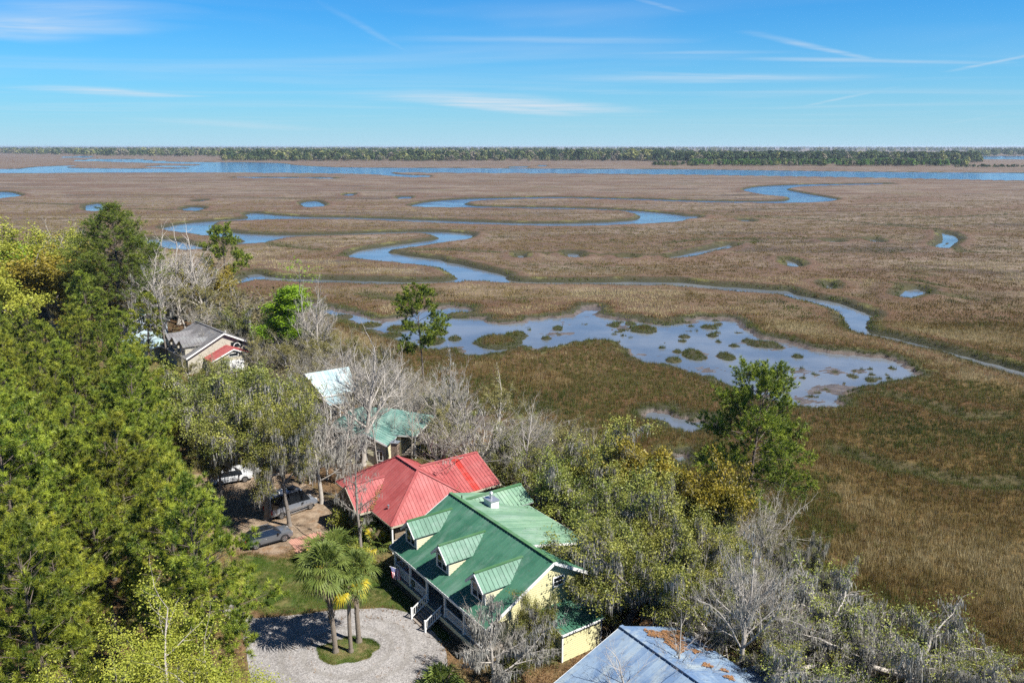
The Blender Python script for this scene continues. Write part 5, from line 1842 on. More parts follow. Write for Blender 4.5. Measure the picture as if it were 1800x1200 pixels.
for s in (-1, 1):
    MB().bar((-1.6, s * 0.70, 1.64), (0.45, s * 0.70, 1.70), 0.05, 0.05).build('roof_rail', m_rim, suv)
    MB().box(-1.2, 1.15, s * 0.99 - 0.02, s * 0.99 + 0.02, 0.30, 0.42).build('sill_trim', m_trimk, suv)
    for x in (-0.55, 0.75):
        MB().box(x - 0.1, x + 0.1, s * 0.985 - 0.02, s * 0.985 + 0.025, 0.88, 0.92).build('door_handle', m_rim, suv)
MB().box(-2.56, -2.42, -0.3, 0.3, 0.62, 0.76).build('number_plate', m_plate, suv)
MB().box(-2.53, -2.40, -0.75, 0.75, 0.42, 0.56).build('rear_bumper', m_trimk, suv)

VAN = [(-2.98, 0.90, 0.48, 1.30, 2.50, 0.78), (-2.90, 0.98, 0.42, 1.32, 2.66, 0.80), (-2.0, 1.0, 0.38, 1.32, 2.70, 0.82), (-0.6, 1.0, 0.36, 1.32, 2.70, 0.82), (0.6, 1.0, 0.36, 1.30, 2.68, 0.82), (1.1, 1.0, 0.36, 1.28, 2.55, 0.78), (1.95, 0.99, 0.36, 1.22, 1.36, 0.80),
       (2.55, 0.97, 0.38, 1.06, 1.12, 0.76), (2.85, 0.90, 0.44, 0.90, 0.94, 0.68), (2.95, 0.78, 0.50, 0.76, 0.80, 0.56)]
pa, pb = Vector(G(494.5, 911.5)), Vector(G(545, 894.5))
mid_ = (pa + pb) / 2
rz = math.atan2(pb.y - pa.y, pb.x - pa.x)
wb = (pb - pa).length
kx = wb / 3.66
nrm_ = Vector((-math.sin(rz), math.cos(rz), 0))
mid_ = mid_ + nrm_ * 0.9
van = vehicle('camper_van', (mid_.x, mid_.y, 1.5), rz, p_silver, VAN, [(-2.7, -0.7), (-0.6, 0.6), (0.62, 1.95)], (1.1, 1.95), None, (-1.78, 1.88), 0.36, 0.26, 'tall silver camper van with dark side windows parked between mossy oaks', 'van')
van.scale = (kx, 1, 1)
lights(van, 2.84, 0.66, 0.92, -2.95, 0.86, 1.05, 0.5)
for s in (-1, 1):
    MB().box(-2.6, 2.2, s * 1.0 - 0.012, s * 1.0 + 0.016, 0.62, 0.78).build('side_stripe', m_rim, van)
    MB().bar((-1.4, s * 1.05, 0.33), (1.4, s * 1.05, 0.33), 0.12, 0.05).build('running_board', m_rim, van)
MB().box(-1.6, -0.9, -0.35, 0.35, 2.70, 2.95).build('roof_vent', m_white, van)
MB().box(-0.2, 0.5, -0.4, 0.4, 2.69, 2.93).build('air_conditioner', m_trimk, van)
rk = MB()
for x in (-2.5, -1.8, 0.7):
    rk.bar((x, -0.85, 2.80), (x, 0.85, 2.80), 0.05, 0.05)
for s in (-1, 1):
    rk.bar((-2.6, s * 0.85, 2.80), (0.8, s * 0.85, 2.80), 0.05, 0.05)
    for x in (-2.5, -1.8, 0.7):
        rk.bar((x, s * 0.85, 2.6), (x, s * 0.85, 2.8), 0.05, 0.05)
rk.build('roof_rack', m_trimk, van)

pa = Vector(G(407, 846))
c1 = vehicle('parked_car', (pa.x, pa.y, 1.5), R(28), p_white, SUV, [(-2.3, -1.5), (-1.5, -0.15), (-0.12, 1.25)], (0.42, 1.22), (-2.40, -1.55), (-1.45, 1.45), 0.35, 0.25, 'white car seen through the oak branches beyond the silver van', 'car')
lights(c1, 2.40, 0.68, 0.78, -2.46, 0.62, 0.98)
pa = Vector(G(446, 832))
PICK = [(-2.7, 0.9, 0.5, 1.08, 1.10, 0.86), (-2.6, 0.97, 0.42, 1.10, 1.12, 0.88), (-0.7, 1.0, 0.40, 1.10, 1.13, 0.88), (-0.6, 1.0, 0.4, 1.12, 1.72, 0.72), (0.2, 1.0, 0.4, 1.12, 1.80, 0.72), (0.75, 1.0, 0.4, 1.12, 1.74, 0.71), (1.4, 1.0, 0.4, 1.10, 1.20, 0.80), (2.4, 0.97, 0.42, 1.05, 1.08, 0.78), (2.65, 0.9, 0.5, 0.9, 0.95, 0.7)]
c2 = vehicle('pickup_truck', (pa.x, pa.y, 1.5), R(24), p_white, PICK, [(-0.6, 0.3), (0.32, 1.4)], (0.75, 1.4), (-0.7, -0.55), (-1.7, 1.75), 0.38, 0.26, 'white pickup truck parked beyond the white car under the oaks', 'truck')
lights(c2, 2.58, 0.7, 0.9, -2.66, 0.72, 0.95, 0.25)

# ------------------------------------------------------------------ plants: builders of the meshes that the trees share
def tubes(S, k=4):
    """tapered prisms from segments (p0, p1, r0, r1)"""
    A0 = np.array([s[0] for s in S], dtype=np.float64)
    A1 = np.array([s[1] for s in S], dtype=np.float64)
    r0 = np.array([s[2] for s in S])
    r1 = np.array([s[3] for s in S])
    d = A1 - A0
    d /= np.linalg.norm(d, axis=1, keepdims=True) + 1e-9
    ref = np.where(np.abs(d[:, 2:3]) < 0.9, np.array([[0, 0, 1.0]]), np.array([[1.0, 0, 0]]))
    s = np.cross(d, ref)
    s /= np.linalg.norm(s, axis=1, keepdims=True)
    u = np.cross(s, d)
    n = len(S)
    V = np.zeros((n, 2 * k, 3))
    for i in range(k):
        a_ = 2 * math.pi * i / k
        o = s * math.cos(a_) + u * math.sin(a_)
        V[:, i] = A0 + o * r0[:, None]
        V[:, k + i] = A1 + o * r1[:, None]
    T = []
    for i in range(k):
        j = (i + 1) % k
        T += [(i, j, k + j), (i, k + j, k + i)]
    T = np.array(T)[None] + (np.arange(n) * 2 * k)[:, None, None]
    return V.reshape(-1, 3), T.reshape(-1, 3)


def wood_mesh(name, S, mat):
    """thick limbs with more sides than twigs"""
    big = [s for s in S if s[2] > 0.09]
    mid = [s for s in S if 0.025 < s[2] <= 0.09]
    sml = [s for s in S if s[2] <= 0.025]
    VV, TT, n = [], [], 0
    for grp, k in ((big, 8), (mid, 4), (sml, 3)):
        if grp:
            V, T = tubes(grp, k)
            VV.append(V)
            TT.append(T + n)
            n += len(V)
    return np_mesh(name, np.vstack(VV), np.vstack(TT), mat, smooth=True)


def unit(rg, n):
    v = rg.normal(size=(n, 3))
    return v / np.linalg.norm(v, axis=1, keepdims=True)


def leaf_mesh(name, C, size, mat, rg, flat=0.35, ratio=0.55):
    """rhombic leaves at the points C"""
    n = len(C)
    nn = unit(rg, n) * (1 - flat) + np.array([0, 0, 1.0]) * flat
    nn /= np.linalg.norm(nn, axis=1, keepdims=True)
    a = np.cross(nn, unit(rg, n))
    a /= np.linalg.norm(a, axis=1, keepdims=True) + 1e-9
    b = np.cross(nn, a)
    s = (size * rg.uniform(0.65, 1.35, n))[:, None]
    V = np.stack([C - a * s, C - b * s * ratio, C + a * s, C + b * s * ratio], 1).reshape(-1, 3)
    q = np.arange(n)[:, None] * 4
    T = np.concatenate([q + [0, 1, 2], q + [0, 2, 3]], 1).reshape(-1, 3)
    return np_mesh(name, V, T, mat)


def needle_mesh(name, C, D, rg, mat, per=26, ln=0.24, wd=0.021, spread=0.8):
    n = len(C)
    d = np.repeat(D, per, 0) * 0.75 + unit(rg, n * per) * spread
    d /= np.linalg.norm(d, axis=1, keepdims=True)
    c = np.repeat(C, per, 0) + np.repeat(D, per, 0) * rg.uniform(-0.16, 0.04, n * per)[:, None]
    L = ln * rg.uniform(0.7, 1.25, n * per)[:, None]
    w = np.cross(d, unit(rg, n * per))
    w /= np.linalg.norm(w, axis=1, keepdims=True) + 1e-9
    w *= wd
    V = np.stack([c - w, c + w, c + d * L], 1).reshape(-1, 3)
    return np_mesh(name, V, np.arange(len(V)).reshape(-1, 3), mat)


def norm(v):
    return v / (np.linalg.norm(v) + 1e-9)


def limb(rg, S, p, d, L, r, n, wig, trop, end=0.35):
    """one wiggly limb; returns its points and directions"""
    pts = [(p.copy(), d.copy(), r)]
    for i in range(n):
        d = norm(d + rg.normal(size=3) * wig + np.array([0, 0, trop]))
        q = p + d * (L / n)
        r2 = r * (1 - (1 - end) * (i + 1) / n)
        r1_ = r * (1 - (1 - end) * i / n)
        S.append((p, q, r1_, r2))
        p = q
        pts.append((p.copy(), d.copy(), r2))
    return pts


def side_dir(rg, d, ang, up=0.0):
    x = norm(np.cross(d, rg.normal(size=3)))
    v = d * math.cos(ang) + x * math.sin(ang) + np.array([0, 0, up])
    return norm(v)


def branching(rg, S, tips, p, d, L, r, lvl, P):
    k = P['n'][lvl]
    pts = limb(rg, S, p, d, L, r, k, P['wig'][lvl], P['trop'][lvl], P.get('end', 0.35))
    if lvl == len(P['n']) - 1:
        tips.append((pts[-1][0], pts[-1][1]))
        if len(pts) > 2:
            tips.append((pts[len(pts) // 2][0], pts[len(pts) // 2][1]))
        return
    c = P['kids'][lvl]
    c = int(c + rg.uniform(0, 1))
    for i in range(c):
        t = P['t0'][lvl] + (1 - P['t0'][lvl]) * (i + rg.uniform(0.1, 0.9)) / c
        j = min(int(t * k), k - 1)
        f = t * k - j
        a, b = pts[j], pts[j + 1]
        q = a[0] + (b[0] - a[0]) * f
        rr = (a[2] + (b[2] - a[2]) * f) * P['rr'][lvl]
        dd = side_dir(rg, b[1], R(P['ang'][lvl]) * rg.uniform(0.7, 1.25), P['up'][lvl])
        branching(rg, S, tips, q, dd, L * P['len'][lvl] * rg.uniform(0.65, 1.2) * (1.1 - 0.45 * t), rr, lvl + 1, P)
    # the leader goes on
    branching(rg, S, tips, pts[-1][0], pts[-1][1], L * P['len'][lvl] * 0.9, pts[-1][2] * 0.95, lvl + 1, P)


# ---- materials
m_bark = plain('pine_bark', (0.10, 0.078, 0.062), 0.9, vary=0.4, scale=4.0, stretch=(1, 1, 0.25))
m_barkoak = plain('oak_bark', (0.16, 0.14, 0.12), 0.9, vary=0.4, scale=4.0, stretch=(1, 1, 0.3))
m_barkpale = plain('pale_bark', (0.335, 0.305, 0.268), 0.9, vary=0.35, scale=3.0, objvar=0.35)
m_barkgrey = plain('grey_bark', (0.27, 0.24, 0.21), 0.9, vary=0.35, scale=3.0, objvar=0.3)
m_needle = leaf_mat('pine_needles', (0.030, 0.064, 0.007), (0.350, 0.385, 0.038), 0.08, 0.5, 0.5, 0.9, huevar=0.03, edge=(0.38, 0.66))
m_needle2 = leaf_mat('shore_pine_needles', (0.032, 0.072, 0.008), (0.310, 0.365, 0.034), 0.08, 0.5, 0.15, 0.9, edge=(0.38, 0.66))
m_needle3 = leaf_mat('dark_pine_needles', (0.0414, 0.0805, 0.011), (0.1898, 0.2242, 0.0264), 0.1, 0.5, 0.2, 0.5)
m_oak = leaf_mat('live_oak_leaves', (0.060, 0.082, 0.015), (0.320, 0.320, 0.062), 0.22, 0.5, 0.45, 0.8, huevar=0.035, edge=(0.38, 0.64))
m_oaky = leaf_mat('yellowing_oak_leaves', (0.145, 0.135, 0.018), (0.33, 0.25, 0.03), 0.3, 0.5, 0.2, 0.5)
m_bud = leaf_mat('spring_buds', (0.16, 0.15, 0.050), (0.30, 0.27, 0.095), 0.35, 0.6, 0.3, 0.6)
m_budy = leaf_mat('yellow_green_leaves', (0.22, 0.26, 0.032), (0.42, 0.42, 0.065), 0.4, 0.55, 0.25, 0.5)
m_lime = leaf_mat('fresh_lime_leaves', (0.14, 0.27, 0.010), (0.30, 0.43, 0.03), 0.45, 0.5, 0.1, 0.6)
m_shrub = leaf_mat('shrub_leaves', (0.065, 0.085, 0.018), (0.17, 0.17, 0.045), 0.3, 0.55, 0.45, 0.9, huevar=0.04)
m_olive = leaf_mat('olive_brown_twigs', (0.12, 0.105, 0.045), (0.21, 0.175, 0.085), 0.3, 0.7, 0.3, 0.9)
m_rust = leaf_mat('rust_leaves', (0.20, 0.10, 0.020), (0.36, 0.20, 0.045), 0.3, 0.7, 0.2, 0.9)
m_moss = leaf_mat('hanging_moss', (0.22, 0.21, 0.18), (0.44, 0.42, 0.37), 0.3, 0.9, 0.2, 0.6)
m_frond = leaf_mat('palm_frond', (0.060, 0.100, 0.018), (0.190, 0.230, 0.050), 0.3, 0.6, 0.2, 0.7, spec=0.25)
m_frondy = leaf_mat('yellowed_frond', (0.42, 0.33, 0.02), (0.60, 0.48, 0.04), 0.35, 0.5, 0.1, 0.7)
m_frondd = leaf_mat('dead_frond', (0.20, 0.15, 0.09), (0.34, 0.27, 0.18), 0.25, 0.8, 0.1, 0.7)
m_palmtrunk = plain('palm_trunk', (0.165, 0.135, 0.105), 0.95, vary=0.4, scale=6.0, bump=0.5)

PROTO = {}            # kind -> list of (height, half width, [(part name, mesh)])


def add_proto(kind, height, parts):
    PROTO.setdefault(kind, []).append((height, parts))


def make_pine(kind, seed, H, base, rad, nb, subs, per, mat, sparse=1.0, ln=0.24, lean=0.03, shape=1.0):
    rg = np.random.default_rng(seed)
    S, C, D = [], [], []
    tr = limb(rg, S, np.zeros(3), np.array([lean, lean * 0.5, 1.0]), H, 0.011 * H + 0.05, 14, 0.018, 0.01, 0.12)
    # root flare
    S.append((np.array([0, 0, -0.3]), tr[0][0] + [0, 0, 0.5], 0.011 * H + 0.14, 0.011 * H + 0.05))
    tz = np.array([q[0] for q in tr])
    for i in range(nb):
        f = base + (1 - base) * ((i + rg.uniform(0, 1)) / nb) ** 0.9
        z = f * H
        p = np.array([np.interp(z, tz[:, 2], tz[:, 0]), np.interp(z, tz[:, 2], tz[:, 1]), min(z, tz[-1, 2])])
        g = (f - base) / (1 - base)
        L = rad * ((1 - g) ** (0.62 * shape) * (0.72 + 0.55 * min(1, g * 3.5)) + 0.10) * rg.uniform(0.55, 1.15)
        a_ = i * 2.399 + rg.uniform(-0.6, 0.6)
        el = R(-8 + 58 * g ** 1.3 + rg.uniform(-12, 14))
        d = np.array([math.cos(a_) * math.cos(el), math.sin(a_) * math.cos(el), math.sin(el)])
        pts = limb(rg, S, p, d, L, 0.008 * L + 0.011, 5, 0.09, 0.045, 0.3)
        m = max(2, int(subs * L / rad * sparse + rg.uniform(0, 1)))
        for j in range(m):
            t = 0.46 + 0.54 * (j + rg.uniform(0, 1)) / m
            k = min(int(t * 5), 4)
            q = pts[k][0] + (pts[k + 1][0] - pts[k][0]) * (t * 5 - k)
            dd = side_dir(rg, pts[k + 1][1], R(52) * rg.uniform(0.6, 1.2), 0.25)
            l2 = L * 0.34 * (1.2 - 0.6 * t) * rg.uniform(0.6, 1.3) + 0.2
            sp_ = limb(rg, S, q, dd, l2, 0.009, 2, 0.12, 0.06, 0.5)
            nt = 1 + int(l2 / 0.40)
            for u in range(nt):
                tt = 0.35 + 0.65 * (u + 1) / nt
                kk = 0 if tt < 0.5 else 1
                qq = sp_[kk][0] + (sp_[kk + 1][0] - sp_[kk][0]) * (tt * 2 - kk)
                C.append(qq + rg.normal(size=3) * 0.09)
                D.append(norm(sp_[kk + 1][1] + rg.normal(size=3) * 0.45 + [0, 0, 0.35]))
        C.append(pts[-1][0])
        D.append(norm(pts[-1][1] + [0, 0, 0.3]))
    for i in range(10):
        C.append(tz[-1] + rg.normal(size=3) * [0.25, 0.25, 0.35])
        D.append(norm(rg.normal(size=3) + [0, 0, 1.6]))
    tm = wood_mesh(kind + '_trunk', S, m_bark)
    cm = needle_mesh(kind + '_crown', np.array(C), np.array(D), rg, mat, per, ln)
    add_proto(kind, H, [('trunk', tm), ('crown', cm)])


def make_moss(name, pts, rg, n, lo, hi, per=7):
    """strands hanging in drapes from limb points"""
    idx = rg.integers(0, len(pts), n)
    V, T = [], []
    base = np.array([pts[i] for i in idx])
    k = n * per
    b = np.repeat(base, per, 0) + rg.normal(size=(k, 3)) * [0.14, 0.14, 0.05]
    L = np.repeat(rg.uniform(lo, hi, n) * rg.uniform(0.5, 1, n), per) * rg.uniform(0.4, 1.1, k)
    w = rg.uniform(0.016, 0.040, k)
    a_ = rg.uniform(0, math.pi, k)
    wv = np.stack([np.cos(a_), np.sin(a_), np.zeros(k)], 1) * w[:, None]
    sway = rg.normal(size=(k, 3)) * [0.05, 0.05, 0]
    m = b + sway - np.stack([0 * L, 0 * L, L * 0.5], 1)
    e = b + sway * 1.6 - np.stack([0 * L, 0 * L, L], 1)
    V = np.stack([b - wv * 0.5, b + wv * 0.5, m + wv, m - wv, e], 1).reshape(-1, 3)
    q = np.arange(k)[:, None] * 5
    T = np.concatenate([q + [0, 1, 2], q + [0, 2, 3], q + [3, 2, 4]], 1).reshape(-1, 3)
    return np_mesh(name, V, T, m_moss)


def make_broad(kind, seed, H, P, trunk_h, trunk_r, leafmat, per, spread, size, bark, limbs=5, elev=(25, 60), limb_len=0.55, moss=0, mosslen=(0.5, 1.6), keep=1.0, leader=False, flat=0.35, trunk_wig=0.06, drop=0.0, lt=0.75):
    rg = np.random.default_rng(seed)
    S, tips = [], []
    d0 = norm(np.array([rg.normal() * 0.10, rg.normal() * 0.10, 1.0]))
    tr = limb(rg, S, np.zeros(3), d0, trunk_h, trunk_r, 6, trunk_wig, 0.03, 0.55 if not leader else 0.3)
    S.append((np.array([0, 0, -0.3]), tr[0][0] + d0 * 0.4, trunk_r * 1.5, trunk_r))
    for i in range(limbs):
        a_ = i * 2.399 + rg.uniform(-0.5, 0.5)
        el = R(rg.uniform(*elev))
        d = np.array([math.cos(a_) * math.cos(el), math.sin(a_) * math.cos(el), math.sin(el)])
        if leader:
            t = 0.35 + 0.6 * i / limbs
            k = min(int(t * 6), 5)
            p = tr[k][0] + (tr[k + 1][0] - tr[k][0]) * (t * 6 - k)
            L = H * limb_len * (1.15 - t * lt) * rg.uniform(0.7, 1.15)
            r = tr[k][2] * 0.5
        else:
            p = tr[-1 - (i % 2)][0]
            L = H * limb_len * rg.uniform(0.75, 1.15)
            r = trunk_r * 0.5
        branching(rg, S, tips, p, d, L, r, 0, P)
    if leader:
        branching(rg, S, tips, tr[-1][0], tr[-1][1], H * 0.22, tr[-1][2], 1, P)
    zmax = max(s[1][2] for s in S)
    tm = wood_mesh(kind + '_trunk', S, bark)
    parts = [('trunk', tm)]
    if leafmat is not None:
        C = np.array([t[0] for t in tips])
        C = C[rg.uniform(0, 1, len(C)) < keep]
        cc = np.repeat(C, per, 0) + rg.normal(size=(len(C) * per, 3)) * [spread, spread, spread * 0.75]
        cc[:, 2] -= drop
        parts.append(('crown', leaf_mesh(kind + '_crown', cc, size, leafmat, rg, flat)))
    if moss:
        mp = [s[1] for s in S if 0.012 < s[2] < 0.14 and s[1][2] > H * 0.28]
        parts.append(('moss', make_moss(kind + '_moss', mp, rg, moss, *mosslen)))
    add_proto(kind, zmax, parts)


P_OAK = dict(n=[6, 4, 3, 2], wig=[0.22, 0.22, 0.25, 0.3], trop=[0.05, 0.03, 0.03, 0.05], kids=[4, 4, 3], t0=[0.25, 0.2, 0.2], rr=[0.62, 0.6, 0.6], ang=[55, 55, 50], up=[0.12, 0.1, 0.12], len=[0.55, 0.55, 0.5])
P_BARE = dict(n=[6, 4, 3, 2, 2], wig=[0.07, 0.11, 0.14, 0.18, 0.2], trop=[0.05, 0.05, 0.06, 0.06, 0.05], kids=[4.2, 3.8, 3.2, 2.4], t0=[0.22, 0.2, 0.2, 0.25], rr=[0.6, 0.6, 0.62, 0.65], ang=[40, 40, 42, 42], up=[0.12, 0.12, 0.12, 0.1], len=[0.55, 0.58, 0.55, 0.55], end=0.4)
P_BUSH = dict(n=[4, 3, 3, 2], wig=[0.12, 0.16, 0.2, 0.22], trop=[0.02, 0.03, 0.03, 0.03], kids=[4, 4, 3.4], t0=[0.2, 0.2, 0.2], rr=[0.65, 0.65, 0.65], ang=[42, 45, 45], up=[0.08, 0.08, 0.05], len=[0.6, 0.6, 0.6], end=0.4)

for i in range(4):
    make_pine('pine', 11 + i, 18.0 + 1.0 * i, 0.28, 4.0 + 0.3 * (i % 2), 74, 9.0, 40, m_needle, ln=0.40, shape=0.95)
make_pine('tall_pine', 31, 26.0, 0.28, 6.4, 200, 13, 17, m_needle3, ln=0.50, shape=1.1)
make_pine('open_pine', 41, 17.5, 0.22, 5.3, 78, 17, 27, m_needle2, 1.25, 0.36, 0.02, 0.55)
make_pine('slim_pine', 51, 14.0, 0.45, 4.0, 34, 15, 36, m_needle2, 1.2, 0.36, 0.05, 0.55)
for i in range(3):
    make_broad('live_oak', 61 + i, 10.5, P_OAK, 2.3, 0.34, m_oak, 21, 0.27, 0.074, m_barkoak, 7, (15, 62), 0.40, 1100, (0.5, 1.7), keep=0.8)
for i in range(2):
    make_broad('high_oak', 65 + i, 15.5, P_OAK, 5.4, 0.30, m_oak, 18, 0.30, 0.074, m_barkoak, 7, (22, 66), 0.31, 900, (0.6, 1.9))
make_broad('golden_oak', 68, 10.5, P_OAK, 2.4, 0.32, m_oaky, 15, 0.32, 0.11, m_barkoak, 6, (20, 62), 0.40, 200, (0.4, 1.2))
make_broad('mossy_oak', 71, 9.0, P_OAK, 2.0, 0.33, m_oak, 8, 0.22, 0.062, m_barkpale, 7, (12, 58), 0.44, 1000, (0.5, 1.5), keep=0.6)
make_broad('mossy_oak', 72, 9.0, P_OAK, 2.2, 0.30, m_oak, 8, 0.22, 0.062, m_barkpale, 7, (12, 58), 0.44, 1000, (0.5, 1.5), keep=0.6)
P_FAR = dict(P_BARE, kids=[4, 3.4, 2.6, 1.6], rr=[0.72, 0.74, 0.78, 0.8], end=0.55)
for i in range(2):
    make_broad('stout_bare_tree', 188 + i, 16.0, P_FAR, 11.0, 0.27, None, 0, 0, 0, m_barkpale, 11, (30, 64), 0.34, 0, leader=True, trunk_wig=0.03)
make_broad('fan_bare_tree', 88, 14.0, P_BARE, 7.0, 0.19, None, 0, 0, 0, m_barkpale, 16, (28, 72), 0.38, 150, (0.3, 0.9), leader=True, trunk_wig=0.05)
for i in range(2):
    make_broad('bare_tree', 81 + i, 16.0, P_BARE, 11.5, 0.19, None, 0, 0, 0, m_barkpale, 12, (30, 62), 0.34, 0, leader=True, trunk_wig=0.03)
make_broad('bare_mossy_tree', 91, 12.0, P_BARE, 6.5, 0.24, None, 0, 0, 0, m_barkpale, 10, (20, 60), 0.38, 620, (0.4, 1.5), leader=True)
make_broad('dark_bare_tree', 86, 16.0, P_BARE, 12.0, 0.20, None, 0, 0, 0, m_barkoak, 9, (20, 55), 0.26, 60, leader=True, trunk_wig=0.03)
for i in range(2):
    make_broad('bare_spreading_tree', 95 + i, 9.0, P_BUSH, 1.8, 0.13, m_bud, 1, 0.10, 0.05, m_barkpale, 13, (22, 78), 0.42, 90, (0.3, 0.8), keep=0.5)
for i in range(2):
    make_broad('budding_tree', 101 + i, 13.0, P_BARE, 9.0, 0.2, m_bud, 1, 0.10, 0.075, m_barkpale, 8, (30, 62), 0.30, 0, leader=True)
make_broad('yellow_green_tree', 111, 13.0, P_BUSH, 5.5, 0.22, m_budy, 9, 0.26, 0.105, m_barkgrey, 8, (25, 65), 0.33, 0, leader=True)
make_broad('yellow_green_tree', 112, 13.0, P_BUSH, 5.0, 0.22, m_budy, 9, 0.26, 0.105, m_barkgrey, 8, (25, 65), 0.33, 0, leader=True)
make_broad('leafing_tree', 113, 13.0, P_BUSH, 6.5, 0.18, m_budy, 22, 0.22, 0.042, m_barkgrey, 9, (35, 70), 0.30, 0, leader=True, drop=0.05)
make_broad('lime_tree', 115, 15.0, P_BUSH, 12.5, 0.16, m_lime, 5, 0.25, 0.105, m_barkgrey, 20, (42, 74), 0.135, 0, leader=True, trunk_wig=0.02, lt=0.35)
make_broad('round_lime_tree', 116, 12.0, P_BUSH, 4.5, 0.2, m_lime, 7, 0.28, 0.10, m_barkgrey, 8, (20, 62), 0.32, 0, leader=True)
make_broad('golden_tree', 117, 12.0, P_BUSH, 4.5, 0.22, m_oaky, 8, 0.28, 0.105, m_barkgrey, 8, (20, 60), 0.34, 0, leader=True)


def make_shrub(kind, seed, H, mat, n, size, twigs=26):
    rg = np.random.default_rng(seed)
    S, pts = [], []
    for i in range(twigs):
        a_ = rg.uniform(0, 6.28)
        el = R(rg.uniform(20, 88))
        d = np.array([math.cos(a_) * math.cos(el), math.sin(a_) * math.cos(el), math.sin(el)])
        q = limb(rg, S, np.zeros(3), d, H * rg.uniform(0.6, 1.0), 0.03, 4, 0.16, 0.06, 0.3)
        for k in (2, 3, 4):
            dd = side_dir(rg, q[k][1], R(50), 0.1)
            w = limb(rg, S, q[k][0], dd, H * 0.3, 0.014, 2, 0.2, 0.03, 0.4)
            pts += [x[0] for x in w] + [q[k][0]]
    C = np.array(pts)
    C = C[rg.integers(0, len(C), n)] + rg.normal(size=(n, 3)) * H * 0.085
    C[:, 2] = np.maximum(C[:, 2], 0.05)
    add_proto(kind, H, [('stem', wood_mesh(kind + '_stem', S, m_barkgrey)), ('foliage', leaf_mesh(kind + '_foliage', C, size, mat, rg, 0.3))])


make_shrub('shrub', 121, 2.6, m_shrub, 2600, 0.085)
make_shrub('shrub', 122, 2.2, m_shrub, 2200, 0.085)
make_shrub('olive_shrub', 123, 3.0, m_olive, 2600, 0.07, 40)
make_shrub('rust_shrub', 124, 2.2, m_rust, 3000, 0.06, 40)
make_shrub('yellow_shrub', 125, 1.8, m_budy, 2400, 0.07)


def fan(rg, p, d, petiole, R_, n, droop, V, T, arc=235):
    """one palm frond: stalk and a fan of folded blades"""
    up = np.array([0, 0, 1.0])
    s = norm(np.cross(d, up))
    e = p + d * petiole + np.array([0, 0, -droop * petiole * 0.25])
    k = len(V)
    w = s * 0.02
    V += [p - w, p + w, e + w, e - w]
    T += [(k, k + 1, k + 2), (k, k + 2, k + 3)]
    d2 = norm(d + np.array([0, 0, -droop * 0.5]))
    nrm = norm(np.cross(s, d2))
    for i in range(n):
        a_ = R(-arc / 2 + arc * (i + 0.5) / n) + rg.normal() * 0.03
        dr = d2 * math.cos(a_) + s * math.sin(a_)
        L = R_ * (1 - 0.25 * abs(i / (n - 1) - 0.5) * 2) * rg.uniform(0.85, 1.1)
        wv = norm(np.cross(nrm, dr)) * (R_ * 0.042)
        base = e + dr * 0.05
        m = e + dr * L * 0.55 + nrm * 0.05 * L + np.array([0, 0, -0.06 * L * droop])
        tip = e + dr * L * 0.93 + np.array([0, 0, -(0.12 + 0.26 * droop) * L * rg.uniform(0.6, 1.4)])
        k = len(V)
        V += [base, m - wv, m + wv, tip]
        T += [(k, k + 1, k + 2), (k + 1, k + 3, k + 2)]


def make_palm(kind, seed, H, nf, R_, dead=4, boots=True, yellow=0):
    rg = np.random.default_rng(seed)
    S = []
    parts = []
    if H > 0.5:
        tr = limb(rg, S, np.zeros(3), np.array([0.01, 0.01, 1.0]), H, 0.165, 8, 0.012, 0.0, 0.85)
        S.insert(0, (np.array([0, 0, -0.2]), np.array([0, 0, 0.35]), 0.25, 0.20))
        V, T = tubes(S, 12)
        V, T = list(V), [tuple(t) for t in T]
        if boots:
            for i in range(70):
                z = H * (0.35 + 0.65 * i / 70)
                a_ = i * 2.399
                o = np.array([math.cos(a_), math.sin(a_), 0])
                t_ = np.array([-math.sin(a_), math.cos(a_), 0]) * 0.06
                c = np.array([np.interp(z, [0, H], [0, tr[-1][0][0]]), np.interp(z, [0, H], [0, tr[-1][0][1]]), z]) + o * 0.16
                k = len(V)
                V += [c - t_, c + t_, c + o * 0.13 + np.array([0, 0, 0.30]) + t_ * 0.6, c + o * 0.13 + np.array([0, 0, 0.30]) - t_ * 0.6]
                T += [(k, k + 1, k + 2), (k, k + 2, k + 3)]
        parts.append(('trunk', np_mesh(kind + '_trunk', np.array(V), np.array(T), m_palmtrunk)))
        top = tr[-1][0]
    else:
        top = np.array([0, 0, 0.05])
    for nm, mat, cnt, lo, hi in (('fronds', m_frond, nf, -38, 82), ('yellow_fronds', m_frondy, yellow, -50, -10), ('dead_fronds', m_frondd, dead, -82, -50)):
        if not cnt:
            continue
        V, T = [], []
        for i in range(cnt):
            g = (i + 0.5) / cnt
            el = R(lo + (hi - lo) * g ** 0.8 + rg.uniform(-6, 6))
            if H <= 0.5:
                el = R(8 + 75 * g)
            a_ = i * 2.399 + rg.uniform(-0.2, 0.2)
            d = np.array([math.cos(a_) * math.cos(el), math.sin(a_) * math.cos(el), math.sin(el)])
            fan(rg, top + np.array([0, 0, 0.1 * g]), d, R_ * rg.uniform(0.75, 1.0), R_ * rg.uniform(0.85, 1.1), 20, 0.75 - 0.5 * max(0, math.sin(el)), V, T)
        parts.append((nm, np_mesh(kind + '_' + nm, np.array(V), np.array(T), mat)))
    add_proto(kind, H + R_ * 1.2 if H > 0.5 else R_ * 1.6, parts)


make_palm('palm_tree', 131, 6.7, 32, 1.22, 5)
make_palm('slim_palm', 132, 5.6, 24, 1.05, 3, boots=False, yellow=5)
make_palm('palmetto', 133, 0.0, 22, 0.9, 2)
make_palm('palmetto', 134, 0.0, 18, 0.8, 4, yellow=4)

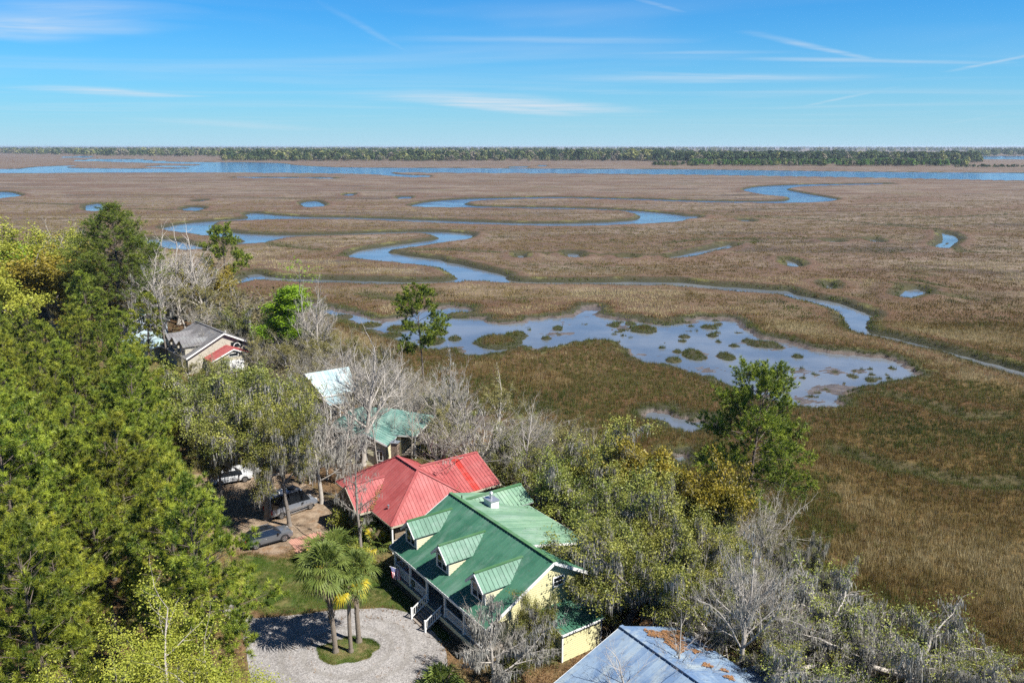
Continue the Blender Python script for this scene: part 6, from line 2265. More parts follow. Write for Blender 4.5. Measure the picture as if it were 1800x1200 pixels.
# ------------------------------------------------------------------ planting
prng = random.Random(77)
NAMES = {'stout_bare_tree': 'bare_tree', 'fan_bare_tree': 'bare_tree', 'dark_bare_tree': 'bare_tree', 'pine': 'pine_tree', 'tall_pine': 'pine_tree', 'open_pine': 'pine_tree', 'slim_pine': 'pine_tree', 'golden_oak': 'live_oak', 'high_oak': 'live_oak', 'mossy_oak': 'live_oak',
         'bare_mossy_tree': 'bare_tree', 'bare_spreading_tree': 'bare_tree', 'slim_palm': 'palm_tree', 'olive_shrub': 'shrub', 'rust_shrub': 'shrub', 'yellow_shrub': 'shrub'}
CATS = {'pine': 'pine', 'tall_pine': 'pine', 'open_pine': 'pine', 'slim_pine': 'pine', 'live_oak': 'oak', 'golden_oak': 'oak', 'high_oak': 'oak', 'mossy_oak': 'oak', 'palm_tree': 'palm', 'slim_palm': 'palm', 'palmetto': 'palmetto',
        'shrub': 'shrub', 'olive_shrub': 'shrub', 'rust_shrub': 'shrub', 'yellow_shrub': 'shrub'}


def plant(kind, x, y, height, label, group=None, z=1.5, var=None, rz=None, wide=1.0, tilt=None):
    pr = PROTO[kind]
    h0, parts = pr[(var if var is not None else prng.randrange(len(pr))) % len(pr)]
    s = height / h0
    o = empty(NAMES.get(kind, kind), (x, y, z), prng.uniform(0, 6.28) if rz is None else rz, (s * wide, s * wide, s))
    if tilt:
        o.rotation_euler[0], o.rotation_euler[1] = R(tilt[0]), R(tilt[1])
    tag(o, label, CATS.get(kind, 'tree'), group)
    for nm, me_ in parts:
        c = bpy.data.objects.new(nm, me_)
        COL.objects.link(c)
        c.parent = o
    return o


def T(kind, bx, by, top, label, group=None, wide=1.0, var=None, rz=None, z=1.5, tilt=None):
    """a tree whose foot is seen at (bx, by) and whose top reaches row `top`"""
    p = G(bx, by, z)
    h = ZAT(bx, top, p[1]) - z
    return plant(kind, p[0], p[1], h, label, group, z, var, rz, wide, tilt)


# ---- trees that stand out
T('open_pine', 1312, 930, 668, 'tall green pine with open crown standing alone at the marsh edge', wide=0.98, rz=0.4, z=1.2)
T('slim_pine', 746, 695, 521, 'small dark pine with leaning crown beside the pond water', wide=0.85, rz=2.0, z=1.2)
T('lime_tree', 480, 650, 448, 'narrow tree with bright lime green spring leaves', wide=1.9)
T('stout_bare_tree', 546, 658, 486, 'bare tree, left of the three trunks behind the teal roof', wide=1.0, var=0)
T('stout_bare_tree', 557, 660, 481, 'bare tree, middle of the three trunks behind the teal roof', wide=0.9, var=1)
T('stout_bare_tree', 575, 652, 490, 'bare tree, right of the three trunks behind the teal roof', wide=1.0, var=2)
T('stout_bare_tree', 638, 818, 556, 'tall bare grey tree in front of the pale green roof', wide=1.15, var=0, rz=1.2)
T('dark_bare_tree', 615, 828, 640, 'straight bare tree close to the pale yellow wall', wide=0.7, var=1)
T('bare_tree', 664, 818, 648, 'slender bare tree leaning right beside the brick chimney', wide=0.8, var=2, tilt=(0, 7))
T('bare_tree', 692, 802, 690, 'thin bare trunk right of the brick chimney', wide=0.7, var=1)
T('bare_tree', 724, 806, 655, 'thin bare tree on the litter behind the red roof ridge', wide=0.8, var=0)
T('fan_bare_tree', 790, 790, 596, 'dense whitish bare tree with rounded crown below the small pine', wide=1.0, var=0)
T('bare_spreading_tree', 835, 850, 690, 'tangled whitish bare tree right of the red side wing', wide=1.25, var=1)
T('bare_spreading_tree', 765, 842, 690, 'low tangled bare tree behind the red side wing', wide=1.2, var=0)
T('bare_tree', 918, 882, 688, 'mossy pale bare tree with lone trunk behind the green roof wing', wide=1.25, var=2)
T('bare_spreading_tree', 940, 830, 700, 'pale bare tree with greenish buds at the head of the oak grove', wide=1.1, var=1)
T('dark_bare_tree', 637, 988, 742, 'dark trunked bare tree rising behind the palms against the red roof', wide=1.2, var=1, tilt=(0, -4))
T('fan_bare_tree', 1302, 1205, 888, 'large silvery bare tree with fanned branches below the lone pine', wide=1.1, var=0, rz=0.9)
T('bare_mossy_tree', 873, 1228, 1030, 'grey bare tree hung with moss in front of the yellow gable', wide=1.25, rz=0.3)
T('bare_tree', 1190, 1275, 1068, 'bare tree with thin branches in front of the blue roof', wide=1.3, var=1)
T('bare_tree', 1110, 1290, 1095, 'bare tree over the dark side of the blue roof', wide=1.3, var=0)
plant('leafing_tree', -21.9, 40.0, 15.6, 'pale yellow-green leafing tree at the lower edge before the pines', rz=0.5, wide=1.1)
plant('leafing_tree', -15.9, 40.6, 12.6, 'smaller pale leafing tree at the lower edge beside the gravel', rz=2.2, wide=1.15)
T('leafing_tree', 408, 1082, 985, 'low leafing tree between the lawn and the pines', wide=1.1, rz=1.0)
T('budding_tree', 398, 1080, 955, 'thin budding tree at the edge of the lawn', wide=1.3, var=1)
T('live_oak', 935, 1160, 1035, 'dark mossy oak pressed against the corner of the yellow gable', wide=0.75, var=1)

for i, (bx, by, tp, w, lb) in enumerate((
        (600, 852, 690, 1.2, 'pale bare tree at the left corner of the red roof'), (575, 842, 700, 1.1, 'pale bare tree beside the front of the camper van'),
        (588, 805, 662, 1.1, 'pale bare tree left of the pale green roof'), (655, 800, 640, 1.1, 'pale bare tree over the ridge of the pale green roof'), (540, 792, 680, 1.1, 'pale bare tree left below the teal roof'),
        (700, 745, 600, 1.1, 'pale bare tree below the small dark pine'), (668, 735, 590, 1.1, 'pale bare tree right of the teal roof'), (520, 640, 500, 1.1, 'pale bare tree right of the lime green tree'),
        (640, 722, 588, 1.2, 'pale bare tree straight behind the teal roof'), (608, 702, 572, 1.2, 'pale bare tree rising over the teal roof'), (692, 705, 592, 1.2, 'pale bare tree in front of the pond left of the small pine'),
        (760, 765, 640, 1.3, 'pale bare tree right below the small dark pine'), (715, 775, 640, 1.2, 'pale bare tree between the small pine and the red roof'), (812, 805, 660, 1.3, 'pale bare tree behind the red side wing'),
        (1345, 1130, 950, 1.2, 'pale bare tree among the mossy oaks of the shore'), (1375, 1215, 1010, 1.2, 'pale bare tree right of the blue roof'), (1520, 1235, 1075, 1.0, 'pale bare tree between the large mossy oaks'))):
    T('stout_bare_tree' if by < 1000 else 'fan_bare_tree', bx, by, tp, lb, 'pale bare trees', w, var=i)

# ---- oak grove beyond the green roof
for i, (bx, by, tp, k, w, lb) in enumerate((
        (1000, 950, 775, 'live_oak', 1.0, 'live oak at the head of the grove behind the rear deck'),
        (1085, 915, 742, 'live_oak', 1.05, 'topmost live oak of the grove with crooked dead twig'),
        (1140, 925, 770, 'golden_oak', 0.95, 'yellowing oak on the marsh side of the grove'),
        (1215, 985, 800, 'golden_oak', 0.8, 'small golden oak overhanging the marsh below the pine'),
        (1180, 1010, 840, 'live_oak', 1.0, 'live oak on the marsh side of the grove below the golden oaks'),
        (1070, 1000, 830, 'live_oak', 1.1, 'broad live oak in the middle of the grove'),
        (1042, 1040, 868, 'live_oak', 1.0, 'live oak reaching over the green roof with hanging moss'),
        (1078, 1098, 925, 'live_oak', 1.05, 'live oak with moss drapes beside the lean-to'),
        (1100, 1108, 918, 'live_oak', 1.0, 'tall live oak trailing moss over the lean-to roof'),
        (1165, 1090, 930, 'live_oak', 1.1, 'live oak in the grove above the blue roof'),
        (1245, 1070, 935, 'live_oak', 0.95, 'live oak between the grove and the silvery bare tree'),
        (955, 905, 790, 'live_oak', 0.8, 'small oak behind the green roof wing'),
        (1250, 1150, 1000, 'mossy_oak', 1.0, 'mossy oak behind the upper corner of the blue roof'))):
    T(k, bx, by, tp, lb, 'oak grove by the marsh', w, var=i)
# ---- mossy oaks along the lower right shore
for i, (bx, by, tp, k, w, lb) in enumerate((
        (1375, 1060, 912, 'mossy_oak', 0.6, 'narrow mossy oak just right of the lone pine'),
        (1412, 1060, 935, 'mossy_oak', 0.55, 'half dead oak draped with grey moss at the marsh edge'),
        (1440, 1100, 980, 'mossy_oak', 1.0, 'spreading mossy oak over the grey mud'),
        (1455, 1225, 1035, 'mossy_oak', 1.25, 'large mossy oak with dark leaning trunk at the lower edge'),
        (1560, 1230, 1030, 'mossy_oak', 1.25, 'large silvery mossy oak leaning towards the reeds'),
        (1640, 1260, 1090, 'mossy_oak', 1.2, 'low mossy oak at the lower edge near the reeds'),
        (1775, 1245, 1130, 'mossy_oak', 1.1, 'mossy oak in the lower right corner'),
        (1390, 1240, 1080, 'mossy_oak', 0.9, 'mossy oak beside the rust coloured shrub'))):
    T(k, bx, by, tp, lb, 'mossy oaks along the shore', w, var=i, z=1.2)
# ---- oaks round the parked vehicles
for i, (bx, by, tp, k, w, lb) in enumerate((
        (509, 924, 700, 'high_oak', 0.75, 'oak with thin dark trunk between the car and the van'),
        (470, 912, 668, 'high_oak', 0.95, 'mossy oak with thick trunk at the rear of the van'),
        (566, 884, 690, 'bare_mossy_tree', 1.0, 'leaning mossy tree in front of the van'),
        (395, 900, 745, 'high_oak', 0.8, 'oak hung with moss left of the parked vehicles'),
        (440, 812, 652, 'live_oak', 1.15, 'broad oak behind the white car'),
        (365, 800, 640, 'live_oak', 1.1, 'oak beside the pine wood near the sandy track'),
        (500, 778, 648, 'live_oak', 1.1, 'oak in front of the teal roof'),
        (555, 822, 700, 'bare_mossy_tree', 1.1, 'grey bare tree left of the pale yellow house'),
        (590, 850, 760, 'bare_spreading_tree', 0.9, 'low bare tree at the left end of the red roof'),
        (545, 850, 760, 'bare_mossy_tree', 1.0, 'mossy bare tree behind the camper van'),
        (420, 740, 630, 'live_oak', 1.1, 'oak below the red garage'),
        (330, 745, 640, 'live_oak', 1.0, 'oak between the pines and the red garage'))):
    T(k, bx, by, tp, lb, 'oaks round the parked vehicles', w, var=i)
# ---- far left bank
for i, (bx, by, tp, k, w, lb) in enumerate((
        (212, 596, 366, 'tall_pine', 1.3, 'tallest dark pine, its top above the far left bank'),
        (262, 640, 520, 'pine', 1.15, 'pine right below the tallest pine'),
        (170, 640, 478, 'pine', 1.15, 'pine left below the tallest pine'),
        (403, 545, 410, 'slim_pine', 0.9, 'slim dark pine by the creek bend'),
        (38, 560, 378, 'yellow_green_tree', 1.3, 'pale yellow-green tree at the left edge'),
        (-40, 560, 385, 'yellow_green_tree', 1.3, 'pale green tree cut by the left edge of the picture'),
        (60, 570, 425, 'round_lime_tree', 1.3, 'round lime green tree on the left bank'),
        (15, 575, 438, 'round_lime_tree', 1.2, 'lime green tree at the left edge'),
        (90, 555, 388, 'yellow_green_tree', 1.2, 'yellow-green crown between the golden trees of the left bank'),
        (5, 600, 430, 'yellow_green_tree', 1.3, 'yellow-green tree low at the left edge'),
        (98, 580, 420, 'golden_tree', 1.4, 'golden yellow tree on the left bank'),
        (140, 585, 425, 'golden_tree', 1.3, 'golden yellow tree beside the tallest pine'),
        (140, 560, 388, 'yellow_green_tree', 0.9, 'yellow-green tree left of the tallest pine'),
        (108, 550, 378, 'stout_bare_tree', 1.3, 'bare whitish tree rising over the left bank'),
        (150, 545, 380, 'stout_bare_tree', 1.2, 'bare tree half hidden behind the tallest pine'),
        (70, 545, 392, 'live_oak', 1.3, 'dark oak on the left bank'),
        (242, 575, 398, 'stout_bare_tree', 1.4, 'bare tree with pale crown right behind the tallest pine'),
        (315, 570, 392, 'stout_bare_tree', 1.4, 'pale bare tree over the left creek bend'),
        (365, 575, 425, 'stout_bare_tree', 1.4, 'pale bare tree left of the slim dark pine'),
        (272, 600, 430, 'stout_bare_tree', 1.3, 'pale bare tree behind the far aqua roof'),
        (255, 560, 388, 'stout_bare_tree', 1.2, 'bare tree right of the tallest pine'),
        (286, 575, 384, 'stout_bare_tree', 1.1, 'bare tree in front of the left creek bend'),
        (340, 565, 384, 'stout_bare_tree', 1.3, 'bare forked tree in front of the creek bend'),
        (296, 640, 430, 'dark_bare_tree', 0.9, 'tall dark bare trunk left of the grey roof'),
        (230, 620, 455, 'dark_bare_tree', 0.9, 'bare tree before the far green gable roof'),
        (330, 590, 470, 'budding_tree', 1.2, 'budding tree behind the grey roof'),
        (370, 590, 465, 'budding_tree', 1.3, 'budding tree behind the ridge of the grey roof'),
        (300, 560, 440, 'yellow_green_tree', 1.0, 'yellow-green tree before the creek bend'),
        (420, 580, 480, 'budding_tree', 1.2, 'budding tree by the blue pool'),
        (380, 560, 450, 'golden_tree', 1.0, 'olive gold tree beside the slim pine'),
        (445, 600, 510, 'olive_shrub', 1.4, 'olive thicket left of the lime green tree'),
        (385, 640, 560, 'bare_spreading_tree', 1.0, 'low bare tree behind the grey roof eave'),
        (350, 600, 515, 'bare_spreading_tree', 1.2, 'pinkish bare thicket behind the grey roof'),
        (430, 620, 530, 'live_oak', 1.1, 'dark oak thicket right of the grey roof'))):
    T(k, bx, by, tp, lb, 'mixed trees on the left bank', w, var=i)

# ---- pine wood on the left
bX = lambda y: float(np.interp(y, [34, 40, 46, 60, 70, 78, 92, 110, 130, 145], [-13.5, -16.5, -20, -26.5, -31.5, -35.5, -43, -52, -64, -74]))


def hides(x, y):
    """would a pine here stand before the parked vehicles?"""
    c, s = math.cos(PITCH), math.sin(PITCH)
    for z in (5, 8, 11, 14, 17):
        dep = y * c - (z - CAM_Z) * s
        px, py = 900 + FPX * x / dep, 600 - FPX * (y * s + (z - CAM_Z) * c) / dep
        if px + 3.4 * FPX / dep > 418 and 850 < py < 985:
            return True
    return False


pts_ = []
tries = 0
while len(pts_) < 82 and tries < 6000:
    tries += 1
    y = 34 + 100 * prng.random() ** 0.85
    lo_ = -0.68 * y - 6
    x = prng.uniform(lo_, bX(y))
    if all((x - a) ** 2 + (y - b) ** 2 > (4.5 + 0.008 * y) ** 2 for a, b, in pts_):
        g1 = G(270, 1010, 8.0)
        if (x - g1[0]) ** 2 + (y - g1[1] - 1) ** 2 < 5.0:
            continue
        if (y < 47 and x > -28.5) or (y < 42 and x > -31):
            continue
        if hides(x, y):
            continue
        pts_.append((x, y))
pts_ += [(-20.6, 49.5)]
for x, y in pts_:
    plant('pine', x, y, prng.uniform(14.0, 20.5) * (0.94 if x > bX(y) - 4 else 1.0) * (1.0 if y < 95 else 0.76), ('green pine at the right fringe of the dense wood beside the drive' if x > bX(y) - 3.5 and y < 90 else 'green pine in the near lower part of the dense wood' if y < 62 else 'green pine deep in the middle of the dense wood' if y < 92 else 'green pine in the far upper part of the dense wood'), ('pines fringing the wood' if x > bX(y) - 3.5 and y < 90 else 'near pines of the wood' if y < 62 else 'middle pines of the wood' if y < 92 else 'far pines of the wood'), wide=prng.uniform(0.85, 1.1))

# ---- palms by the drive
T('palm_tree', 590, 1146, 962, 'stout palm with rough trunk on the round bed in the gravel', 'palms on the round bed', 1.12, z=1.55)
T('slim_palm', 617, 1146, 1000, 'smooth trunked palm with yellow lower fronds, middle of the round bed', 'palms on the round bed', 0.95, z=1.55)
T('slim_palm', 631, 1128, 975, 'slender palm at the back of the round bed', 'palms on the round bed', 1.1, z=1.55, rz=2.0)
for i, (bx, by, h, k, lb) in enumerate((
        (590, 985, 3.2, 'palmetto', 'dark fan palm beside the brick path'), (560, 985, 2.6, 'palmetto', 'low fan palm left of the taller fan palm by the path'),
        (655, 945, 2.6, 'palmetto', 'yellowish palmetto at the red house corner'), (668, 960, 2.2, 'palmetto', 'low palmetto below the red eave'), (640, 935, 2.4, 'palmetto', 'palmetto beside the brown wall'),
        (775, 1215, 2.2, 'palmetto', 'pale green palmetto below the mossy bare tree'), (1127, 915, 3.6, 'palmetto', 'dark green palm among the oaks of the grove'), (1105, 985, 2.2, 'palmetto', 'palmetto under the oak grove'))):
    p = G(bx, by)
    plant(k, p[0], p[1], h, lb, 'fan palms', var=0 if 'dark' in lb or 'pale' in lb else i)

# ---- shrubs
for i, (bx, by, h, k, w, lb) in enumerate((
        (1432, 1175, 2.6, 'rust_shrub', 1.2, 'rust coloured shrub beside the grey mud'), (1412, 1150, 2.0, 'rust_shrub', 1.1, 'rust coloured shrub left of the grey mud'), (1470, 1205, 2.2, 'rust_shrub', 1.2, 'rust coloured shrub under the large mossy oak'),
        (640, 1000, 1.8, 'yellow_shrub', 1.2, 'light green shrub behind the palms'), (625, 985, 1.6, 'yellow_shrub', 1.1, 'pale shrub at the foot of the dark trunk'), (600, 930, 2.2, 'yellow_shrub', 0.9, 'yellowish bush at the end of the brick path'),
        (765, 800, 2.6, 'yellow_shrub', 1.3, 'bright yellow-green bush behind the red roof ridge'), (900, 860, 3.0, 'shrub', 1.2, 'dark bush right of the red side wing'), (880, 845, 2.6, 'shrub', 1.2, 'dark bush behind the red side wing'),
        (380, 735, 5.2, 'olive_shrub', 1.5, 'olive brown thicket in front of the red garage'), (340, 725, 4.6, 'olive_shrub', 1.4, 'olive brown thicket left below the red garage'), (430, 720, 4.4, 'olive_shrub', 1.4, 'olive brown thicket right below the red garage'),
        (1240, 935, 2.4, 'shrub', 1.2, 'shrub under the golden oak by the marsh'), (1275, 960, 2.2, 'shrub', 1.2, 'green shrub at the foot of the lone pine'), (1335, 955, 2.0, 'shrub', 1.2, 'shrub right of the lone pine trunk'),
        (905, 1190, 1.8, 'shrub', 1.2, 'green shrub on the leaf litter by the lean-to'), (955, 1165, 1.6, 'shrub', 1.0, 'shrub at the front corner of the yellow gable'))):
    p = G(bx, by)
    plant(k, p[0], p[1], h, lb, 'shrubs', wide=w)
# thicket along the shore and between the houses
taken = []
HOUSES = [(gh, -1, 18, -2, 17), (rh, -15, 1, -3, 16), (yh, -7, 8.5, -5, 10), (th, -9, 4, -4, 7), (eh, -15, 3, -9, 9), (kh, -10, 2, -7, 6), (fh, -7, 6, -5, 7), (zh, -8, 6, -6, 6), (bh, -1, 16, -10, 10)]
bpy.context.view_layer.update()


def free(x, y):
    for h, a, b, c, d in HOUSES:
        q = h.matrix_world.inverted() @ Vector((x, y, 1.5))
        if a < q.x < b and c < q.y < d:
            return False
    return True


THICK = [((500, 590), (620, 640), (740, 720), (840, 790), (760, 815), (690, 800), (600, 740), (480, 690), (420, 640)),
         ((860, 770), (960, 810), (1080, 880), (1200, 915), (1330, 975), (1390, 1080), (1330, 1160), (1180, 1075), (1100, 1000), (960, 890), (880, 850)),
         ((200, 520), (300, 500), (420, 530), (470, 590), (440, 625), (330, 560), (220, 590)),
         ((340, 700), (480, 700), (560, 740), (560, 800), (460, 800), (350, 790)),
         ((0, 510), (200, 510), (230, 580), (150, 620), (0, 640))]
WHERE = ('in the thicket between the teal roofs and the pond', 'in the thicket at the marsh edge under the oak grove', 'in the thicket behind the grey roofed house', 'under the oaks below the red garage', 'on the far left bank beyond the pines')
KINDS = (('shrub', 1.4, 3.2, 'leafy shrub in the thicket between the houses and the marsh', 'undergrowth shrubs'),
         ('olive_shrub', 2.0, 4.6, 'olive brown bush in the thicket between the houses and the marsh', 'undergrowth brown bushes'),
         ('bare_spreading_tree', 4.5, 9.5, 'low bare tree in the thicket between the houses and the marsh', 'undergrowth bare trees'),
         ('budding_tree', 7.0, 11.0, 'thin budding tree in the thicket between the houses and the marsh', 'undergrowth budding trees'),
         ('live_oak', 4.0, 7.0, 'young oak in the thicket between the houses and the marsh', 'undergrowth oaks'))
for ti_, (px_poly, n_, wts) in enumerate(zip(THICK, (120, 72, 44, 26, 30), ((4, 8, 10, 8, 2), (8, 3, 4, 1, 5), (4, 4, 4, 6, 3), (4, 4, 2, 2, 4), (4, 2, 3, 3, 4)))):
    poly = [G(a, b)[:2] for a, b in px_poly]
    xs, ys = [p[0] for p in poly], [p[1] for p in poly]
    c_ = 0
    tr_ = 0
    while c_ < n_ and tr_ < 3000:
        tr_ += 1
        x, y = prng.uniform(min(xs), max(xs)), prng.uniform(min(ys), max(ys))
        if poly_sd(np.array([x]), np.array([y]), poly, 3.0)[0] < 0 or not free(x, y):
            continue
        if any((x - a) ** 2 + (y - b) ** 2 < 2.6 for a, b in taken):
            continue
        if poly_sd(np.array([x]), np.array([y]), UPLAND, 8.0)[0] < 1.0:
            continue
        taken.append((x, y))
        k, h0, h1, lb, gp = prng.choices(KINDS, wts)[0]
        plant(k, x, y, prng.uniform(h0, h1), lb.replace('in the thicket between the houses and the marsh', WHERE[ti_]), gp + ' ' + WHERE[ti_], wide=prng.uniform(0.9, 1.3))
        c_ += 1

# ---- driftwood-like dead snag by the golden oak
sg = MB()
pp = Vector(G(1258, 905, 1.0))
sg.cyl(pp, pp + Vector((0.3, 0, 1.6)), 0.16, 0.10, 8)
sg.cyl(pp + Vector((0.3, 0, 1.55)), pp + Vector((0.75, 0.1, 2.9)), 0.10, 0.03, 7)
sg.cyl(pp + Vector((0.25, 0, 1.3)), pp + Vector((-0.2, 0.2, 2.0)), 0.07, 0.02, 6)
tag(sg.build('dead_snag', m_barkpale), 'short dead snag standing in the reeds left of the lone pine', 'snag')

# ------------------------------------------------------------------ grass and litter underfoot
m_grass = tint_mat('lawn_grass', [(0.0, (0.030, 0.055, 0.008)), (0.5, (0.078, 0.145, 0.012)), (1.0, (0.15, 0.17, 0.035))], 0.35)
turf_k = [blade_clump('turf_clump', m_grass, 300 + i, 18, 0.16, 0.05, 0.13, 0.012, 0.7) for i in range(3)]
n_ = 26000
lp = ground(chaikin(LAWN_PX, 1), 1.5)
X = rg.uniform(lp[:, 0].min(), lp[:, 0].max(), n_)
Y = rg.uniform(lp[:, 1].min(), lp[:, 1].max(), n_)
gv = ground(GRAVEL_PX, 1.5)
k_ = (poly_sd(X, Y, lp, 2.0) > -0.3) & (poly_sd(X, Y, chaikin(gv, 3), 2.0) < 0.02) & (fbm(X * 0.8, Y * 0.8, 91, 3) > 0.36)
Xi = rg.uniform(ISLE[:, 0].min(), ISLE[:, 0].max(), 2600)
Yi = rg.uniform(ISLE[:, 1].min(), ISLE[:, 1].max(), 2600)
ki = poly_sd(Xi, Yi, ISLE, 2.0) > 0.02
X, Y = np.concatenate([X[k_], Xi[ki]]), np.concatenate([Y[k_], Yi[ki]])
Zg = np.full(len(X), 1.5)
Zg[-ki.sum():] = 1.56
tag(scatter('lawn_grass', np.stack([X, Y, Zg], 1), rg.uniform(0.7, 1.4, len(X)), rg.uniform(0, 6.28, len(X)), rg.integers(0, 3, len(X)), np.clip(fbm(X * 0.5, Y * 0.5, 95, 3) * 1.6 - 0.3 + rg.normal(0, 0.12, len(X)), 0, 1), turf_k),
    'bright green lawn grass between the dirt drive and the gravel', 'grass', kind='stuff')
m_litter = tint_mat('ground_litter', [(0.0, (0.050, 0.028, 0.014)), (0.5, (0.16, 0.085, 0.035)), (0.85, (0.28, 0.18, 0.09)), (1.0, (0.07, 0.09, 0.02))], 0.15)
lit_k = [blade_clump('litter_clump', m_litter, 400 + i, 12, 0.5, 0.03, 0.22, 0.05, 2.5) for i in range(3)]
n_ = 42000
Y = 46 + (190 - 46) * rg.uniform(0, 1, n_) ** 1.5
X = rg.uniform(-0.66, 0.42, n_) * Y
k_ = (poly_sd(X, Y, UPLAND, 4.0) > 0.6) & (poly_sd(X, Y, chaikin(gv, 3), 2.0) < -0.1) & (poly_sd(X, Y, lp, 2.0) < 0.2) & (poly_sd(X, Y, ground(chaikin(DIRT_PX, 1), 1.5), 2.0) < 0.3) & (poly_sd(X, Y, path_poly, 2.0) < -0.1)
X, Y = X[k_], Y[k_]
fr_ = np.ones(len(X), bool)
for h, a, b, c, d in HOUSES:
    M = np.array(h.matrix_world.inverted())
    qx = M[0, 0] * X + M[0, 1] * Y + M[0, 2] * 1.5 + M[0, 3]
    qy = M[1, 0] * X + M[1, 1] * Y + M[1, 2] * 1.5 + M[1, 3]
    fr_ &= ~((qx > a + 1.5) & (qx < b - 1.5) & (qy > c + 1.5) & (qy < d - 1.5))
X, Y = X[fr_], Y[fr_]
Xg = rg.uniform(gv[:, 0].min(), gv[:, 0].max(), 900)
Yg = rg.uniform(gv[:, 1].min(), gv[:, 1].max(), 900)
sg_ = poly_sd(Xg, Yg, chaikin(gv, 3), 3.0)
kg = (sg_ > 0) & (rg.uniform(0, 1, 900) < np.exp(-sg_ * 1.1) + 0.05) & (poly_sd(Xg, Yg, ISLE, 2.0) < 0)
X, Y = np.concatenate([X, Xg[kg]]), np.concatenate([Y, Yg[kg]])
hz_ = terrain(X, Y)[0]
tag(scatter('leaf_litter', np.stack([X, Y, hz_], 1), rg.uniform(0.7, 1.6, len(X)), rg.uniform(0, 6.28, len(X)), rg.integers(0, 3, len(X)), np.clip(fbm(X * 0.2, Y * 0.2, 97, 3) * 1.3 - 0.15 + rg.normal(0, 0.2, len(X)), 0, 1), lit_k),
    'brown fallen leaves, pine straw and weeds under the trees', 'leaf litter', kind='stuff')

# ------------------------------------------------------------------ woods across the river: one mass of trees far off
m_far = tint_mat('far_foliage', [(0.0, (0.0375, 0.06552, 0.02431)), (0.35, (0.05625, 0.0936, 0.03179)), (0.55, (0.1031, 0.131, 0.04208)), (0.75, (0.2438, 0.2527, 0.08415)), (0.9, (0.2063, 0.1778, 0.1403)), (1.0, (0.1031, 0.1966, 0.0374))], 0.2)


def far_tree(i, conic):
    r_ = np.random.default_rng(500 + i)
    n = 150
    g = r_.uniform(0, 1, n) ** 0.8
    a_ = r_.uniform(0, 6.28, n)
    if conic:
        rad = (0.30 - 0.22 * g) * np.sqrt(r_.uniform(0.2, 1, n))
    else:
        rad = 0.34 * np.sin(np.clip(g * 0.85 + 0.15, 0, 1) * math.pi) ** 0.6 * np.sqrt(r_.uniform(0.2, 1, n))
    C = np.stack([rad * np.cos(a_), rad * np.sin(a_), (0.25 + 0.75 * g) if conic else (0.12 + 0.86 * g)], 1)
    me_ = leaf_mesh('far_tree', C, 0.08, m_far, r_, 0.3, 0.8)
    V, T_ = tubes([(np.zeros(3), np.array([0, 0, 0.7]), 0.02, 0.008)], 4)
    return bpy.data.objects.new('far_tree', me_)


far_protos = [far_tree(i, i < 3) for i in range(6)]


def wood(name, label, bands):
    P, S_, I_, TT = [], [], [], []
    for (x0, x1, y_near, y_far, n, h0, h1, mix) in bands:
        for _ in range(n):
            u = prng.random()
            px = x0 + (x1 - x0) * u
            yn = y_near if not callable(y_near) else y_near(px)
            yf = y_far if not callable(y_far) else y_far(px)
            g0, g1 = G(px, yn, 0)[1], G(px, yf, 0)[1]
            Yy = g0 + (g1 - g0) * prng.random() ** 1.3
            Xx = (px - 900) / FPX * Yy / math.cos(PITCH) * 1.028
            P.append((Xx, Yy, 0.2))
            s = prng.uniform(h0, h1) * (0.72 + 0.5 * float(fbm(np.array([px * 0.035]), np.array([Yy * 0.004]), 5, 3)[0]))
            w_ = prng.uniform(1.1, 1.9)
            S_.append((s * w_, s * w_, s))
            t_ = prng.choices((0, 1, 2, 3, 4), mix)[0]
            if t_ == 0:
                TT.append(prng.uniform(0.0, 0.4)); I_.append(prng.randrange(3))
            elif t_ == 1:
                TT.append(prng.uniform(0.4, 0.62)); I_.append(3 + prng.randrange(3))
            elif t_ == 2:
                TT.append(prng.uniform(0.66, 0.80)); I_.append(3 + prng.randrange(3))
            elif t_ == 3:
                TT.append(prng.uniform(0.85, 0.93)); I_.append(3 + prng.randrange(3))
            else:
                TT.append(1.0); I_.append(prng.randrange(3))
    o = scatter(name, np.array(P), np.array(S_), np.array([prng.uniform(0, 6.28) for _ in P]), I_, TT, far_protos if name == 'far_woods' else [p.copy() for p in far_protos])
    tag(o, label, 'woods', kind='stuff')
    return o


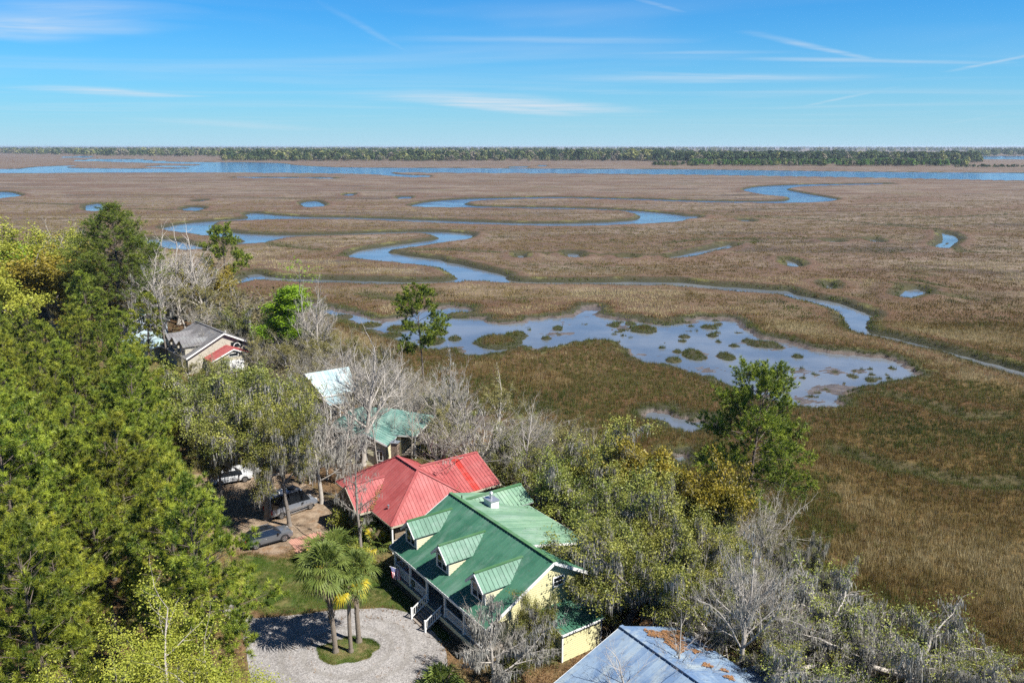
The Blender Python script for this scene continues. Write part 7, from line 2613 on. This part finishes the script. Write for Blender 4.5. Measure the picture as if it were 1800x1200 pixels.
wood('far_woods', 'dark green woods along the far bank of the river', [
    (430, 1160, lambda x: np.interp(x, [430, 520, 1160], [281.5, 283.2, 282.6]), 270, 1900, 20, 31, (6, 3, 1.6, 1.2, 0)),
    (430, 1160, 283.6, 281.5, 260, 12, 20, (2, 4, 1.5, 2, 0)),
    (1100, 1660, lambda x: np.interp(x, [1100, 1200, 1400, 1600, 1660], [283, 288, 289, 287, 286]), lambda x: np.interp(x, [1100, 1660], [274, 282]), 1500, 17, 27, (8, 2, 0.6, 0.7, 0)),
    (1190, 1640, lambda x: np.interp(x, [1190, 1640], [292.0, 292.8]), 289.5, 520, 9, 15, (2, 2, 0.3, 0.5, 5)),
    (1620, 1790, 295, 293.5, 90, 3.5, 7, (4, 3, 0, 1, 0)),
    (1130, 1200, 292, 290, 60, 6, 10, (4, 3, 0, 1, 0)),
    (1195, 1240, 288, 284, 40, 12, 18, (2, 3, 0, 2, 0))])
wood('horizon_woods', 'hazy woods on the skyline beyond the marsh', [
    (-100, 62, 281, 276, 170, 20, 27, (4, 3, 0.6, 2, 0)),
    (60, 470, lambda x: np.interp(x, [60, 160, 250, 470], [270.5, 272.5, 275, 276]), 266, 900, 24, 31, (3, 3, 2.2, 1.6, 0)),
    (-300, 2100, 268, 260.5, 3000, 24, 32, (4, 3, 2.6, 0.8, 0)),
    (-300, 2100, 261.5, 258.6, 2600, 24, 34, (5, 3, 2, 0.5, 0)),
    (1640, 2000, 275, 268, 500, 22, 30, (5, 3, 1.0, 1.0, 0))])

# ------------------------------------------------------------------ air
m_air, t, out = new_mat('air')
pv = t.add('ShaderNodeVolumePrincipled')
pv.inputs['Color'].default_value = (0.70, 0.84, 1.0, 1)
pv.inputs['Density'].default_value = 0.00005
pv.inputs['Anisotropy'].default_value = 0.2
t.link(pv.outputs[0], out.inputs['Volume'])
hb = MB().box(-52000, 52000, -150, 52000, -3.0, 46.0).build('haze', m_air)
tag(hb, 'thin blue air over the marsh', 'haze', kind='stuff')
